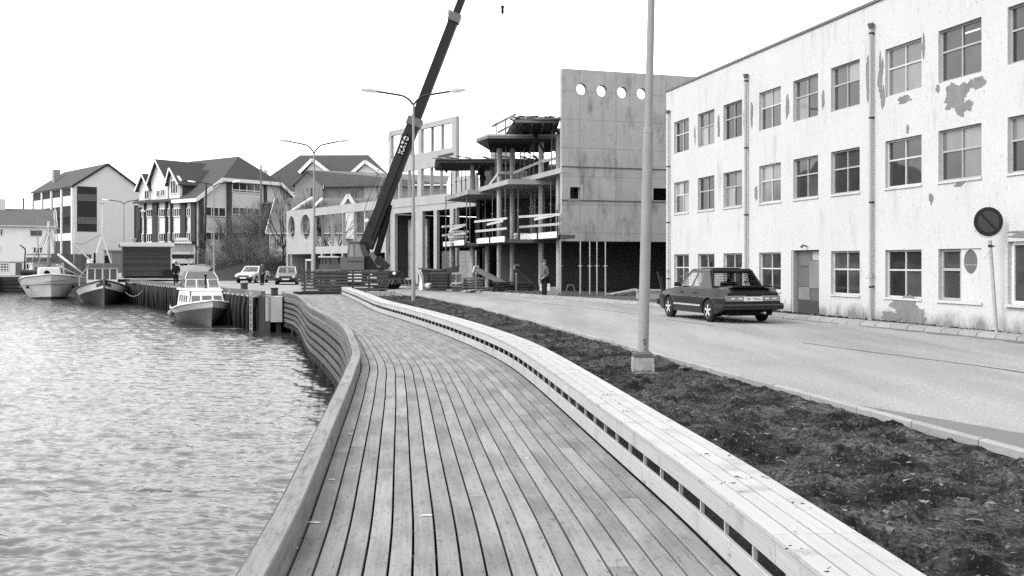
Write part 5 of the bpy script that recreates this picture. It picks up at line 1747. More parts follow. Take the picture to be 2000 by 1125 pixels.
def shrub_mesh(seed, w, h, leafy):
    rng = random.Random(seed)
    tw, pts = MB(), []
    for k in range(22):
        a = rng.random() * 6.28
        r0 = rng.random() ** .5 * w * .5
        d = Vector((math.cos(a) * rng.uniform(.15, .9), math.sin(a) * rng.uniform(.15, .9), 1)).normalized()
        branch(tw, Vector((math.cos(a) * r0 * .6, math.sin(a) * r0 * .6, -.2)), d, h * rng.uniform(.35, .6), .035, 3, rng, pts, .8)
    lf = MB()
    for p in pts:
        if rng.random() > leafy: continue
        s = rng.uniform(.025, .065)
        u = Vector((rng.uniform(-1, 1), rng.uniform(-1, 1), rng.uniform(-1, 1))).normalized()
        v = u.orthogonal().normalized()
        lf.add([p + u * s, p + v * s * .6, p - u * s, p - v * s * .6], [(0, 1, 2, 3)])
    return mesh_of('twigs', tw, M['bush'], recalc=False), mesh_of('foliage', lf, M['bushleaf'], recalc=False)
sm_ = [shrub_mesh(11, 3.4, 4.2, .5), shrub_mesh(12, 3.6, 3.6, .8), shrub_mesh(13, 3.2, 4.6, .3), shrub_mesh(14, 3.4, 4.0, .65)]
spots = [(405, 502, 102, 0, .55, 'low dark shrub beside the truck at the foot of the office building'), (428, 498, 101, 1, .7, 'leafy dark shrub behind the cabin cruiser canopy, under the lamp post'), (452, 478, 104, 0, .95, 'tall twiggy shrub reaching the office window band'),
         (470, 462, 105, 2, 1.0, 'highest bare shrub on top of the mound'), (492, 470, 104, 2, 1.0, 'pale twiggy shrub on the mound, next to the brick annex'), (515, 485, 103, 3, .95, 'dense shrub against the brick annex'),
         (465, 502, 98, 3, .85, 'wide twiggy shrub low on the slope behind the white-roofed parked car'), (440, 512, 97, 1, .6, 'dark leafy shrub at the bottom of the slope by the lamp post'), (495, 508, 97, 2, .85, 'grey brushy shrub above the gap between the parked cars'), (518, 512, 96.5, 1, .75, 'dark shrub beside the corner of the small white house'),
         (420, 520, 98, 3, .45, 'small shrub at the roadside next to the truck wheels'), (480, 490, 101, 0, .9, 'broad shrub in the middle of the slope')]
for i, (u, v, Y, k, sc_, lab) in enumerate(spots):
    x = PX(u, Y)
    t = thing('shrub', lab, 'shrub', (x, Y, max(hill_z(x, Y), 0) - .1), random.random() * 6, 'shrubs on the slope')
    t.scale = (sc_ * 1.1, sc_ * 1.1, sc_ * .75)
    obj('twigs', sm_[k][0], None, t); obj('foliage', sm_[k][1], None, t)

def bare_tree(lab, x, y, z, h, seed, r=.11):
    rng = random.Random(seed)
    t = thing('bare_tree', lab, 'tree', (x, y, z), 0, 'leafless trees by the houses')
    tr = MB()
    pts = [Vector((0, 0, 0))]
    for k in range(4):
        pts.append(pts[-1] + Vector((rng.uniform(-.15, .15), rng.uniform(-.1, .1), h * .13)))
    tr.tube(pts, [r, r * .9, r * .8, r * .75, r * .65], 7, cap=False)
    obj('trunk', tr, M['bark'], t, smooth=True)
    cr = MB()
    for k in range(7):
        a = rng.random() * 6.28
        d = Vector((math.cos(a) * .6, math.sin(a) * .6, rng.uniform(.5, 1.2))).normalized()
        branch(cr, pts[rng.choice([2, 3, 4, 4])], d, h * rng.uniform(.28, .4), r * .5, 3, rng, None, .6)
    obj('crown', cr, M['bark'], t)
bare_tree('leafless tree leaning at the corner of the small white house', PX(556, 96.5), 96.5, 0, 7.5, 3, .13)
bare_tree('leafless tree seen through the oval openings of the concrete wing', PX(581, 95), 95, 0, 6.4, 5)
bare_tree('leafless bushy tree seen through the window slots of the concrete wing', PX(641, 92), 92, 0, 6.2, 8)
bare_tree('thin leafless tree behind the narrow slot of the concrete wing', PX(664, 90), 90, 0, 5.4, 9)

# ================================================================ street lamps
def lamp(lab, x, y, top, arm=2.05, rbase=.075, lean=0.0, block=True, single=0, rz=0.0, headmat=None, z0=0.0, rise=.62):
    t = thing('street_lamp', lab, 'street lamp', (x, y, z0), rz, 'street lamps along the quay road')
    f = rbase
    if block:
        mb = MB()
        w0, w1 = .165, .148
        for (za, zb_, wa_, wb_) in ((-.15, .205, w0, w1),):
            mb.hexa([(-wa_, -wa_, za), (wa_, -wa_, za), (wa_, wa_, za), (-wa_, wa_, za)], [(-wb_, -wb_, zb_), (wb_, -wb_, zb_), (wb_, wb_, zb_), (-wb_, wb_, zb_)])
        b = obj('base_block', mb, M['concrete'], t)
        mb = MB().lathe([(.20, .206), (.205, .225), (.203, .265), (.185, .29), (.12, .305)], n=4)
        mb = MB()
        w1 = .142
        mb.hexa([(-w1, -w1, .206), (w1, -w1, .206), (w1, w1, .206), (-w1, w1, .206)], [(-w1, -w1, .262), (w1, -w1, .262), (w1, w1, .262), (-w1, w1, .262)])
        w2 = .11
        mb.hexa([(-w1, -w1, .262), (w1, -w1, .262), (w1, w1, .262), (-w1, w1, .262)], [(-w2, -w2, .292), (w2, -w2, .292), (w2, w2, .292), (-w2, w2, .292)])
        obj('collar', mb, M['concrete_dk'], b)
    jt = top * .42
    fork = top - rise
    lx = lean
    obj('lower_pole', MB().tube([(0, 0, 0.0), (lx * jt, 0, jt)], [f, f * .92], 12), M['polec'], t, smooth=40)
    obj('upper_pole', MB().tube([(lx * jt, 0, jt + .001), (lx * fork, 0, fork)], [f * .74, f * .55], 12), M['polec'], t, smooth=40)
    obj('pole_joint', MB().tube([(lx * jt, 0, jt - .05), (lx * jt, 0, jt + .03)], [f * .97, f * .82], 12), M['polec'], t, smooth=40)
    for s_ in ((-1, 1) if not single else (single,)):
        pts = []
        for q in np.linspace(0, 1, 12):
            pts.append((lx * fork + s_ * arm * .76 * q ** 1.15, 0, fork + (rise - .16) * (.52 * math.sin(min(1, q * 2.6) * math.pi / 2) + .48 * q)))
        a_ = obj('arm', MB().tube(pts, f * .5, 8), M['metal_dk'], t, smooth=40)
        hx_ = lx * fork + s_ * arm * .74
        L_ = arm * .30
        mb = MB()
        sec = lambda q, w, h0, h1: [(hx_ + s_ * q, -w, top - .16 + q * .12 + h0), (hx_ + s_ * q, w, top - .16 + q * .12 + h0), (hx_ + s_ * q, w * .8, top - .16 + q * .12 + h1), (hx_ + s_ * q, -w * .8, top - .16 + q * .12 + h1)]
        mb.hexa(sec(0, .06, -.05, .05), sec(L_ * .4, .11, -.07, .07)); mb.hexa(sec(L_ * .4, .11, -.07, .07), sec(L_, .09, -.05, .05))
        obj('lamp_head', mb, headmat or M['metal_lt'], a_)
    return t
Y1 = 14.9
lamp('tall concrete lamp post on a square block in the earth strip', PX(1255, Y1), Y1, 8.6, lean=.0235, z0=.03, rbase=.082)
obj_ = thing('graffiti', 'small scrawled black marks low on the concrete lamp post', 'graffiti', (PX(1255, Y1), Y1, .6))
mb = MB()
gx = lambda u, v: ((u - 1255) / F * (Y1 - .085), -.083 + abs(u - 1257) * .0008, PZ(v, Y1 - .085) - .6)
for q in (((1254, 664), (1262, 661), (1256, 667), (1262, 669)), ((1256, 671), (1261, 672)), ((1256, 664), (1259, 676)), ((1258, 680), (1260, 683))):
    mb.tube([gx(*p) for p in q], .0035, 4)
obj('marks', mb, M['black'], obj_)
lamp('double armed lamp post in front of the framed concrete facade', PX(807.5, 41.2), 41.2, 8.9, block=False, rbase=.085, rise=.72)
lamp('double armed lamp post in front of the wing with oval openings', PX(613.5, 61), 61, 9.25, block=False, rbase=.09, rise=.9)
lamp('double armed lamp post in front of the office building, lamp heads bright white', PX(418, 85.5), 85.5, 8.75, arm=2.15, block=False, rbase=.085, headmat=M['white'])
lamp('double armed lamp post in front of the tall gabled block', PX(242, 107), 107, 8.55, arm=2.2, block=False, rbase=.085, headmat=M['white'])
lamp('single armed lamp post between the gabled block and the office building', PX(309, 112), 112, 7.6, arm=1.9, block=False, rbase=.08, single=-1, headmat=M['white'])
# bare timber pole by the office
t = thing('utility_pole', 'tall dark wooden pole beside the office window bands', 'pole', (PX(398.5, 104), 104, 0.5))
obj('shaft', MB().tube([(0, 0, 0), (.25, 0, PZ(368, 104))], [.14, .10], 7), M['darkwood'], t, smooth=True)
t = thing('utility_pole', 'tall grey wooden pole in front of the brick annex', 'pole', (PX(509, 100), 100, 0.5))
obj('shaft', MB().tube([(0, 0, 0), (.05, 0, PZ(332, 100))], [.13, .09], 7), M['oldwood'], t, smooth=True)

# ================================================================ road sign
SB = Vector((PX(1946.5, 21.3), 21.3, .14)); ST = Vector((PX(1931, 21.3), 21.25, PZ(470, 21.3)))
t = thing('road_sign', 'leaning round no-stopping sign on a thin pole in front of the white factory', 'road sign', SB)
ol = Vector((0, 0, 0))
obj('pole', MB().tube([ol, ST - SB], .036, 10), M['metal_lt'], t, smooth=40)
dc = Vector((PX(1930, 21.18), 21.18, PZ(433, 21.18))) - SB
rr = .312
def dmap(y):
    return lambda a, b, tt: (dc.x + a, dc.y + y - tt, dc.z + b)
obj('sign_plate', MB().prism(ell(0, 0, rr, rr, 48), [], dmap(0), 0, .012), M['signdark'], t)
fld = obj('sign_field', MB().prism(ell(0, 0, rr * .73, rr * .73, 48), [], dmap(-.0125), 0, .002), M['signmid'], t)
c_, s_ = math.cos(-.80), math.sin(-.80)
bar_ = [(p * c_ - q * s_, p * s_ + q * c_) for p, q in rect(-rr * .74, rr * .74, -.028, .028)]
obj('sign_bar', MB().prism(bar_, [], dmap(-.0152), 0, .002), M['signdark'], fld)
arc = [(dc.x + (rr + .02) * math.cos(a) * (1.04 if math.cos(a) > 0 else 1), dc.y + .02, dc.z + (rr + .018) * math.sin(a)) for a in np.linspace(math.pi * 1.02, math.pi * 1.98, 20)]
obj('bracket', MB().tube(arc, .011, 6), M['white'], t)
obj('clamp', MB().lathe([(.05, 0), (.05, .05)], tuple((ST - SB) * .93), 8).merge(MB().bar((ST - SB) * .93, (ST - SB) * .93 + Vector((.1, 0, .02)), .02, .02)), M['metal_dk'], t)
obj('tie_wire', MB().tube([(ST - SB) * .9, (ST - SB) * .82 + Vector((-.17, -.02, -.05))], .003, 4), M['metal_dk'], t)

# ================================================================ cars
def bil(q, a, b):
    return q[0].lerp(q[1], a).lerp(q[3].lerp(q[2], a), b)
def panel(mb, q, holes, th):
    """quad panel q (4 points) with bilinear holes, thickness th along its normal"""
    q = [Vector(p) for p in q]
    U = (q[1] - q[0]).normalized(); N = U.cross(q[3] - q[0]).normalized(); V = N.cross(U)
    t2 = lambda p: ((p - q[0]).dot(U), (p - q[0]).dot(V))
    outer = [t2(p) for p in q]
    hh = [[t2(bil(q, a, b)) for a, b in h] for h in holes]
    mb.prism(outer, hh, lambda a, b, t: q[0] + U * a + V * b + N * t, 0, th)
    return N
def car(name, label, cat, loc, rz, L=4.3, Wd=1.68, H=1.41, paint='carpaint', group=None, style='hatch', wb=2.5, roofpaint=None):
    t = thing(name, label, cat, loc, rz, group)
    hw = Wd / 2
    wr = .30
    yr, yf = -wb / 2, wb / 2
    ys = sorted(set([round(v, 3) for v in list(np.linspace(-L / 2, L / 2, 26)) + [yr + d for d in (-.37, -.33, -.24, -.12, 0, .12, .24, .33, .37)] + [yf + d for d in (-.37, -.33, -.24, -.12, 0, .12, .24, .33, .37)]]))
    rear_z, belt, hood_z = .93, .90, .70
    def top(y):
        f = (y + L / 2) / L
        return float(np.interp(f, [0, .03, .08, .16, .62, .70, .95, .985, 1], [.80, .89, rear_z, .915, belt, .88, .76, .70, .62]))
    def wid(y):
        f = (y + L / 2) / L
        return hw * float(np.interp(f, [0, .03, .12, .5, .85, .96, 1], [.93, .965, .99, 1, .985, .93, .86]))
    def low(y):
        z = float(np.interp((y + L / 2) / L, [0, .05, .12, .9, .96, 1], [.42, .33, .22, .22, .30, .36]))
        for yc in (yr, yf):
            d = abs(y - yc)
            if d < .36: z = max(z, wr + math.sqrt(max(0, .36 ** 2 - d * d)) - .02)
        return z
    mb = MB(); m = 0
    for y in ys:
        w, zt, zb = wid(y), top(y), low(y)
        half = [(w - .14, zb), (w - .015, zb), (w, max(.5, zb + .02) if zt > .55 else zb + .05), (w - .008, min(max(.64, zb + .04), zt - .1)), (w - .035, min(.66, zt - .09) if zb < .6 else zb + .045), (w - .06, zt - .045), (w - .11, zt - .006), (w * .5, zt + .012), (0, zt + .018)]
        prof = half + [(-x, z) for x, z in reversed(half[:-1])]
        m = len(prof)
        for x, z in prof: mb.v.append((x, y, z))
    for i in range(len(ys) - 1):
        for j in range(m - 1):
            mb.f.append((i * m + j, i * m + j + 1, (i + 1) * m + j + 1, (i + 1) * m + j))
    mb.f.append(tuple(range(m))); mb.f.append(tuple((len(ys) - 1) * m + j for j in range(m)))
    obj('body', mb, M[paint], t, smooth=35)
    ub_ = MB().box(-hw + .24, hw - .24, -L / 2 + .12, L / 2 - .12, .2, .6)
    obj('underbody', ub_, M['black'], t)
    # greenhouse
    gb_, gf = -L / 2 + L * (.185 if style == 'hatch' else .17), L * .17
    rb, rf_ = -L / 2 + L * (.275 if style == 'hatch' else .30), L * .03
    bw_, tw_ = hw - .085, hw - .21
    zb_, zt_ = belt - .01, H
    B = [Vector((-bw_, gb_, zb_)), Vector((bw_, gb_, zb_)), Vector((bw_, gf, zb_ - .02)), Vector((-bw_, gf, zb_ - .02))]
    T = [Vector((-tw_, rb, zt_ - .04)), Vector((tw_, rb, zt_ - .04)), Vector((tw_, rf_, zt_ - .02)), Vector((-tw_, rf_, zt_ - .02))]
    cab = MB(); glass = []
    def side_(q, holes, nm):
        N = panel(cab, q, holes, .02)
        for h in holes:
            g = MB()
            pts = [bil([Vector(p) for p in q], a, b) + N * .006 for a, b in h]
            pts2 = [p + N * .006 for p in pts]
            n = len(pts)
            g.add(pts + pts2, [tuple(range(n)), tuple(n + k for k in reversed(range(n)))] + [(k, (k + 1) % n, (k + 1) % n + n, k + n) for k in range(n)])
            glass.append((nm, g))
    side_([B[1], B[0], T[0], T[1]], [[(.06, .10), (.94, .10), (.93, .9), (.07, .9)]], 'rear_window')
    side_([B[3], B[2], T[2], T[3]], [[(.05, .06), (.95, .06), (.94, .93), (.06, .93)]], 'windscreen')
    for k in (0, 1):
        q = [B[0], B[3], T[3], T[0]] if k == 0 else [B[2], B[1], T[1], T[2]]
        hs = [[(.33, .10), (.575, .10), (.545, .88), (.27, .88)], [(.615, .10), (.955, .10), (.94, .88), (.60, .88)]] if style == 'hatch' else [[(.14, .1), (.50, .1), (.46, .88), (.16, .88)], [(.55, .1), (.95, .1), (.93, .88), (.53, .88)]]
        if k == 1: hs = [[(1 - a, b) for a, b in h] for h in hs]
        side_(q, hs, 'side_window')
    obj('cabin', cab, M[roofpaint or paint], t)
    for nm, g in glass: obj(nm, g, M['carglass'], t)
    rfm = MB()
    o1 = [T[0] + Vector((-.015, -.02, 0)), T[1] + Vector((.015, -.02, 0)), T[2] + Vector((.015, .02, 0)), T[3] + Vector((-.015, .02, 0))]
    c1 = [Vector((p.x * .86, p.y * (1 if p.y > 0 else .97), zt_ + .025)) for p in o1]
    rfm.hexa(o1, c1)
    obj('roof', rfm, M[roofpaint or paint], t, smooth=50)
    # seats dark inside
    obj('interior', MB().box(-bw_ + .12, bw_ - .12, gb_ + .45, gf - .5, .55, .88).merge(MB().box(-.5, -.12, -.25, -.1, .6, 1.02)).merge(MB().box(.12, .5, -.25, -.1, .6, 1.02)), M['black'], t)
    # wheels
    for sx_ in (-1, 1):
        for yc in (yr, yf):
            prof = [(.17, 0), (.19, .0), (.27, .01), (wr, .03), (wr, .15), (.27, .17), (.16, .17)]
            ty = MB().lathe(prof, n=20)
            ty.v = [(sx_ * (hw - .19 + z), yc + x, wr + y) for x, y, z in ty.v]
            w_ = obj('wheel', ty, M['rubber'], t, smooth=40)
            rm = MB().lathe([(.03, .165), (.10, .160), (.165, .150), (.195, .172), (.195, .10), (.0, .09)][:5], n=16)
            rm.v = [(sx_ * (hw - .19 + z), yc + x, wr + y) for x, y, z in rm.v]
            for k in range(5):
                a = k * 2 * math.pi / 5 + .3
                sp = MB().bar((0, 0, 0), (.16 * math.cos(a), .16 * math.sin(a), 0), .05, .02)
                sp.v = [(sx_ * (hw - .19 + .168 + z), yc + x, wr + y) for x, y, z in sp.v]
                rm.merge(sp)
            obj('rim', rm, M['rim'], w_)
    # bumpers, trim
    for ye, w_, z0, z1 in ((-L / 2 - .05, hw - .01, .36, .52), (L / 2 - .07, hw * .93, .34, .50)):
        b_ = MB().hexa([(-w_, ye, z0), (w_, ye, z0), (w_ * .98, ye + .14, z0), (-w_ * .98, ye + .14, z0)], [(-w_, ye, z1), (w_, ye, z1), (w_ * .98, ye + .14, z1), (-w_ * .98, ye + .14, z1)])
        if ye < 0:
            for sx_ in (-1, 1): b_.box(sx_ * (w_ + .012) - .02, sx_ * (w_ + .012) + .02, ye + .02, ye + .55, z0 + .02, z1 - .02)
        bo = obj('bumper', b_, M['plastic'], t)
        obj('bumper_strip', MB().box(-w_ - .01, w_ + .01, ye - .006, ye + .02, z1 - .05, z1 - .03), M['metal_md'], bo)
    for sx_ in (-1, 1):
        obj('side_strip', MB().box(sx_ * (hw + .006) - .008, sx_ * (hw + .006) + .008, yr + .42, yf - .42, .40, .445), M['metal_lt'], t)
        mr = MB().hexa([(sx_ * (hw - .06), gf - .28, .90), (sx_ * (hw + .13), gf - .26, .90), (sx_ * (hw + .12), gf - .16, .91), (sx_ * (hw - .06), gf - .18, .91)],
                       [(sx_ * (hw - .05), gf - .28, 1.0), (sx_ * (hw + .12), gf - .26, 1.02), (sx_ * (hw + .11), gf - .16, 1.01), (sx_ * (hw - .05), gf - .18, 1.0)])
        obj('wing_mirror', mr, M['plastic'], t)
        tl = MB().box(sx_ * (hw - .34) - .27, sx_ * (hw - .34) + .27, -L / 2 - .012, -L / 2 + .02, .575, .715)
        tlo = obj('tail_light', tl, M['lens'], t)
        for q in (-.09, .12):
            obj('reversing_lamp', MB().box(sx_ * (hw - .36) + q - .05, sx_ * (hw - .36) + q + .05, -L / 2 - .018, -L / 2 - .0125, .625, .655), M['lamp'], tlo)
        hl = MB().lathe([(.085, 0), (.08, .02), (.05, .035)], n=14)
        hl.v = [(sx_ * (hw - .26) + x, L / 2 - .03 + z, .585 + y) for x, y, z in hl.v]
        obj('headlight', hl, M['lamp'], t)
        for y_ in (-.40, .45):
            obj('door_handle', MB().box(sx_ * (hw - .028) - .012, sx_ * (hw - .028) + .012, y_ - .08, y_ + .04, .735, .765), M['plastic'], t)
    obj('grille', MB().box(-hw + .38, hw - .38, L / 2 - .02, L / 2 + .006, .53, .64), M['plastic'], t)
    pl = obj('number_plate', MB().box(-.26, .26, -L / 2 - .02, -L / 2 + .01, .575, .69), M['white'], t)
    obj('number_plate', MB().box(-.26, .26, L / 2 + .07, L / 2 + .075, .38, .48), M['white'], t)
    marks = MB()
    for k, (x0, x1, z0, z1) in enumerate(((-.17, -.12, .62, .645), (-.12, -.10, .61, .65), (-.02, .03, .635, .65), (.05, .07, .61, .655), (.09, .11, .61, .65), (.13, .19, .615, .635))):
        marks.box(x0, x1, -L / 2 - .0225, -L / 2 - .0205, z0, z1)
    obj('plate_marks', marks, M['plastic'], pl)
    return t, (B, T, hw, L)
hd = math.atan2(.65, 2.4)
rc = Vector((5.17, 26.1, 0)) + Vector((math.cos(hd), math.sin(hd), 0)) * .78
fwd = Vector((-math.sin(hd), math.cos(hd), 0))
cc = rc + fwd * 1.25
zc_ = .092
ct, (B, T, hw, L) = car('parked_car', 'dark hatchback with slatted rear window driving away past the white factory', 'car', (cc.x, cc.y, zc_), hd, H=1.37)
ct.name = 'hatchback_car'
# louvre over the rear window, boot spoiler, exhaust, roof vent
q = [B[1], B[0], T[0], T[1]]
N = (q[1] - q[0]).cross(q[3] - q[0]).normalized()
if N.y > 0: N = -N
lv = obj('louvre', MB().bar(bil(q, .035, .03) + N * .03, bil(q, .045, .97) + N * .03, .02, .02).merge(MB().bar(bil(q, .965, .03) + N * .03, bil(q, .955, .97) + N * .03, .02, .02)), M['plastic'], ct)
for k in range(7):
    b_ = .08 + k * .135
    a0, a1 = bil(q, .04, b_) + N * .025, bil(q, .96, b_) + N * .025
    d = Vector((0, .045, .006))
    s = MB().hexa([a0, a1, a1 + d, a0 + d], [a0 + Vector((0, 0, .014)), a1 + Vector((0, 0, .014)), a1 + d + Vector((0, 0, .006)), a0 + d + Vector((0, 0, .006))])
    obj('slat', s, M['plastic'], lv)
sp = MB().hexa([(-hw + .26, -L / 2 + .03, .925), (hw - .26, -L / 2 + .03, .925), (hw - .24, -L / 2 + .24, .93), (-hw + .24, -L / 2 + .24, .93)],
               [(-hw + .28, -L / 2 + .02, .965), (hw - .28, -L / 2 + .02, .965), (hw - .25, -L / 2 + .22, .95), (-hw + .25, -L / 2 + .22, .95)])
obj('spoiler', sp, M['plastic'], ct)
obj('exhaust', MB().tube([(.32, -L / 2 - .05, .27), (.32, -L / 2 + .4, .27)], .03, 8), M['metal_lt'], ct)
obj('sunroof', MB().box(-.40, .40, -.75, .0, 1.397, 1.42), M['plastic'], ct)
obj('boot_seam', MB().box(-hw + .12, hw - .12, -L / 2 - .004, -L / 2 + .01, .735, .745), M['black'], ct)

pc = [(481, 549.5, 79.5, math.pi - .10, 'carpaint2', 'white', 'light parked car with a white roof, next to the slope'), (549, 556, 73.5, math.pi + .17, 'carpaint3', 'carpaint2', 'darker parked car with round headlights in front of the small white house')]
for i, (u, v, Y, rz_, p_, rp_, lab) in enumerate(pc):
    car('parked_car', lab, 'car', (PX(u, Y), Y + 2.0, .0), rz_ + (0), L=4.2, Wd=1.64, H=1.36, paint=p_, group='cars parked on the quay road', style='sedan', roofpaint=rp_)

# ================================================================ truck
tx, ty_, tz = PX(357.5, 104), 104, hill_z(PX(357.5, 104), 104) + .15
t = thing('truck', 'pale forward control truck with a white lettered visor coming down the street', 'truck', (tx, ty_, tz), R(17))
hw = 1.2
cb = MB()
cb.hexa([(-hw, 0, .75), (hw, 0, .75), (hw, 2, .75), (-hw, 2, .75)], [(-hw, .02, 1.75), (hw, .02, 1.75), (hw, 2, 1.75), (-hw, 2, 1.75)])
panel(cb, [(-hw, .02, 1.751), (hw, .02, 1.751), (hw * .94, .16, 2.62), (-hw * .94, .16, 2.62)], [[(.05, .08), (.95, .08), (.94, .9), (.06, .9)]], -.06)
for s_ in (-1, 1):
    panel(cb, [(s_ * hw, .02, 1.751), (s_ * hw, 2, 1.751), (s_ * hw * .94, 2, 2.62), (s_ * hw * .94, .16, 2.62)], [[(.12, .1), (.6, .1), (.6, .88), (.16, .88)]], .05 * s_)
cb.box(-hw * .94, hw * .94, .1, 2, 2.622, 2.72)
obj('cab', cb, M['palewall'], t)
obj('windscreen', MB().hexa([(-hw * .9, .05, 1.8), (hw * .9, .05, 1.8), (hw * .9, .07, 1.8), (-hw * .9, .07, 1.8)], [(-hw * .86, .17, 2.55), (hw * .86, .17, 2.55), (hw * .86, .19, 2.55), (-hw * .86, .19, 2.55)]), M['glass_curtain'], t)
vs = obj('visor', MB().box(-hw * .98, hw * .98, -.1, .2, 2.66, 2.98), M['metal_dk'], t)
obj('visor_board', MB().box(-.85, .85, -.115, -.102, 2.72, 2.92), M['lamp'], vs)
obj('roof_board', MB().box(-.75, .5, .3, .4, 3.02, 3.32), M['lamp'], t)
obj('grille', MB().box(-hw * .9, hw * .9, -.03, -.004, 1.15, 1.58), M['plastic'], t)
for z in (1.22, 1.32, 1.42, 1.52):
    obj('grille_bar', MB().box(-hw * .86, hw * .86, -.045, -.031, z - .01, z + .01), M['metal_dk'], t)
obj('bumper', MB().box(-hw, hw, -.12, .1, .62, .92), M['palewall'], t)
for s_ in (-1, 1):
    h_ = MB().lathe([(.14, 0), (.13, .03), (.05, .05)], n=14)
    h_.v = [(s_ * .86 + x, -.12 - z, .78 + y) for x, y, z in h_.v]
    obj('headlight', h_, M['lamp'], t)
    w_ = MB().lathe([(.2, 0), (.46, .02), (.48, .06), (.48, .28), (.2, .3)], n=18)
    w_.v = [(s_ * (.75 + z), .9 + x, .48 + y) for x, y, z in w_.v]
    obj('wheel', w_, M['rubber'], t, smooth=40)
    w_ = MB().lathe([(.2, 0), (.46, .02), (.48, .06), (.48, .28), (.2, .3)], n=18)
    w_.v = [(s_ * (.75 + z), 4.6 + x, .48 + y) for x, y, z in w_.v]
    obj('wheel', w_, M['rubber'], t, smooth=40)
    obj('mirror', MB().bar((s_ * 1.2, .1, 2.3), (s_ * 1.4, .0, 2.35), .03, .03).box(s_ * 1.42 - .08, s_ * 1.42 + .08, -.03, .02, 2.05, 2.45), M['plastic'], t)
obj('chassis', MB().box(-.8, .8, .5, 6.3, .5, .8), M['black'], t)
obj('cargo_box', MB().box(-1.22, 1.22, 2.15, 6.4, .85, 2.95), M['metal_dk'], t)
obj('front_board', MB().box(-1.45, -1.05, 1.9, 2.1, 2.6, 3.0), M['white'], t)

# ================================================================ dark site wagon
WY = 90.0
wx0, wx1 = PX(240, WY), PX(331, WY)
t = thing('site_wagon', 'dark windowless wagon with a low curved roof standing on the quay', 'wagon', (wx0, WY, 0), R(24))
WO = (wx0, WY, 0)
zt, zb = PZ(481, WY), PZ(540, WY)
mb = MB().add([(wx0, WY, zb), (wx1, WY, zb), (wx1, WY + 2.4, zb), (wx0, WY + 2.4, zb), (wx0, WY, zt), (wx1, WY, zt), (wx1, WY + 2.4, zt), (wx0, WY + 2.4, zt)], [(0, 1, 5, 4), (1, 2, 6, 5), (2, 3, 7, 6), (3, 0, 4, 7), (0, 1, 2, 3)])
obj('body', mb, M['brick'], t, org=WO)
n = 22
for k in range(n):
    z0 = zb + (zt - zb) * k / n
    obj('wall_board', MB().box(wx0 - .01, wx1 + .01, WY - .03 - .006 * (k % 2), WY - .002, z0 + .008, z0 + (zt - zb) / n - .004), M['rust'] if 0 else M['fencewood'], t, org=WO)
rfm = MB(); m = 9
for i, x in enumerate((wx0 - .25, wx1 + .25)):
    for k in range(m):
        a = k / (m - 1)
        y, z = WY - .25 + 2.9 * a, zt + .02 + .38 * math.sin(math.pi * a)
        rfm.v.append((x, y, z))
    for k in range(m):
        a = k / (m - 1)
        rfm.v.append((x, WY - .25 + 2.9 * a, zt - .06 + .38 * math.sin(math.pi * a)))
for k in range(m - 1):
    rfm.f += [(k, k + 1, k + 1 + 2 * m, k + 2 * m), (k + m, k + 2 * m + m, k + 1 + 2 * m + m, k + 1 + m)]
    for b_ in (0, 2 * m): rfm.f.append((b_ + k, b_ + k + 1, b_ + k + 1 + m, b_ + k + m))
rfm.f += [(0, 2 * m, 3 * m, m), (m - 1, 2 * m - 1, 4 * m - 1, 3 * m - 1)]
r_ = obj('roof', rfm, M['greywall'], t, org=WO)
obj('roof_vent', MB().lathe([(.2, 0), (.2, .3), (.3, .34), (.3, .42), (.0, .45)], (PX(261, WY), WY + 1.2, zt + .3), 10), M['metal_lt'], r_, org=WO)
obj('chimney_pipe', MB().tube([(PX(268, WY), WY + 1.5, zt + .3), (PX(272, WY), WY + 1.5, zt + 1.5)], .08, 6), M['metal_dk'], r_, org=WO)
obj('end_post', MB().box(wx1 - .1, wx1 - .02, WY - .09, WY - .037, .0, zt), M['white'], t, org=WO)
for x in (wx0 + .7, wx1 - .8):
    w_ = MB().lathe([(.05, 0), (.3, .02), (.3, .14), (.05, .16)], n=14)
    w_.v = [(x + px, WY + .2 + pz, .30 + py) for px, py, pz in w_.v]
    obj('wheel', w_, M['rubber'], t, org=WO)
obj('axle_box', MB().box(wx0 + .2, wx1 - .2, WY + .5, WY + 1.8, .3, zb - .002), M['black'], t, org=WO)
obj('end_box', MB().box(wx1 - .75, wx1 + .12, WY - .7, WY - .1, 0, PZ(527, WY)), M['darkwood'], t, org=WO)
# lower wagon / shed behind it
sx0, sx1 = PX(203, 99), PX(240, 99)
t = thing('site_hut', 'small dark hut with a white doorway behind the dark fishing boat', 'hut', (sx0, 99, 0))
obj('wall', MB().box(sx0, sx1 + .8, 99, 101, 0, PZ(490, 99)), M['greywall'], t, org=(sx0, 99, 0))
obj('door', MB().box(sx0 + .1, sx0 + .6, 98.94, 98.99, 0, PZ(499, 99)), M['black'], t, org=(sx0, 99, 0))
obj('shutter', MB().box(sx0 + .85, sx0 + 1.75, 98.94, 98.99, .6, PZ(492, 99)), M['oldwood'], t, org=(sx0, 99, 0))
obj('corner_board', MB().box(sx0 + 1.05 + .75, sx0 + 1.95, 98.92, 98.985, 0, PZ(488, 99)), M['white'], t, org=(sx0, 99, 0))
obj('roof', MB().box(sx0 - .1, sx1 + .8, 98.8, 101.2, PZ(490, 99) + .002, PZ(488, 99) + .05), M['greywall'], t, org=(sx0, 99, 0))

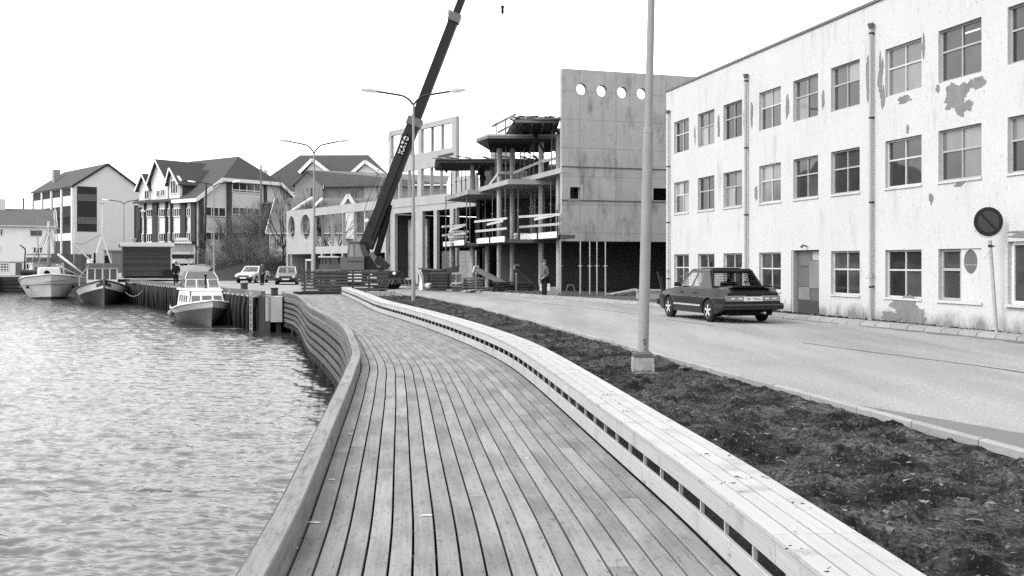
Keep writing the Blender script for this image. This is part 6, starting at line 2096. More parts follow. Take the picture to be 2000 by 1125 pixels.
# ================================================================ mobile crane
CY = 58.6
CO = (PX(705, CY), CY, 0)
cr = thing('mobile_crane', 'dark mobile crane with its long telescopic boom raised high over the building site', 'crane', CO)
def ck(name, mb, m, par=None, smooth=False): return obj(name, mb, m, par or cr, smooth, org=CO)
def cbx(u0, u1, v0, v1, y0, y1): return MB().box(PX(u0, CY), PX(u1, CY), y0, y1, PZ(v1, CY), PZ(v0, CY))
ck('chassis', MB().box(PX(610, CY), PX(778, CY), CY + .3, CY + 2.6, .55, 1.05), M['metal_dk'])
# carrier cab low at the front, lamps and striped bumper
ck('carrier_nose', MB().hexa([(PX(733, CY), CY - .5, .45), (PX(786, CY), CY - .5, .45), (PX(786, CY), CY + 2.4, .45), (PX(733, CY), CY + 2.4, .45)],
                             [(PX(735, CY), CY - .2, 1.15), (PX(779, CY), CY - .2, 1.15), (PX(779, CY), CY + 2.4, 1.15), (PX(735, CY), CY + 2.4, 1.15)]), M['metal_dk'])
ck('lamp_bar', cbx(720, 779, 531, 538, CY - .42, CY - .2), M['metal_dk'])
for u in (727, 772):
    h_ = MB().lathe([(.10, 0), (.09, .03), (.04, .045)], n=14)
    h_.v = [(PX(u, CY) + x, CY - .43 - z, PZ(534, CY) + y) for x, y, z in h_.v]
    ck('headlight', h_, M['lamp'])
bmp = ck('bumper', cbx(740, 775, 546, 555, CY - .62, CY - .42), M['metal_md'])
for k in range(5):
    u = 741 + k * 7
    ck('bumper_stripe', MB().hexa([(PX(u, CY), CY - .632, PZ(555, CY)), (PX(u + 3, CY), CY - .632, PZ(555, CY)), (PX(u + 3, CY), CY - .621, PZ(555, CY)), (PX(u, CY), CY - .621, PZ(555, CY))],
                                  [(PX(u + 4, CY), CY - .632, PZ(546, CY)), (PX(u + 7, CY), CY - .632, PZ(546, CY)), (PX(u + 7, CY), CY - .621, PZ(546, CY)), (PX(u + 4, CY), CY - .621, PZ(546, CY))]), M['black'], bmp)
orr = ck('outrigger', MB().box(PX(775, CY), PX(812, CY), CY - .25, CY + .05, PZ(555, CY), PZ(545.5, CY)), M['metal_md'])
for k in range(5):
    u = 778 + k * 7
    ck('outrigger_stripe', MB().hexa([(PX(u + 3, CY), CY - .262, PZ(555, CY)), (PX(u + 6, CY), CY - .262, PZ(555, CY)), (PX(u + 6, CY), CY - .251, PZ(555, CY)), (PX(u + 3, CY), CY - .251, PZ(555, CY))],
                                     [(PX(u, CY), CY - .262, PZ(546, CY)), (PX(u + 3, CY), CY - .262, PZ(546, CY)), (PX(u + 3, CY), CY - .251, PZ(546, CY)), (PX(u, CY), CY - .251, PZ(546, CY))]), M['black'], orr)
ck('outrigger_leg', MB().tube([(PX(808, CY), CY - .1, .02), (PX(808, CY), CY - .1, .75)], .08, 8).merge(MB().box(PX(808, CY) - .3, PX(808, CY) + .3, CY - .4, CY + .2, .0, .05)), M['metal_md'])
ck('fender', cbx(720, 738, 540, 546, CY - .5, CY - .2), M['white'])
ck('fender', cbx(717, 741, 554, 557, CY - .7, CY - .3), M['white'])
for u in (628, 652, 742, 766):
    w_ = MB().lathe([(.2, 0), (.48, .02), (.52, .07), (.52, .3), (.2, .33)], n=18)
    w_.v = [(PX(u, CY) + x, CY - .1 + z, .52 + y) for x, y, z in w_.v]
    wo_ = ck('wheel', w_, M['rubber'], smooth=40)
    hb_ = MB().lathe([(.2, 0), (.14, .04), (.05, .05)], n=12); hb_.v = [(PX(u, CY) + x, CY - .1 - z, .52 + y) for x, y, z in hb_.v]
    ck('hub', hb_, M['metal_md'], wo_)
ck('added_gap_panel', cbx(681, 708, 530.5, 553, CY - .3, CY - .12), M['white'])  # white panel added so bright slots show through the fence gaps
ck('deck_plate', cbx(612, 740, 527, 532, CY - .1, CY + 2.5), M['metal_md'])
# slewing upper works: cab, engine house
u0c, u1c = 678, 712
ub0 = MB()
zc0, zc1, zc2 = PZ(527, CY), PZ(503, CY), PZ(474, CY)
ub0.hexa([(PX(664, CY), CY - .2, zc0), (PX(712, CY), CY - .2, zc0), (PX(712, CY), CY + 1.2, zc0), (PX(664, CY), CY + 1.2, zc0)], [(PX(666, CY), CY - .2, zc1), (PX(712, CY), CY - .2, zc1), (PX(712, CY), CY + 1.2, zc1), (PX(666, CY), CY + 1.2, zc1)])
cabo = ck('cab_lower', ub0, M['crane_body'])
txt = MB()
rng = random.Random(4)
for row, (z_, u_s, u_e) in enumerate(((PZ(510.5, CY), 679, 709),)):
    u = u_s
    while u < u_e:
        w_ = rng.uniform(.8, 1.6)
        if rng.random() < .88: txt.box(PX(u, CY), PX(u + w_, CY), CY - .206, CY - .2005, z_ - .05, z_ + rng.uniform(.01, .05))
        u += w_ + .7
ck('cab_lettering', txt, M['plastic'], cabo)
fr = MB()
q = [Vector((PX(678, CY), CY - .2, zc1)), Vector((PX(712, CY), CY - .2, zc1)), Vector((PX(703, CY), CY - .2, zc2)), Vector((PX(682, CY), CY - .2, zc2))]
panel(fr, q, [[(.05, .06), (.42, .06), (.40, .92), (.07, .92)], [(.48, .06), (.95, .06), (.93, .92), (.46, .92)]], -.06)
q2 = [Vector((PX(712, CY), CY - .2, zc1)), Vector((PX(722, CY), CY + 1.0, zc1)), Vector((PX(714, CY), CY + 1.0, zc2)), Vector((PX(703, CY), CY - .2, zc2))]
panel(fr, q2, [[(.08, .06), (.92, .06), (.9, .92), (.1, .92)]], -.06)
fr.hexa([(PX(681, CY), CY - .25, zc2 + .002), (PX(704, CY), CY - .25, zc2 + .002), (PX(716, CY), CY + 1.1, zc2 + .002), (PX(684, CY), CY + 1.1, zc2 + .002)],
        [(PX(681, CY), CY - .25, zc2 + .08), (PX(704, CY), CY - .25, zc2 + .08), (PX(716, CY), CY + 1.1, zc2 + .08), (PX(684, CY), CY + 1.1, zc2 + .08)])
cf = ck('cab_frame', fr, M['crane_body'])
def paneq(q, h, name):
    N = (q[1] - q[0]).cross(q[3] - q[0]).normalized()
    pts = [bil(q, a, b) - N * .03 for a, b in h]; pts2 = [p - N * .01 for p in pts]
    ck(name, MB().hexa(pts, pts2), M['glass_curtain'], cf)
paneq(q, [(.04, .05), (.43, .05), (.41, .93), (.06, .93)], 'side_pane'); paneq(q, [(.47, .05), (.96, .05), (.94, .93), (.45, .93)], 'side_pane'); paneq(q2, [(.07, .05), (.93, .05), (.91, .93), (.09, .93)], 'front_pane')
ck('engine_house', MB().hexa([(PX(712.5, CY), CY + .1, zc0), (PX(740, CY), CY + .1, zc0), (PX(740, CY), CY + 2.2, zc0), (PX(712.5, CY), CY + 2.2, zc0)],
                             [(PX(712.5, CY), CY + .1, PZ(500, CY)), (PX(728, CY), CY + .1, PZ(500, CY)), (PX(728, CY), CY + 2.2, PZ(500, CY)), (PX(712.5, CY), CY + 2.2, PZ(500, CY))]), M['metal_dk'])
ck('lift_arm', MB().bar(P(725, 494, CY - .1), P(743, 522, CY - .1), .35, .26), M['metal_md'])
ck('winch', MB().bar(P(738, 505, CY), P(758, 522, CY), .6, .35), M['metal_dk'])
ck('winch_drum', MB().tube([P(740, 510, CY - .3), P(740, 510, CY + .5)], .25, 10), M['metal_dk'])
ck('winch_guard', MB().bar(P(744, 508, CY - .2), P(757, 521, CY - .2), .1, .1), M['metal_md'])
ck('turntable', MB().lathe([(.9, 0), (.9, .16)], (PX(706, CY), CY + 1.1, zc0 - .18), 18), M['metal_dk'])
# telescopic boom, three sections
BY = CY + 1.0
def bp(u, v): return P(u, v, BY)
b0, b1, b2, b3, b4 = bp(716, 484), bp(812, 233), bp(867, 90), bp(884, 0 - 40), bp(978, -300)
axis = (b2 - b0).normalized()
b1 = b0 + axis * (b1 - b0).length; b3 = b0 + axis * (bp(881, 26) - b0).length; b4 = b0 + axis * (bp(978, -290) - b0).length
sec1 = MB().bar(b0, b1, .72, .80, up=(0, 1, 0))
s1 = ck('boom_section', sec1, M['boom'])
s2 = ck('boom_section', MB().bar(b1 - axis * .5, b3, .56, .62, up=(0, 1, 0)), M['boom_dk'])
s3 = ck('boom_section', MB().bar(b3 - axis * .5, b4, .40, .46, up=(0, 1, 0)), M['boom_dk'])
pn = axis.cross(Vector((0, 1, 0))).normalized()      # points toward +x side
if pn.x < 0: pn = -pn
for a_, k_ in ((b1, .42), (b3, .34)):
    ck('boom_collar', MB().bar(a_ - axis * .45, a_ + axis * .05, k_ * 2.05, k_ * 2.3, up=(0, 1, 0)), M['crane_body'])
ck('boom_rib', MB().bar(b0 + axis * .6 + pn * .14 + Vector((0, -.40, 0)), b1 - axis * .6 + pn * .14 + Vector((0, -.40, 0)), .05, .06, up=(0, 1, 0)), M['black'], s1)
ck('boom_rib', MB().bar(b0 + axis * .6 + pn * .30 + Vector((0, -.40, 0)), b1 - axis * .6 + pn * .30 + Vector((0, -.40, 0)), .10, .05, up=(0, 1, 0)), M['boom_dk'], s1)
ck('boom_foot', MB().bar(b0 - axis * .9 - pn * .25, b0 + axis * 1.6 - pn * .15, .5, .6, up=(0, 1, 0)), M['boom'])
ck('luffing_ram', MB().tube([bp(735, 500), bp(752, 440), bp(762, 400)], [.2, .2, .14], 10), M['boom_dk'])
ck('boom_sheave', MB().tube([b3 - pn * .36 + Vector((0, -.2, 0)), b3 - pn * .36 + Vector((0, .2, 0))], .16, 12), M['metal_lt'])
for k in range(2):
    ck('hydraulic_pipe', MB().tube([bp(683, 466 - 2 * k), bp(705, 430), bp(735, 345), bp(764, 255 + 4 * k)], .02, 5), M['metal_lt'])
ck('hoist_line', MB().tube([b0 + axis * 2.2 - pn * .55, b1 - pn * .62, b3 - pn * .55], .022, 5), M['metal_lt'])
ck('boom_lamp', MB().ball(tuple(bp(719, 432) + Vector((0, -.45, 0))), .13), M['lamp'])
ck('boom_mark', MB().bar(bp(829, 143) + Vector((0, -.315, 0)), bp(833, 146) + Vector((0, -.315, 0)), .02, .05, up=(0, 1, 0)), M['white'], s2)
# maker's lettering along the boom: KATO
def letters(word, org, ax, up_, h, m, par, sp=.18, th=.012):
    nrm = ax.cross(up_).normalized()
    if nrm.y > 0: nrm = -nrm
    S = {'K': [((0, 0), (0, 1)), ((0, .42), (.62, 1)), ((.18, .55), (.66, 0))], 'A': [((0, 0), (.34, 1)), ((.34, 1), (.68, 0)), ((.14, .32), (.54, .32))],
         'T': [((0, .93), (.66, .93)), ((.33, 0), (.33, .93))], 'O': None}
    x = 0
    mb = MB()
    for ch in word:
        fm_ = lambda a, b, t, x=x: org + ax * ((x + a) * h) + up_ * (b * h) + nrm * (t + .004)
        if S[ch] is None:
            mb.prism(ell(.36, .5, .42, .52, 20), [ell(.36, .5, .19, .28, 16)], fm_, 0, th)
        else:
            for k_, (p, q_) in enumerate(S[ch]):
                d = Vector((q_[0] - p[0], q_[1] - p[1])).normalized() * 1.0
                n_ = Vector((-d.y, d.x)) * .105
                mb.prism([(p[0] + n_.x, p[1] + n_.y), (q_[0] + n_.x, q_[1] + n_.y), (q_[0] - n_.x, q_[1] - n_.y), (p[0] - n_.x, p[1] - n_.y)], [], fm_, k_ * .002, th + k_ * .002)
        x += .68 + sp + (.06 if ch == 'T' else 0)
    return ck('lettering', mb, m, par)
plate_c = b0 + axis * ((bp(780.5, 281) - b0).length)
ck('name_plate', MB().bar(plate_c - axis * .62 + Vector((0, -.412, 0)) - pn * .08, plate_c + axis * .66 + Vector((0, -.412, 0)) - pn * .08, .02, .50, up=(0, 1, 0)).merge(MB()), M['black'], s1)
letters('KATO', plate_c - axis * .53 + Vector((0, -.424, 0)) + pn * .09, axis, -pn, .31, M['lamp'], s1)
hk = thing('hook_block', 'small dark hook block hanging from the crane on a thin wire', 'hook', tuple(P(981.5, 30, BY)))
HO = P(981.5, 30, BY)
obj('wire', MB().tube([(0, 0, .5), b4 - HO], .012, 4), M['metal_lt'], hk)
obj('block', MB().lathe([(.05, .10), (.085, .16), (.075, .36), (.10, .50), (.10, .56), (.03, .60)], (0, 0, 0), 10), M['black'], hk, smooth=40)
obj('hook', MB().tube([(0, 0, .12), (.0, 0, 0), (.03, 0, -.07), (.09, 0, -.06), (.1, 0, 0)], .025, 6), M['metal_dk'], hk)

# small loader beside the crane
t = thing('wheel_loader', 'small loader with a flat white cab roof half hidden behind the board barrier', 'loader', (PX(640, 62), 62, 0))
LO = (PX(640, 62), 62, 0)
def lb(u0, u1, v0, v1, y0, y1): return MB().box(PX(u0, 62), PX(u1, 62), y0, y1, PZ(v1, 62), PZ(v0, 62))
obj('body', lb(625, 664, 517, 540, 61.6, 63.2), M['crane_body'], t, org=LO)
cfm = MB()
panel(cfm, [P(626, 517, 61.6), P(643, 517, 61.6), P(643, 503, 61.6), P(628, 503, 61.6)], [[(.12, .08), (.45, .08), (.45, .92), (.14, .92)], [(.55, .08), (.9, .08), (.9, .92), (.55, .92)]], -.06)
panel(cfm, [P(643.5, 517, 61.6), P(662, 517, 61.6), P(659, 503, 61.6), P(643.5, 503, 61.6)], [[(.08, .06), (.92, .06), (.9, .93), (.1, .93)]], -.06)
obj('cab', cfm, M['crane_body'], t, org=LO)
obj('cab_glass', lb(628, 661, 503.5, 516.8, 61.72, 61.74), M['glass'], t, org=LO)
obj('cab_roof', lb(625, 664, 500.5, 503, 61.4, 63.2), M['white'], t, org=LO)
for u in (630, 658):
    w_ = MB().lathe([(.15, 0), (.45, .02), (.45, .3), (.15, .32)], n=14); w_.v = [(PX(u, 62) + x, 61.4 + z, .45 + y) for x, y, z in w_.v]
    obj('wheel', w_, M['rubber'], t, org=LO)
t = thing('site_sign', 'small white board on two thin posts by the wing with oval openings', 'sign', (PX(602, 66), 66, 0))
SO = (PX(602, 66), 66, 0)
obj('board', MB().box(PX(597, 66), PX(609, 66), 65.97, 66.0, PZ(509.5, 66), PZ(506, 66)), M['white'], t, org=SO)
for u in (597.5, 608.5):
    obj('post', MB().box(PX(u, 66) - .04, PX(u, 66) + .04, 66.003, 66.08, 0, PZ(506, 66)), M['metal_lt'], t, org=SO)

# ================================================================ boats
def hull(L, B, zbow, zst, draft, bands, full=2.2, transom=.78, rake=.5, flare=.25, n=26, nv=12, dead=.5, vee=1.0):
    """hull shell in local coords: bow at +y, waterline z = 0. returns {band: MB}; bands = [(name, v0, v1)] with v from keel 0 to sheer 1"""
    def sta(t):
        b = B / 2 * (transom + (1 - transom) * math.sin(min(1, t / .45) * math.pi / 2)) if t < .45 else B / 2 * (1 - ((t - .45) / .55) ** full)
        sheer = zst + (zbow - zst) * (max(0, t - .15) / .85) ** 2
        return b, sheer
    def pt(t, v, s):
        b, sheer = sta(t)
        z = -draft + (sheer + draft) * v
        fine = (1 - dead) + dead * (1 - max(0, t - .35) / .65) if t > .35 else 1
        # fullness of the section: rises quickly aft, slowly at the bow
        k = .38 + vee * max(0, t - .3) / .7
        x = b * (v ** k) * (1 + flare * 0)
        y = -L / 2 + L * t + (rake * (v - .35) * max(0, (t - .55) / .45) ** 2 if t > .55 else 0)
        return (s * x, y, z)
    out = {}
    for name, v0, v1 in bands:
        mb = MB()
        cols_ = max(2, int(nv * (v1 - v0)) + 1)
        for s in (-1, 1):
            base = len(mb.v)
            for i in range(n + 1):
                t = i / n
                for j in range(cols_ + 1):
                    mb.v.append(pt(t, v0 + (v1 - v0) * j / cols_, s))
            for i in range(n):
                for j in range(cols_):
                    a = base + i * (cols_ + 1) + j
                    mb.f.append((a, a + 1, a + cols_ + 2, a + cols_ + 1))
        # transom
        base = len(mb.v)
        for j in range(cols_ + 1):
            v = v0 + (v1 - v0) * j / cols_
            mb.v += [pt(0, v, -1), pt(0, v, 1)]
        for j in range(cols_):
            a = base + 2 * j
            mb.f.append((a, a + 1, a + 3, a + 2))
        out[name] = mb
    dk = MB()
    for i in range(n + 1):
        b, sh = sta(i / n)
        y = pt(i / n, .93, 1)[1]
        y -= .25 * (i / n) ** 3
        q = .9 - .35 * (i / n) ** 2
        dk.v += [(-b * q, y, sh - .22), (b * q, y, sh - .22)]
    for i in range(n):
        dk.f.append((2 * i, 2 * i + 1, 2 * i + 3, 2 * i + 2))
    rail = [[pt(i / n, 1.0, s) for i in range(n + 1)] for s in (-1, 1)]
    return out, dk, rail
def mirx(mb):
    mb.v = [(-x, y, z) for x, y, z in mb.v]
    return mb
def boat_root(name, label, bow, heading, L, cat='boat'):
    """place so that the stem at the waterline stands at bow; heading = direction the bow points"""
    h = Vector(heading).normalized()
    c = Vector((bow[0], bow[1], 0)) - Vector((h.x, h.y, 0)) * (L / 2)
    rz = math.atan2(h.y, h.x) - math.pi / 2
    return thing(name, label, cat, (c.x, c.y, WZ), rz)

# --- cabin cruiser
L = 7.4
t = boat_root('cabin_cruiser', 'grey hulled cabin cruiser with a white cabin and three front windows moored at the quay', (-16.3, 54.0), (.41, -.912), L)
hb_, dk, rail = hull(L, 3.25, 1.42, .78, .45, [('hull', 0, .80), ('topside', .80, 1.0)], full=3.8, transom=.88, rake=.9, dead=.6)
obj('hull', hb_['hull'], M['hull_grey'], t, smooth=50)
obj('topside', hb_['topside'], M['white'], t, smooth=50)
obj('deck', dk, M['white'], t)
for r_ in rail: obj('gunwale', MB().tube(r_, .05, 6), M['white'], t, smooth=True)
# cabin trunk
def trunk(y0, y1, w0, w1, z0, z1, in0=.12, inf=.35):
    return [(-w0, y0, z0), (w0, y0, z0), (w1, y1, z0), (-w1, y1, z0)], [(-w0 + in0, y0 + .05, z1), (w0 - in0, y0 + .05, z1), (w1 - in0 - .05, y1 - inf, z1), (-w1 + in0 + .05, y1 - inf, z1)]
b_, tp = trunk(-1.9, 2.0, 1.22, 1.0, .75, 1.82, .14, .40)
cbn = MB()
bV, tV = [Vector(p) for p in b_], [Vector(p) for p in tp]
front = [bV[2], bV[3], tV[3], tV[2]]
fh = [[(.05, .30), (.30, .30), (.285, .78), (.03, .78)], [(.37, .30), (.63, .30), (.655, .78), (.345, .78)], [(.70, .30), (.95, .30), (.97, .78), (.715, .78)]]
sideL = [bV[3], bV[0], tV[0], tV[3]]; sideR = [bV[1], bV[2], tV[2], tV[1]]
shs = [[(.10 + k * .2, .42), (.26 + k * .2, .42), (.26 + k * .2, .78), (.10 + k * .2, .78)] for k in range(4)]
panel(cbn, front, fh, .03); panel(cbn, sideL, shs, .03); panel(cbn, sideR, shs, .03)
cbn.hexa(tV, [p + Vector((0, 0, .06)) for p in tV])
cbo = obj('cabin', cbn, M['white'], t)
def bpanes(q, hs, m, par, nm='cabin_window'):
    N = (q[1] - q[0]).cross(q[3] - q[0]).normalized()
    for h in hs:
        pts = [bil(q, a, b) + N * .008 for a, b in h]; pts2 = [p + N * .008 for p in pts]
        obj(nm, MB().hexa(pts, pts2), m, par)
bpanes(front, fh, M['glass_boat'], cbo); bpanes(sideL, shs, M['glass'], cbo); bpanes(sideR, shs, M['glass'], cbo)
obj('cabin_roof', MB().hexa([(-1.25, -2.2, 1.883), (1.25, -2.2, 1.883), (.92, 1.62, 1.883), (-.92, 1.62, 1.883)], [(-1.15, -2.15, 1.97), (1.15, -2.15, 1.97), (.82, 1.45, 1.97), (-.82, 1.45, 1.97)]), M['white'], t)
# steering position with windscreen and canvas
ws = [Vector((-.98, -.1, 1.972)), Vector((.98, -.1, 1.972)), Vector((.90, -.45, 2.480)), Vector((-.90, -.45, 2.480))]
ws = [ws[1], ws[0], ws[3], ws[2]]
wfm = MB()
wh_ = [[(.02, .05), (.31, .05), (.31, .95), (.03, .95)], [(.35, .05), (.65, .05), (.65, .95), (.35, .95)], [(.69, .05), (.98, .05), (.97, .95), (.69, .95)]]
panel(wfm, ws, wh_, .03)
wf = obj('windscreen_frame', wfm, M['white'], t)
bpanes(ws, wh_, M['glass_boat'], wf, 'windscreen_pane')
obj('canopy', MB().hexa([(-.92, -.46, 2.490), (.92, -.46, 2.490), (1.0, -2.3, 2.450), (-1.0, -2.3, 2.450)], [(-.72, -1.0, 2.910), (.72, -1.0, 2.910), (.78, -2.2, 2.930), (-.78, -2.2, 2.930)]), M['canvas'], t)
for s_ in (-1, 1):
    obj('side_screen', MB().hexa([(s_ * .98, -.12, 1.972), (s_ * 1.02, -2.25, 1.972), (s_ * 1.0, -2.25, 1.972), (s_ * .96, -.12, 1.972)], [(s_ * .92, -.47, 2.460), (s_ * 1.0, -2.25, 2.440), (s_ * .98, -2.25, 2.440), (s_ * .90, -.47, 2.460)]), M['glass_boat'], t)
    obj('canopy_strut', MB().bar((s_ * .93, -.45, 2.480), (s_ * .74, -1.0, 2.920), .035, .035), M['white'], t)
    pts = [(s_ * 1.0, .2, 1.97), (s_ * 1.02, .2, 2.090), (s_ * .8, 1.3, 2.130), (s_ * .5, 1.5, 2.130), (0, 1.55, 2.130)]
    obj('grab_rail', MB().tube(pts, .018, 5), M['metal_lt'], t)
    obj('rail_post', MB().tube([(s_ * 1.25, .6, .95), (s_ * 1.22, .6, 1.75)], .018, 5), M['metal_lt'], t)
obj('exhaust_mast', MB().tube([(-.12, .35, 1.97), (-.12, .2, 2.72)], .05, 8).merge(MB().box(-.2, -.04, .1, .3, 2.680, 2.760)), M['black'], t)
for i, (x, z) in enumerate(((1.46, .34), (1.56, .30))):
    f_ = thing('fender_ball', ['pale ball fender hanging closest to the stern of the cabin cruiser', 'second pale ball fender against the grey hull of the cabin cruiser'][i], 'fender', t.matrix_basis @ Vector((x + .02, -2.6 + .42 * i, z + .16)), 0, 'ball fenders on the cabin cruiser')
    obj('ball', MB().ball((0, 0, 0), .16, .16, .19, 14, 10), M['buoy'], f_, smooth=True)
    obj('lanyard', MB().tube([(0, 0, .17), (-.08, .06, .5)], .015, 5), M['rope'], f_)

# --- dark fishing boat, bow on
L = 9.2
t = boat_root('fishing_boat', 'dark hulled wooden fishing boat, bow on, with a four windowed wheelhouse', (PX(203, 80.5), 80.5), (.40, -.917), L)
hb_, dk, rail = hull(L, 4.2, 2.05, 1.0, .8, [('hull', 0, .78), ('bulwark', .78, 1.0)], full=2.7, transom=.7, rake=.55, dead=.5)
obj('hull', hb_['hull'], M['hull_dark'], t, smooth=50)
bw_ = obj('bulwark', hb_['bulwark'], M['white'], t, smooth=50)
obj('deck', dk, M['oldwood'], t)
for r_ in rail: obj('gunwale', MB().tube(r_, .07, 6), M['hull_dark'], t, smooth=True)
obj('stem_post', MB().tube([(0, L / 2 - .12, -.8), (0, L / 2 + .02, 0), (0, L / 2 + .28, 1.4), (0, L / 2 + .44, 2.25)], .085, 6), M['oldwood'], t, smooth=True)
for s_ in (-1, 1):
    obj('bow_carving', MB().hexa([(0, L / 2 + .28, 1.62), (s_ * .62, L / 2 - .45, 1.48), (s_ * .60, L / 2 - .50, 1.48), (0, L / 2 + .2, 1.62)], [(0, L / 2 + .42, 2.02), (s_ * .5, L / 2 - .28, 1.78), (s_ * .48, L / 2 - .33, 1.78), (0, L / 2 + .34, 2.02)]), M['hull_dark'], bw_)
# wheelhouse
wb_ = MB()
wy = -.6
hwv = 1.2
q = [Vector((hwv, wy, 1.35)), Vector((-hwv, wy, 1.35)), Vector((-hwv, wy - .05, 3.05)), Vector((hwv, wy - .05, 3.05))]
hs = [[(.03 + k * .245, .38), (.03 + k * .245 + .205, .38), (.03 + k * .245 + .205, .92), (.03 + k * .245, .92)] for k in range(4)]
panel(wb_, q, hs, .05)
for s_ in (-1, 1):
    wb_.box(s_ * hwv - .03, s_ * hwv + .03, wy - 2.4, wy - .052, 1.3, 3.05)
wb_.box(-hwv, hwv, wy - 2.45, wy - 2.4, 1.3, 3.05)
who = obj('wheelhouse', wb_, M['white'], t)
bpanes(q, hs, M['glass_far'], who, 'wheelhouse_window')
obj('wheelhouse_roof', MB().box(-hwv - .15, hwv + .15, wy - 2.6, wy + .2, 3.052, 3.40), M['oldwood'], t)
for s_ in (-1, 1):
    obj('mast_leg', MB().tube([(s_ * .72, wy - 1.0, 3.4), (0, wy - 1.0, 5.9)], .06, 6), M['white'], t)
obj('mast', MB().tube([(0, wy - 1.0, 5.8), (0, wy - 1.0, 8.6)], [.055, .03], 6), M['white'], t)
obj('mast_crossbar', MB().bar((-.18, wy - 1, 8.55), (.18, wy - 1, 8.55), .05, .05), M['metal_dk'], t)
obj('exhaust_pipe', mirx(MB().tube([(-.6, wy - .3, 3.4), (-.6, wy - .3, 4.3)], .08, 8)), M['black'], t)
obj('radar_box', mirx(MB().lathe([(.28, 0), (.28, .3), (.1, .36)], (-.95, wy - .4, 3.4), 10)), M['white'], t)
obj('derrick', mirx(MB().tube([(-1.0, wy - .2, 3.7), (-2.4, wy + .6, 5.1)], .07, 6)), M['white'], t)
obj('derrick', mirx(MB().tube([(-1.0, wy - 1.4, 3.7), (-2.2, wy - 2.4, 5.0)], .05, 6)), M['oldwood'], t)
obj('stay', mirx(MB().tube([(0, wy - 1, 5.9), (-1.6, wy, 5.0), (-2.4, wy + .6, 5.1)], .02, 4)), M['metal_dk'], t)
obj('fore_stay', MB().tube([(0, wy - 1, 6.5), (0, L / 2 + .3, 2.2)], .012, 4), M['metal_md'], t)
for x in np.linspace(-1.0, 1.0, 7):
    obj('net_float', MB().tube([(x, wy + .35, 1.0), (x + .03, wy + .35, 1.62)], .07, 6), M['oldwood'], t)
obj('winch', MB().tube([(-.4, 2.6, 1.55), (.4, 2.6, 1.55)], .2, 10), M['metal_dk'], t)
obj('fish_box', mirx(MB().box(1.2, 1.75, .3, 1.3, 1.0, 1.75)), M['white'], t)
obj('gallows', mirx(MB().tube([(-1.8, .4, 1.1), (-1.8, .4, 2.2), (-1.1, 1.2, 3.2)], .05, 6)), M['metal_lt'], t)

# --- white fishing boat
L = 12.5
t = boat_root('fishing_boat', 'large white fishing boat with a bluff bow, dark bottom and cluttered masts', (PX(100, 93.5), 93.5), (.45, -.893), L)
hb_, dk, rail = hull(L, 5.3, 2.35, 1.5, .9, [('bottom', 0, .36), ('hull', .36, 1.0)], full=6.5, transom=.8, rake=.6, dead=.15, vee=.30)
obj('bottom', hb_['bottom'], M['hull_dark'], t, smooth=50)
hl_ = obj('hull', hb_['hull'], M['hull_white'], t, smooth=50)
obj('deck', dk, M['oldwood'], t)
for r_ in rail:
    obj('gunwale', MB().tube(r_, .08, 6), M['hull_white'], t, smooth=True)
    obj('rubbing_strake', MB().tube([(x * .985, y - .01, z * .62) for x, y, z in r_], .05, 6), M['metal_md'], hl_, smooth=True)
b_, tp = trunk(-5.2, -1.0, 1.7, 1.55, 1.4, 3.3, .1, .2)
wb2 = MB()
bV, tV = [Vector(p) for p in b_], [Vector(p) for p in tp]
fr_ = [bV[2], bV[3], tV[3], tV[2]]
fh = [[(.06 + k * .23, .45), (.06 + k * .23 + .18, .45), (.06 + k * .23 + .18, .85), (.06 + k * .23, .85)] for k in range(4)]
panel(wb2, fr_, fh, .04); panel(wb2, [bV[3], bV[0], tV[0], tV[3]], [], .04); panel(wb2, [bV[1], bV[2], tV[2], tV[1]], [], .04)
wb2.hexa(tV, [p + Vector((0, 0, .15)) for p in tV])
w2 = obj('wheelhouse', wb2, M['hull_white'], t)
bpanes(fr_, fh, M['glass_far'], w2, 'wheelhouse_window')
obj('bridge_rail', mirx(MB().bar((-2.0, -.9, 3.75), (1.2, -.9, 3.75), .35, .45)), M['metal_md'], t)
obj('bridge_rail', mirx(MB().bar((-2.0, -1.0, 4.25), (1.2, -1.0, 4.25), .10, .10)), M['oldwood'], t)
obj('fore_house', MB().hexa([(-1.2, .8, 1.9), (1.2, .8, 1.9), (1.0, 2.8, 1.9), (-1.0, 2.8, 1.9)], [(-1.0, 1.0, 3.0), (1.0, 1.0, 3.0), (.8, 2.5, 2.9), (-.8, 2.5, 2.9)]), M['hull_white'], t)
prt = MB().lathe([(.26, 0), (.26, .05)], n=14); prt.v = [(.25 + x, 2.72 + z * .5, 2.45 + y) for x, y, z in prt.v]
obj('porthole', prt, M['black'], t)
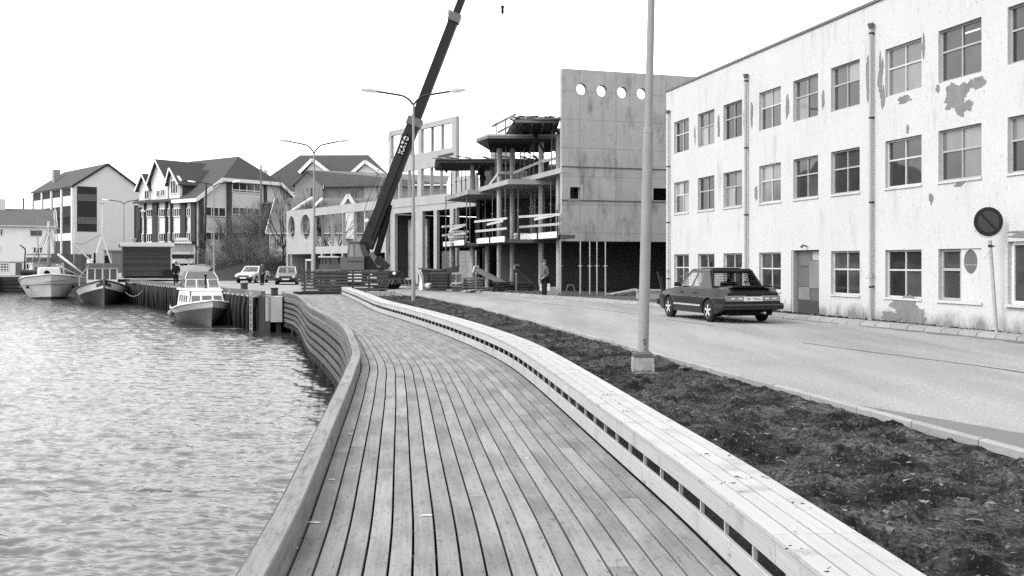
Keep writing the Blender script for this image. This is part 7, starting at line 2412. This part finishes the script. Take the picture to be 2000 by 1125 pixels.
for x0, y0, z0, x1, y1, z1, r0, m_ in ((0, -.4, 2.4, 0, -.4, 7.6, .16, 'metal_lt'), (.6, -1.2, 3.4, .6, -1.2, 9.0, .06, 'metal_lt'), (-.9, -1.4, 3.4, -1.0, -1.4, 8.2, .04, 'metal_md'), (1.0, -.6, 4.6, .4, -.5, 8.6, .05, 'metal_lt'), (-.1, -.4, 7.0, -1.5, -.6, 3.6, .06, 'hull_white'), (.1, -.4, 6.6, -1.0, .6, 3.2, .06, 'hull_white'),
                                      (.8, .4, 4.3, 3.2, 1.6, 2.2, .13, 'hull_white'), (.6, .4, 3.3, 2.8, 1.6, 2.1, .06, 'metal_lt'), (2.3, -2, 1.6, 2.5, -2, 7.0, .05, 'metal_lt'), (-2.2, 0, 2.2, -2.1, 0, 4.8, .09, 'metal_dk'), (-2.1, 0, 4.8, -2.6, .1, 5.2, .07, 'metal_dk')):
    obj('mast' if abs(x1 - x0) < .3 else 'derrick', mirx(MB().tube([(x0, y0, z0), (x1, y1, z1)], [r0, r0 * .7], 7)), M[m_], t, smooth=True)
obj('crossbar', MB().bar((-.9, -.4, 6.9), (1.1, -.4, 6.9), .12, .14), M['metal_lt'], t)
for k in range(7):
    a_ = Vector((0, -.4, 7.2 if k % 2 else 6.5)); b_ = Vector((random.uniform(-2.4, 2.4), random.uniform(-2, 3.5), random.uniform(1.9, 2.6)))
    obj('stay', MB().tube([a_, b_], .018, 4), M['metal_md'], t)
rngb = random.Random(9)
for k in range(14):
    x, y = rngb.uniform(-2.2, 2.2), rngb.uniform(-.6, 2.6)
    obj('deck_gear', MB().ball((x, y, 2.0 + rngb.uniform(-.2, .5)), rngb.uniform(.14, .34), rngb.uniform(.14, .3), rngb.uniform(.12, .3), 7, 5), M[rngb.choice(['metal_dk', 'metal_md', 'oldwood', 'hull_white'])], t)
for s_ in (-1, 1):
    obj('anchor', MB().bar((s_ * 1.9, 4.3, 1.55), (s_ * 2.0, 4.4, 1.0), .12, .2), M['metal_dk'], t)
obj('life_raft', mirx(MB().tube([(-2.5, 1.0, 2.5), (-1.4, 1.2, 2.45)], .28, 10)), M['metal_dk'], t, smooth=40)

# mooring lines
for (a_, b_, sag, lab) in ((P(457, 585, 55.2), Vector((-12.8, 50.6, -.1)), .45, 'slack mooring line from the cabin cruiser to the quay corner'), (P(246, 571, 79.5), Vector((*on_quay(34, .05)[0], -.2)), .55, 'slack mooring line from the dark fishing boat to the quay')):
    pts = [a_.lerp(b_, f) - Vector((0, 0, sag * 4 * f * (1 - f))) for f in np.linspace(0, 1, 12)]
    tag(obj('mooring_line', MB().tube(pts, .022, 5), M['rope'], org=a_, loc=a_), lab, 'rope')

# ================================================================ people
def person(label, loc, rz, J, top='jacket', legs='darkcloth', cap=None, h=1.75, group=None):
    """J: joint positions for a standing figure of height 1 (x right, y forward, z up)"""
    t = thing('person', label, 'person', loc, rz, group)
    sc_ = h
    def skin(name, chain, m, root):
        names, edges, radii = [], [], {}
        for c in chain:
            for k, (n_, r) in enumerate(c):
                if n_ not in names: names.append(n_); radii[n_] = r
                if k: edges.append((names.index(c[k - 1][0]), names.index(n_)))
        me = bpy.data.meshes.new(name)
        me.from_pydata([tuple(Vector(J[n_]) * sc_) for n_ in names], edges, [])
        o = bpy.data.objects.new(name, me)
        COL.objects.link(o); o.parent = t
        md = o.modifiers.new('skin', 'SKIN'); md.use_smooth_shade = True
        for i, n_ in enumerate(names):
            sv = me.skin_vertices[0].data[i]
            r = radii[n_] if isinstance(radii[n_], tuple) else (radii[n_], radii[n_])
            sv.radius = (r[0] * sc_, r[1] * sc_)
            sv.use_root = n_ == root
        ss = o.modifiers.new('subd', 'SUBSURF'); ss.levels = 1; ss.render_levels = 2
        me.materials.append(m)
        return o
    fing = []
    for s_ in 'lr':
        w, hn = Vector(J['hand' + s_]), Vector(J['elb' + s_])
        d = (w - hn).normalized()
        side_ = d.orthogonal().normalized()
        for k, (o_, L_) in enumerate(((-.014, .040), (-.005, .050), (.005, .046), (.014, .036))):
            J['f%d%s' % (k, s_)] = tuple(w + side_ * o_ + d * .022)
            J['g%d%s' % (k, s_)] = tuple(w + side_ * o_ * 1.2 + d * (.022 + L_ * .6) + Vector((0, .010, -.006)))
            fing.append([('hand' + s_, .017), ('f%d%s' % (k, s_), .0055), ('g%d%s' % (k, s_), .005)])
        J['th' + s_] = tuple(w - side_ * .024 + d * .014 + Vector((0, .012, 0)))
        fing.append([('hand' + s_, .017), ('th' + s_, .006)])
    skin('body', [[('pel', .05), ('ches', .052), ('neck', .03), ('jaw', .042), ('head', .052), ('crown', .045)], [('jaw', .042), ('nose', .012)]] +
         [[('ches', .052), ('sho' + s_, .034), ('elb' + s_, .027), ('wri' + s_, .018), ('hand' + s_, .017)] for s_ in 'lr'] +
         [[('pel', .05), ('hip' + s_, .045), ('kne' + s_, .036), ('ank' + s_, .024), ('toe' + s_, .022)] for s_ in 'lr'] + fing, M['skin'], 'pel')
    skin('coat', [[('pel', (.098, .082)), ('waist', (.092, .08)), ('ches', (.105, .088)), ('neck', .045)]] +
         [[('ches', (.105, .088)), ('sho' + s_, .05), ('elb' + s_, .04), ('wri' + s_, .031)] for s_ in 'lr'], M[top], 'pel')
    skin('trousers', [[('pel', (.09, .078)), ('hip' + s_, .066), ('kne' + s_, .05), ('ank' + s_, .04)] for s_ in 'lr'], M[legs], 'pel')
    for s_ in 'lr':
        a_, b_ = Vector(J['ank' + s_]) * sc_, Vector(J['toe' + s_]) * sc_
        obj('shoe', MB().ball(tuple((a_ + b_) / 2 - Vector((0, 0, .02))), .05, .14, .055, 10, 6), M['rubber'], t, smooth=True)
    hd_ = Vector(J['head']) * sc_
    if cap:
        obj('cap', MB().ball(tuple(hd_ + Vector((0, .01, .07))), .105, .125, .06, 12, 6).merge(MB().hexa([hd_ + Vector((-.07, .09, .055)), hd_ + Vector((.07, .09, .055)), hd_ + Vector((.06, .19, .045)), hd_ + Vector((-.06, .19, .045))], [hd_ + Vector((-.07, .09, .07)), hd_ + Vector((.07, .09, .07)), hd_ + Vector((.06, .19, .055)), hd_ + Vector((-.06, .19, .055))])), M[cap], t, smooth=50)
    else:
        obj('hair', MB().ball(tuple(hd_ + Vector((0, -.012, .035))), .092, .105, .085, 12, 6), M['darkcloth'], t, smooth=True)
    for s_ in (-1, 1):
        obj('eye', MB().ball(tuple(hd_ + Vector((s_ * .03, .088, .0))), .010, .008, .008, 8, 5), M['black'], t)
    return t
STAND = dict(pel=(0, 0, .50), waist=(0, 0, .58), ches=(0, .0, .72), neck=(0, .005, .84), jaw=(0, .018, .885), head=(0, .01, .93), crown=(0, .005, .965), nose=(0, .068, .915),
             shol=(-.105, 0, .795), elbl=(-.14, -.03, .63), wril=(-.10, .07, .53), handl=(-.07, .10, .52), shor=(.105, 0, .795), elbr=(.14, -.03, .63), wrir=(.10, .07, .53), handr=(.07, .10, .52),
             hipl=(-.05, 0, .475), knel=(-.052, .01, .265), ankl=(-.05, 0, .045), toel=(-.056, .075, .018), hipr=(.05, 0, .475), kner=(.052, .01, .265), ankr=(.05, 0, .045), toer=(.056, .075, .018))
Yp = 45.6
person('man in a grey jacket and flat cap standing at the kerb', (PX(1063.5, Yp), Yp, .06), R(118), dict(STAND), 'jacket', 'darkcloth', 'jacket', 1.72)
person('person in dark clothes standing on the quay edge beside the dark wagon', (PX(341, 70), 70.3, .0), R(200), dict(STAND), 'darkcloth', 'darkcloth', None, 1.72)
person('person in a mid grey coat walking between the two parked cars', (PX(512.5, 73), 73, .0), R(160), dict(STAND), 'cloth_md', 'darkcloth', None, 1.68)
SIT = dict(STAND)
SIT.update(ches=(0, .05, .71), neck=(0, .09, .82), jaw=(0, .115, .86), head=(0, .11, .905), crown=(0, .105, .94), nose=(0, .17, .89), waist=(0, .02, .58), elbl=(-.13, .10, .60), wril=(-.06, .22, .62), handl=(-.03, .25, .63), elbr=(.13, .10, .60), wrir=(.06, .22, .62), handr=(.03, .25, .63))
person('worker in dark clothes bending forward under the lowest formwork deck', (PX(943, 58.5), 58.5, 5.80), R(100), SIT, 'darkcloth', 'darkcloth', 'darkcloth', 1.75)
# white bucket and white boards beside the man
for (u, v0, v1, w_, lab) in ((1056.5, 555, 568, .1, 'narrow white board standing at the column side of the man in the flat cap'), (1071.5, 554, 568, .1, 'white upright board just above the pale stone block behind the man')):
    x = PX(u, 47)
    tag(obj('white_board', MB().box(x - w_ * .6, x + w_ * .6, 47, 47.04, PZ(v1, 47), PZ(v0, 47)), M['white'], org=(x, 47, .13), loc=(x, 47, .13)), lab, 'board')
x = PX(1078, 47.2)
t = thing('concrete_block', 'low pale stone block behind the man at the kerb', 'block', (x, 47.2, .13))
obj('lower_block', MB().box(-.25, .32, 0, .5, 0, .22), M['concrete_lt'], t)
obj('upper_block', MB().box(-.22, .22, .02, .48, .223, .36), M['concrete_lt'], t)

# ================================================================ building site clutter
# trestle and planks under the gable wall
t = thing('trestle', 'dark bent steel trestle on the ground under the concrete wall', 'trestle', (PX(1113, 47.4), 47.4, .13))
for a_, b_ in (((-.22, 0, 0), (-.1, 0, .46)), ((.30, 0, 0), (.14, 0, .46)), ((-.1, 0, .46), (.14, 0, .46)), ((-.2, .5, 0), (-.08, .5, .44)), ((-.08, .5, .44), (.2, .5, .44)), ((-.09, 0, .45), (-.08, .5, .44))):
    obj('bar', MB().bar(a_, b_, .05, .05), M['metal_md'], t)
for i, (a_, b_, lab) in enumerate((((1186, 584, 46.0), (1242, 574.5, 46.6), 'long pale plank slanting on the ground under the wall with round holes'), ((1196, 585, 45.5), (1262, 576, 46.4), 'second pale plank lying at a slant beside the near lamp post'))):
    p0, p1 = P(*a_), P(*b_); p0.z, p1.z = .17 + .05 * i, .42
    tag(obj('plank', MB().bar(Vector((0, 0, 0)), p1 - p0, .2, .05), M['rawwood'], loc=p0), lab, 'plank', 'planks lying on the building site')
mb = MB()
rng = random.Random(21)
for k in range(240):
    x, y = rng.uniform(PX(1095, 47), PX(1290, 45)), rng.uniform(45.4, 49.0)
    s_ = KFAR.s_of_y(min(y, 65)); 
    if x < KFAR.at(s_)[0] + .35: continue
    mb.ball((x, y, .14), rng.uniform(.03, .14), rng.uniform(.03, .12), rng.uniform(.02, .08), 6, 4)
for k in range(300):
    f = rng.random(); y = 47 + 14 * f; s_ = KFAR.s_of_y(y); p = KFAR.at(s_, -rng.uniform(.4, 2.0))
    mb.ball((p[0], p[1], .15), rng.uniform(.04, .16), rng.uniform(.04, .14), rng.uniform(.03, .12), 6, 4)
tag(obj('rubble', mb, M['siteearth']), 'dark rubble and clods strewn over the building site', 'rubble', kind='stuff')
# two slanting beams
for (a_, b_, w_, lab) in (((930, 526, 53.0), (1008, 566, 51.0), .22, 'long dark beam slanting down from its pale end in front of the round columns'), ((1009, 522, 54.5), (1052, 562, 52.0), .16, 'thinner dark beam slanting in the shade behind the man in the flat cap')):
    p0, p1 = P(*a_), P(*b_)
    t = thing('beam', lab, 'beam', p1, 0, 'slanting beams on the building site')
    obj('shaft', MB().bar((0, 0, 0), p0 - p1, w_, w_), M['oldwood'] if w_ > .2 else M['darkwood'], t)
    d_ = (p0 - p1).normalized()
    obj('end_plate', MB().bar(p0 - p1, p0 - p1 + d_ * .06, w_ + .12, w_ + .12), M['white'], t)
# skip
t = thing('skip', 'low dark open skip with a raised end in front of the framed facade', 'skip', (PX(816, 56.5), 56.5, .13))
SO = (PX(816, 56.5), 56.5, .13)
x0, x1 = PX(817, 56.5), PX(893, 56.5)
obj('side', MB().prism([(x0, .35), (x1 - .5, .35), (x1 + .1, 1.5), (x1 - .9, 1.25), (x0, 1.36)], [], lambda a, b, t_: (a, 56.5 + t_, b), 0, .06), M['rust'], t, org=SO)
obj('side', MB().prism([(x0, .35), (x1 - .5, .35), (x1 + .1, 1.5), (x1 - .9, 1.25), (x0, 1.36)], [], lambda a, b, t_: (a, 58.2 + t_, b), 0, .06), M['rust'], t, org=SO)
obj('floor', MB().box(x0, x1 - .5, 56.562, 58.198, .36, .42), M['rust'], t, org=SO)
obj('rim', MB().bar((x0, 56.47, 1.32), (x1 - .9, 56.47, 1.22), .08, .09), M['metal_md'], t, org=SO)
for k in range(4):
    obj('rib', MB().box(x0 + .1 + k * .45, x0 + .18 + k * .45, 56.44, 56.497, .36, 1.27), M['metal_dk'], t, org=SO)
# stacks of formwork panels and timber in front of the site
def stack(lab, u0, u1, Y, n_, hh, dep, m, zb=.13, jig=.12):
    x0, x1 = PX(u0, Y), PX(u1, Y)
    t = thing('timber_stack', lab, 'timber stack', (x0, Y, zb), 0, 'stacks of formwork timber along the kerb')
    for k in range(n_):
        z = .05 + k * (hh + .055)
        a, b = random.uniform(0, jig), x1 - x0 - random.uniform(0, jig)
        obj('board', MB().box(a, b, random.uniform(0, .08), dep, z, z + hh), M[m], t)
        if k < n_ - 1:
            for q in (.15, .85):
                obj('batten', MB().box((x1 - x0) * q - .05, (x1 - x0) * q + .05, .02, dep - .02, z + hh + .003, z + hh + .052), M['darkwood'], t)
    return t
stack('tallest dark stack of formwork boards by the kerb, next to the skip', 838, 878, 54.3, 6, .11, 1.2, 'fencewood')
stack('lower stack of dark boards beyond the upright pallet', 900, 948, 52.6, 5, .09, 1.3, 'oldwood')
stack('flat stack of dark boards behind the slanting beam', 960, 1046, 50.6, 4, .08, 1.2, 'darkwood')
t = thing('pallet', 'pallet standing on edge with pale broken slats among the timber stacks', 'pallet', (PX(884, 53.5), 53.5, .13))
for k in (0, .42):
    obj('runner', MB().box(k - .03, k + .03, .05, .14, 0, 1.0), M['oldwood'], t)
for k in range(6):
    obj('slat', MB().bar((-.06, 0.02, .08 + k * .17), (.48, 0.02, .10 + k * .17 + random.uniform(-.02, .04)), .03, .09), M['rawwood'] if k in (2, 5) else M['oldwood'], t)
for i, (u, v, Y, h_, lab) in enumerate(((929, 550, 51.6, .95, 'short timber stake at the kerb in front of the middle stack'), (1008, 553, 49.0, 1.0, 'short timber stake by the foot of the slanting beam'))):
    x = PX(u, Y)
    t = thing('stake', lab, 'stake', (x, Y, .1), 0, 'timber stakes along the site')
    obj('shaft', MB().box(-.05, .05, -.05, .05, 0, h_), M['oldwood'], t)
    obj('tip', MB().box(-.03, .03, -.03, .03, h_ + .001, h_ + .05), M['rawwood'], t)
for i, (u0, v0, u1, v1, Y, lab) in enumerate(((908, 568, 944, 561, 51.5, 'pale plank lying across the kerb in front of the timber stacks'), (915, 567, 930, 563, 51.2, 'short pale offcut beside the plank on the kerb'), (932, 561.5, 950, 561, 52.0, 'thin pale batten on the ground by the stake'))):
    p0, p1 = P(u0, v0, Y), P(u1, v1, Y + .8)
    p0.z, p1.z = .20, .24
    tag(obj('plank', MB().bar((0, 0, 0), p1 - p0, .16, .04), M['rawwood'], loc=p0), lab, 'plank', 'planks lying on the building site')
# white plastic sheet over bags, near the skip
t = thing('tarpaulin', 'crumpled white plastic sheet hanging beside the skip', 'tarpaulin', (PX(816, 55.5), 55.5, .13))
mb = MB(); rng = random.Random(2)
nx_, nz_ = 8, 10
for j in range(nz_ + 1):
    for i in range(nx_ + 1):
        f, g = i / nx_, j / nz_
        mb.v.append((.32 * f * (1.0 - .55 * g) + .12 * math.sin(3 * g), -.2 + .18 * math.sin(f * 5 + g * 4) - .25 * (1 - g), 1.15 * g + .04 * math.sin(f * 9)))
for j in range(nz_):
    for i in range(nx_):
        a = j * (nx_ + 1) + i
        mb.f.append((a, a + 1, a + nx_ + 2, a + nx_ + 1))
obj('sheet', mb, M['white'], t, smooth=True)
mb = MB().ball((.62, -.2, .2), .36, .3, .2, 10, 6).ball((.95, -.1, .28), .25, .25, .2, 10, 6)
obj('sack', mb, M['palewall'], t, smooth=True)
# two poles leaning against the gable end beside the factory
for i, (u0, v0, u1, v1, lab) in enumerate(((1284, 531, 1298, 578, 'dark pole leaning in the corner between the concrete wall and the factory'), (1291, 540, 1299, 580, 'shorter dark pole leaning next to the factory downpipe'))):
    p1, p0 = P(u0, v0, 40.5), P(u1, v1, 40.0)
    p0.z = .14
    tag(obj('pole', MB().tube([(0, 0, 0), p1 - p0], .04, 6), M['darkwood'], loc=p0), lab, 'pole', 'poles leaning beside the factory')
# low wall and rubble in that corner
x0, x1 = PX(1245, 41.5), PX(1300, 40.5)
t = thing('low_wall', 'low stone and concrete wall between the building site and the factory', 'wall', (x0, 41.5, .13))
obj('footing', MB().box(0, x1 - x0, 0, .4, 0, .32), M['concrete'], t)
obj('coping', MB().box(-.03, x1 - x0 + .03, -.04, .44, .322, .40), M['concrete_lt'], t)
